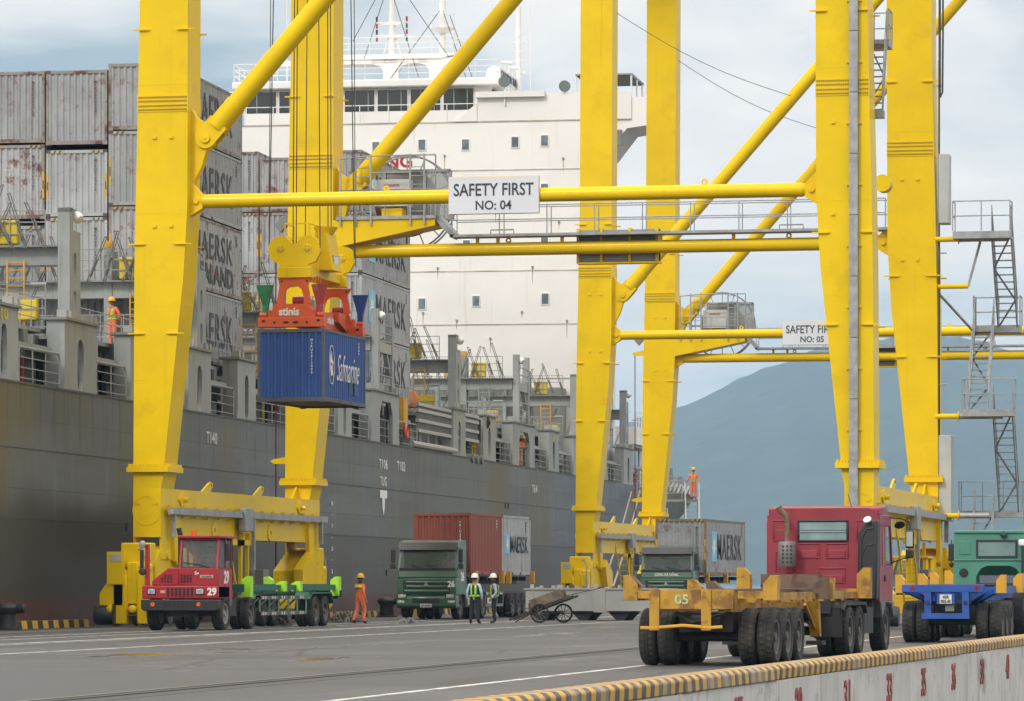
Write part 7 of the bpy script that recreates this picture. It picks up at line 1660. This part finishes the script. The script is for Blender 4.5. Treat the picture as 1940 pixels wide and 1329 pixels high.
    def shell(name, m, z0, z1, a0, a1, grow, par=T):
        b = MB(); vs = []; n = 14; zs = [z0 + (z1 - z0) * k / 4 for k in range(5)]
        dx, dy = j['chest'][0] - j['pelvis'][0], j['chest'][1] - j['pelvis'][1]
        for z in zs:
            for (za, xa, ya), (zb, xb, yb) in zip(tors[:-1], tors[1:]):
                if za <= z <= zb + 1e-6: t = (z - za) / (zb - za); rx, ry = xa + (xb - xa) * t, ya + (yb - ya) * t
            tt = (z - .95) / .38
            for k in range(n + 1): a = a0 + (a1 - a0) * k / n; vs.append((dx * tt + (rx + grow) * sin(a), .01 + dy * tt - (ry + grow) * cos(a), z + (j['chest'][2] - 1.33)))
        f = [(r * (n + 1) + k, r * (n + 1) + k + 1, (r + 1) * (n + 1) + k + 1, (r + 1) * (n + 1) + k) for r in range(4) for k in range(n)]
        b.add(vs, f); ob = b.build(name, m, par, ang=70); so_ = ob.modifiers.new('thick', 'SOLIDIFY'); so_.thickness = .008; return ob
    if vest:
        v = shell('safety_vest', vest, 1.0, 1.42, 0, 2 * pi, .006)
        for c in (0, pi): 
            for off in (-.42, .42): shell('vest_stripe', LIMEC, 1.02, 1.41, c + off - .17, c + off + .17, .012, v)
        shell('vest_stripe', LIMEC, 1.0, 1.06, 0, 2 * pi, .013, v)
    if yoke: shell('lime_yoke', LIMEC, 1.32, 1.42, 0, 2 * pi, .014)
    if belt:
        shell('reflective_belt', LIMEC, 1.01, 1.06, 0, 2 * pi, .012)
        for c in (0, pi):
            for off in (-.55, .55): shell('shoulder_strap', LIMEC, 1.06, 1.41, c + off - .10, c + off + .10, .01)
            
    return T
p = G(682, 1183); person((p.x, p.y, 0), radians(150), 'worker in orange coveralls and yellow helmet walking on the quay by the green trailer', ORC, ORC, HYEL,
    dict(le=(-.27, .10, 1.16), lw=(-.30, .02, .92), re=(.26, -.10, 1.18), rw=(.25, -.22, .98), lk=(-.11, -.14, .52), la=(-.115, -.06, .11), lt=(-.12, -.24, .05), rk=(.11, .04, .50), ra=(.115, .24, .14), rt=(.12, .10, .045)), yoke=True)
p = G(899, 1183); m1 = person((p.x, p.y, 0), radians(176), 'man in light blue shirt, dark safety vest and white helmet seen from behind', LBLUE, NAVY, HWHT,
    dict(le=(-.27, .03, 1.14), lw=(-.26, -.08, .90), re=(.27, .03, 1.14), rw=(.27, -.06, .90), lk=(-.12, 0, .5), la=(-.15, .03, .1), lt=(-.19, -.13, .045), rk=(.12, 0, .5), ra=(.14, .03, .1), rt=(.17, -.13, .045)), vest=mat('navy_vest', (.02, .03, .06), .8))
MB().box(.22, .235, -.19, .02, .70, .98).build('papers', WHITE, m1)
p = G(936, 1182); m2 = person((p.x, p.y, 0), radians(-72), 'man in grey shirt, lime safety vest and white helmet turning to his colleague', GBLUE, NAVY, HWHT,
    dict(le=(-.24, .08, 1.14), lw=(-.22, -.08, .93), re=(.24, .06, 1.13), rw=(.23, -.12, .92), lk=(-.10, 0, .5), rk=(.10, -.03, .5)), vest=mat('navy_vest', (.02, .03, .06), .8), head_turn=.5)
MB().box(-.225, -.21, -.22, -.04, .74, .95).build('papers', WHITE, m2)
p = W(1764, 1189, 140); person((p.x, p.y, 0), radians(160), 'worker with orange helmet half hidden behind the blue trailer', ORC, ORC, HORG)
# on the ship
HATCH_Y = -18.6
p = ship_to_world(-1.45, HATCH_Y, 10.19); person((p.x, p.y, p.z), radians(-28), 'worker in orange standing on a hatch cover, hands behind his back', ORC, ORC, HYEL,
    dict(le=(-.28, .12, 1.15), lw=(-.10, .19, 1.0), re=(.28, .12, 1.15), rw=(.10, .20, .98), lk=(-.12, 0, .5), la=(-.13, .02, .1), lt=(-.17, -.14, .045), rk=(.12, 0, .5), ra=(.13, .02, .1), rt=(.17, -.14, .045)), belt=True, head_turn=-.7)
p = ship_to_world(-.34, 67.1, ZD + .01); person((p.x, p.y, p.z), radians(75), 'worker in orange leaning on the rail inside a ship side arch', ORC, ORC, HYEL,
    dict(pelvis=(0, .10, .93), spine=(0, .03, 1.10), chest=(0, -.08, 1.27), neck=(0, -.16, 1.40), top=(0, -.19, 1.48), ls=(-.185, -.10, 1.34), rs=(.185, -.10, 1.34), le=(-.24, -.22, 1.14), lw=(-.12, -.38, 1.12), re=(.24, -.22, 1.14), rw=(.12, -.38, 1.12), lh=(-.095, .1, .88), rh=(.095, .1, .88)), belt=True)
# drivers
SIT = dict(pelvis=(0, .1, .50), spine=(0, .12, .68), chest=(0, .10, .88), neck=(0, .08, 1.02), top=(0, .06, 1.10), ls=(-.185, .08, .96), rs=(.185, .08, .96), le=(-.25, -.10, .74), lw=(-.16, -.30, .84), re=(.25, -.10, .74), rw=(.16, -.30, .84),
           lh=(-.10, .06, .48), lk=(-.12, -.36, .50), la=(-.12, -.42, .12), lt=(-.12, -.58, .06), rh=(.10, .06, .48), rk=(.12, -.36, .50), ra=(.12, -.42, .12), rt=(.12, -.58, .06))
t29 = SC.objects['terminal_tractor']
person((t29.location.x + .62, t29.location.y + 1.1, 1.42), 0, 'driver in orange at the wheel of the red tractor 29', ORC, ORC, HORG, SIT)
person((T26.location.x + .62, T26.location.y + 1.15, 1.52), 0, 'driver in orange behind the windscreen of truck 26', ORC, NAVY, HYEL, SIT)
person((TDN.location.x + .62, TDN.location.y + 1.15, 1.52), 0, 'driver behind the windscreen of the farther green truck', mat('pale_pink_shirt', (.55, .35, .33), .85), NAVY, HORG, SIT)
# ------------------------------------------------------------------ gangway to the stern with a man at its head
gp = W(1311, 946, 251.0)
GW = thing('ship_gangway', 'aluminium gangway stairs leading up to the ship stern', 'gangway', (gp.x, gp.y, 0), radians(10.5))
ALU = MATS['aluminium']; zt = gp.z
slope = 1.0; Lg = (zt - .4) / slope
st = MB()
for s in (-1, 1): st.bar((s * .38, .2, zt), (s * .38, -Lg, .4), .05, .22)
st.build('stringers', ALU, GW)
for k in range(int(Lg / .29)): y = -.1 - k * .29; z = zt + slope * (y - .2) / 1.0 + .1; MB().box(-.36, .36, y - .11, y + .11, z, z + .05).build('step', ALU, GW)
hr = MB()
for s in (-1, 1):
    hr.tube([(s * .42, 1.2, zt + 1.05), (s * .42, .2, zt + 1.0), (s * .42, -Lg, 1.4)], .03, 6); hr.tube([(s * .42, .2, zt + .5), (s * .42, -Lg, .9)], .022, 5)
    for k in range(7): y = .2 - k * Lg / 6.5; z = zt + slope * (y - .2); hr.cyl((s * .42, y, z), (s * .42, y, z + 1.0), .025, n=5)
hr.build('handrail', ALU, GW)
MB().box(-.5, .5, .2, 1.4, zt - .12, zt).build('head_platform', SG2, GW)
MB().box(-3.4, -.5, .3, 1.3, zt - .14, zt - .02).build('side_platform', SG, GW)
r_ = MB(); railing(r_, [(-3.3, .35, zt), (-.6, .35, zt)], 1.1, .028, mids=(.33, .66), step=.8); r_.build('platform_railing', RAILG, GW)
for x in (-.4, .4): MB().bar((x, .9, zt - .1), (x, .9, 0), .12).build('trestle_leg', SG, GW)
MB().cyl((-.45, -Lg + .1, .3), (.45, -Lg + .1, .3), .2, n=12).build('foot_roller', BLKP, GW)
person((gp.x, gp.y + .55, zt), 0, 'worker in orange standing at the head of the gangway', ORC, ORC, HYEL, dict(le=(-.30, -.02, 1.16), lw=(-.38, -.10, 1.02), re=(.30, -.02, 1.16), rw=(.38, -.10, 1.02)), s=1.05, belt=True)

# ------------------------------------------------------------------ mooring ropes from the stern
ROPT = mat('mooring_rope', (.42, .36, .28), .85, var=.15, vscale=6)
for k, (u0, v0, d0, u1, v1, d1, lab) in enumerate(((1196, 932, 280, 1130, 1128, 231, 'pale mooring rope running down from the stern, nearer of the pair'), (1212, 930, 284, 1152, 1126, 233, 'pale mooring rope running down from the stern, farther of the pair'))):
    a = W(u0, v0, d0); b = W(u1, v1, d1); b.z = .4
    o = MB().tube([a.lerp(b, t / 10) - Vector((0, 0, .35 * sin(pi * t / 10))) for t in range(11)], .06, 7).build('mooring_rope', ROPT); tag(o, lab, 'rope', 'stern mooring ropes')
bpy.data.scenes.remove(_TS)
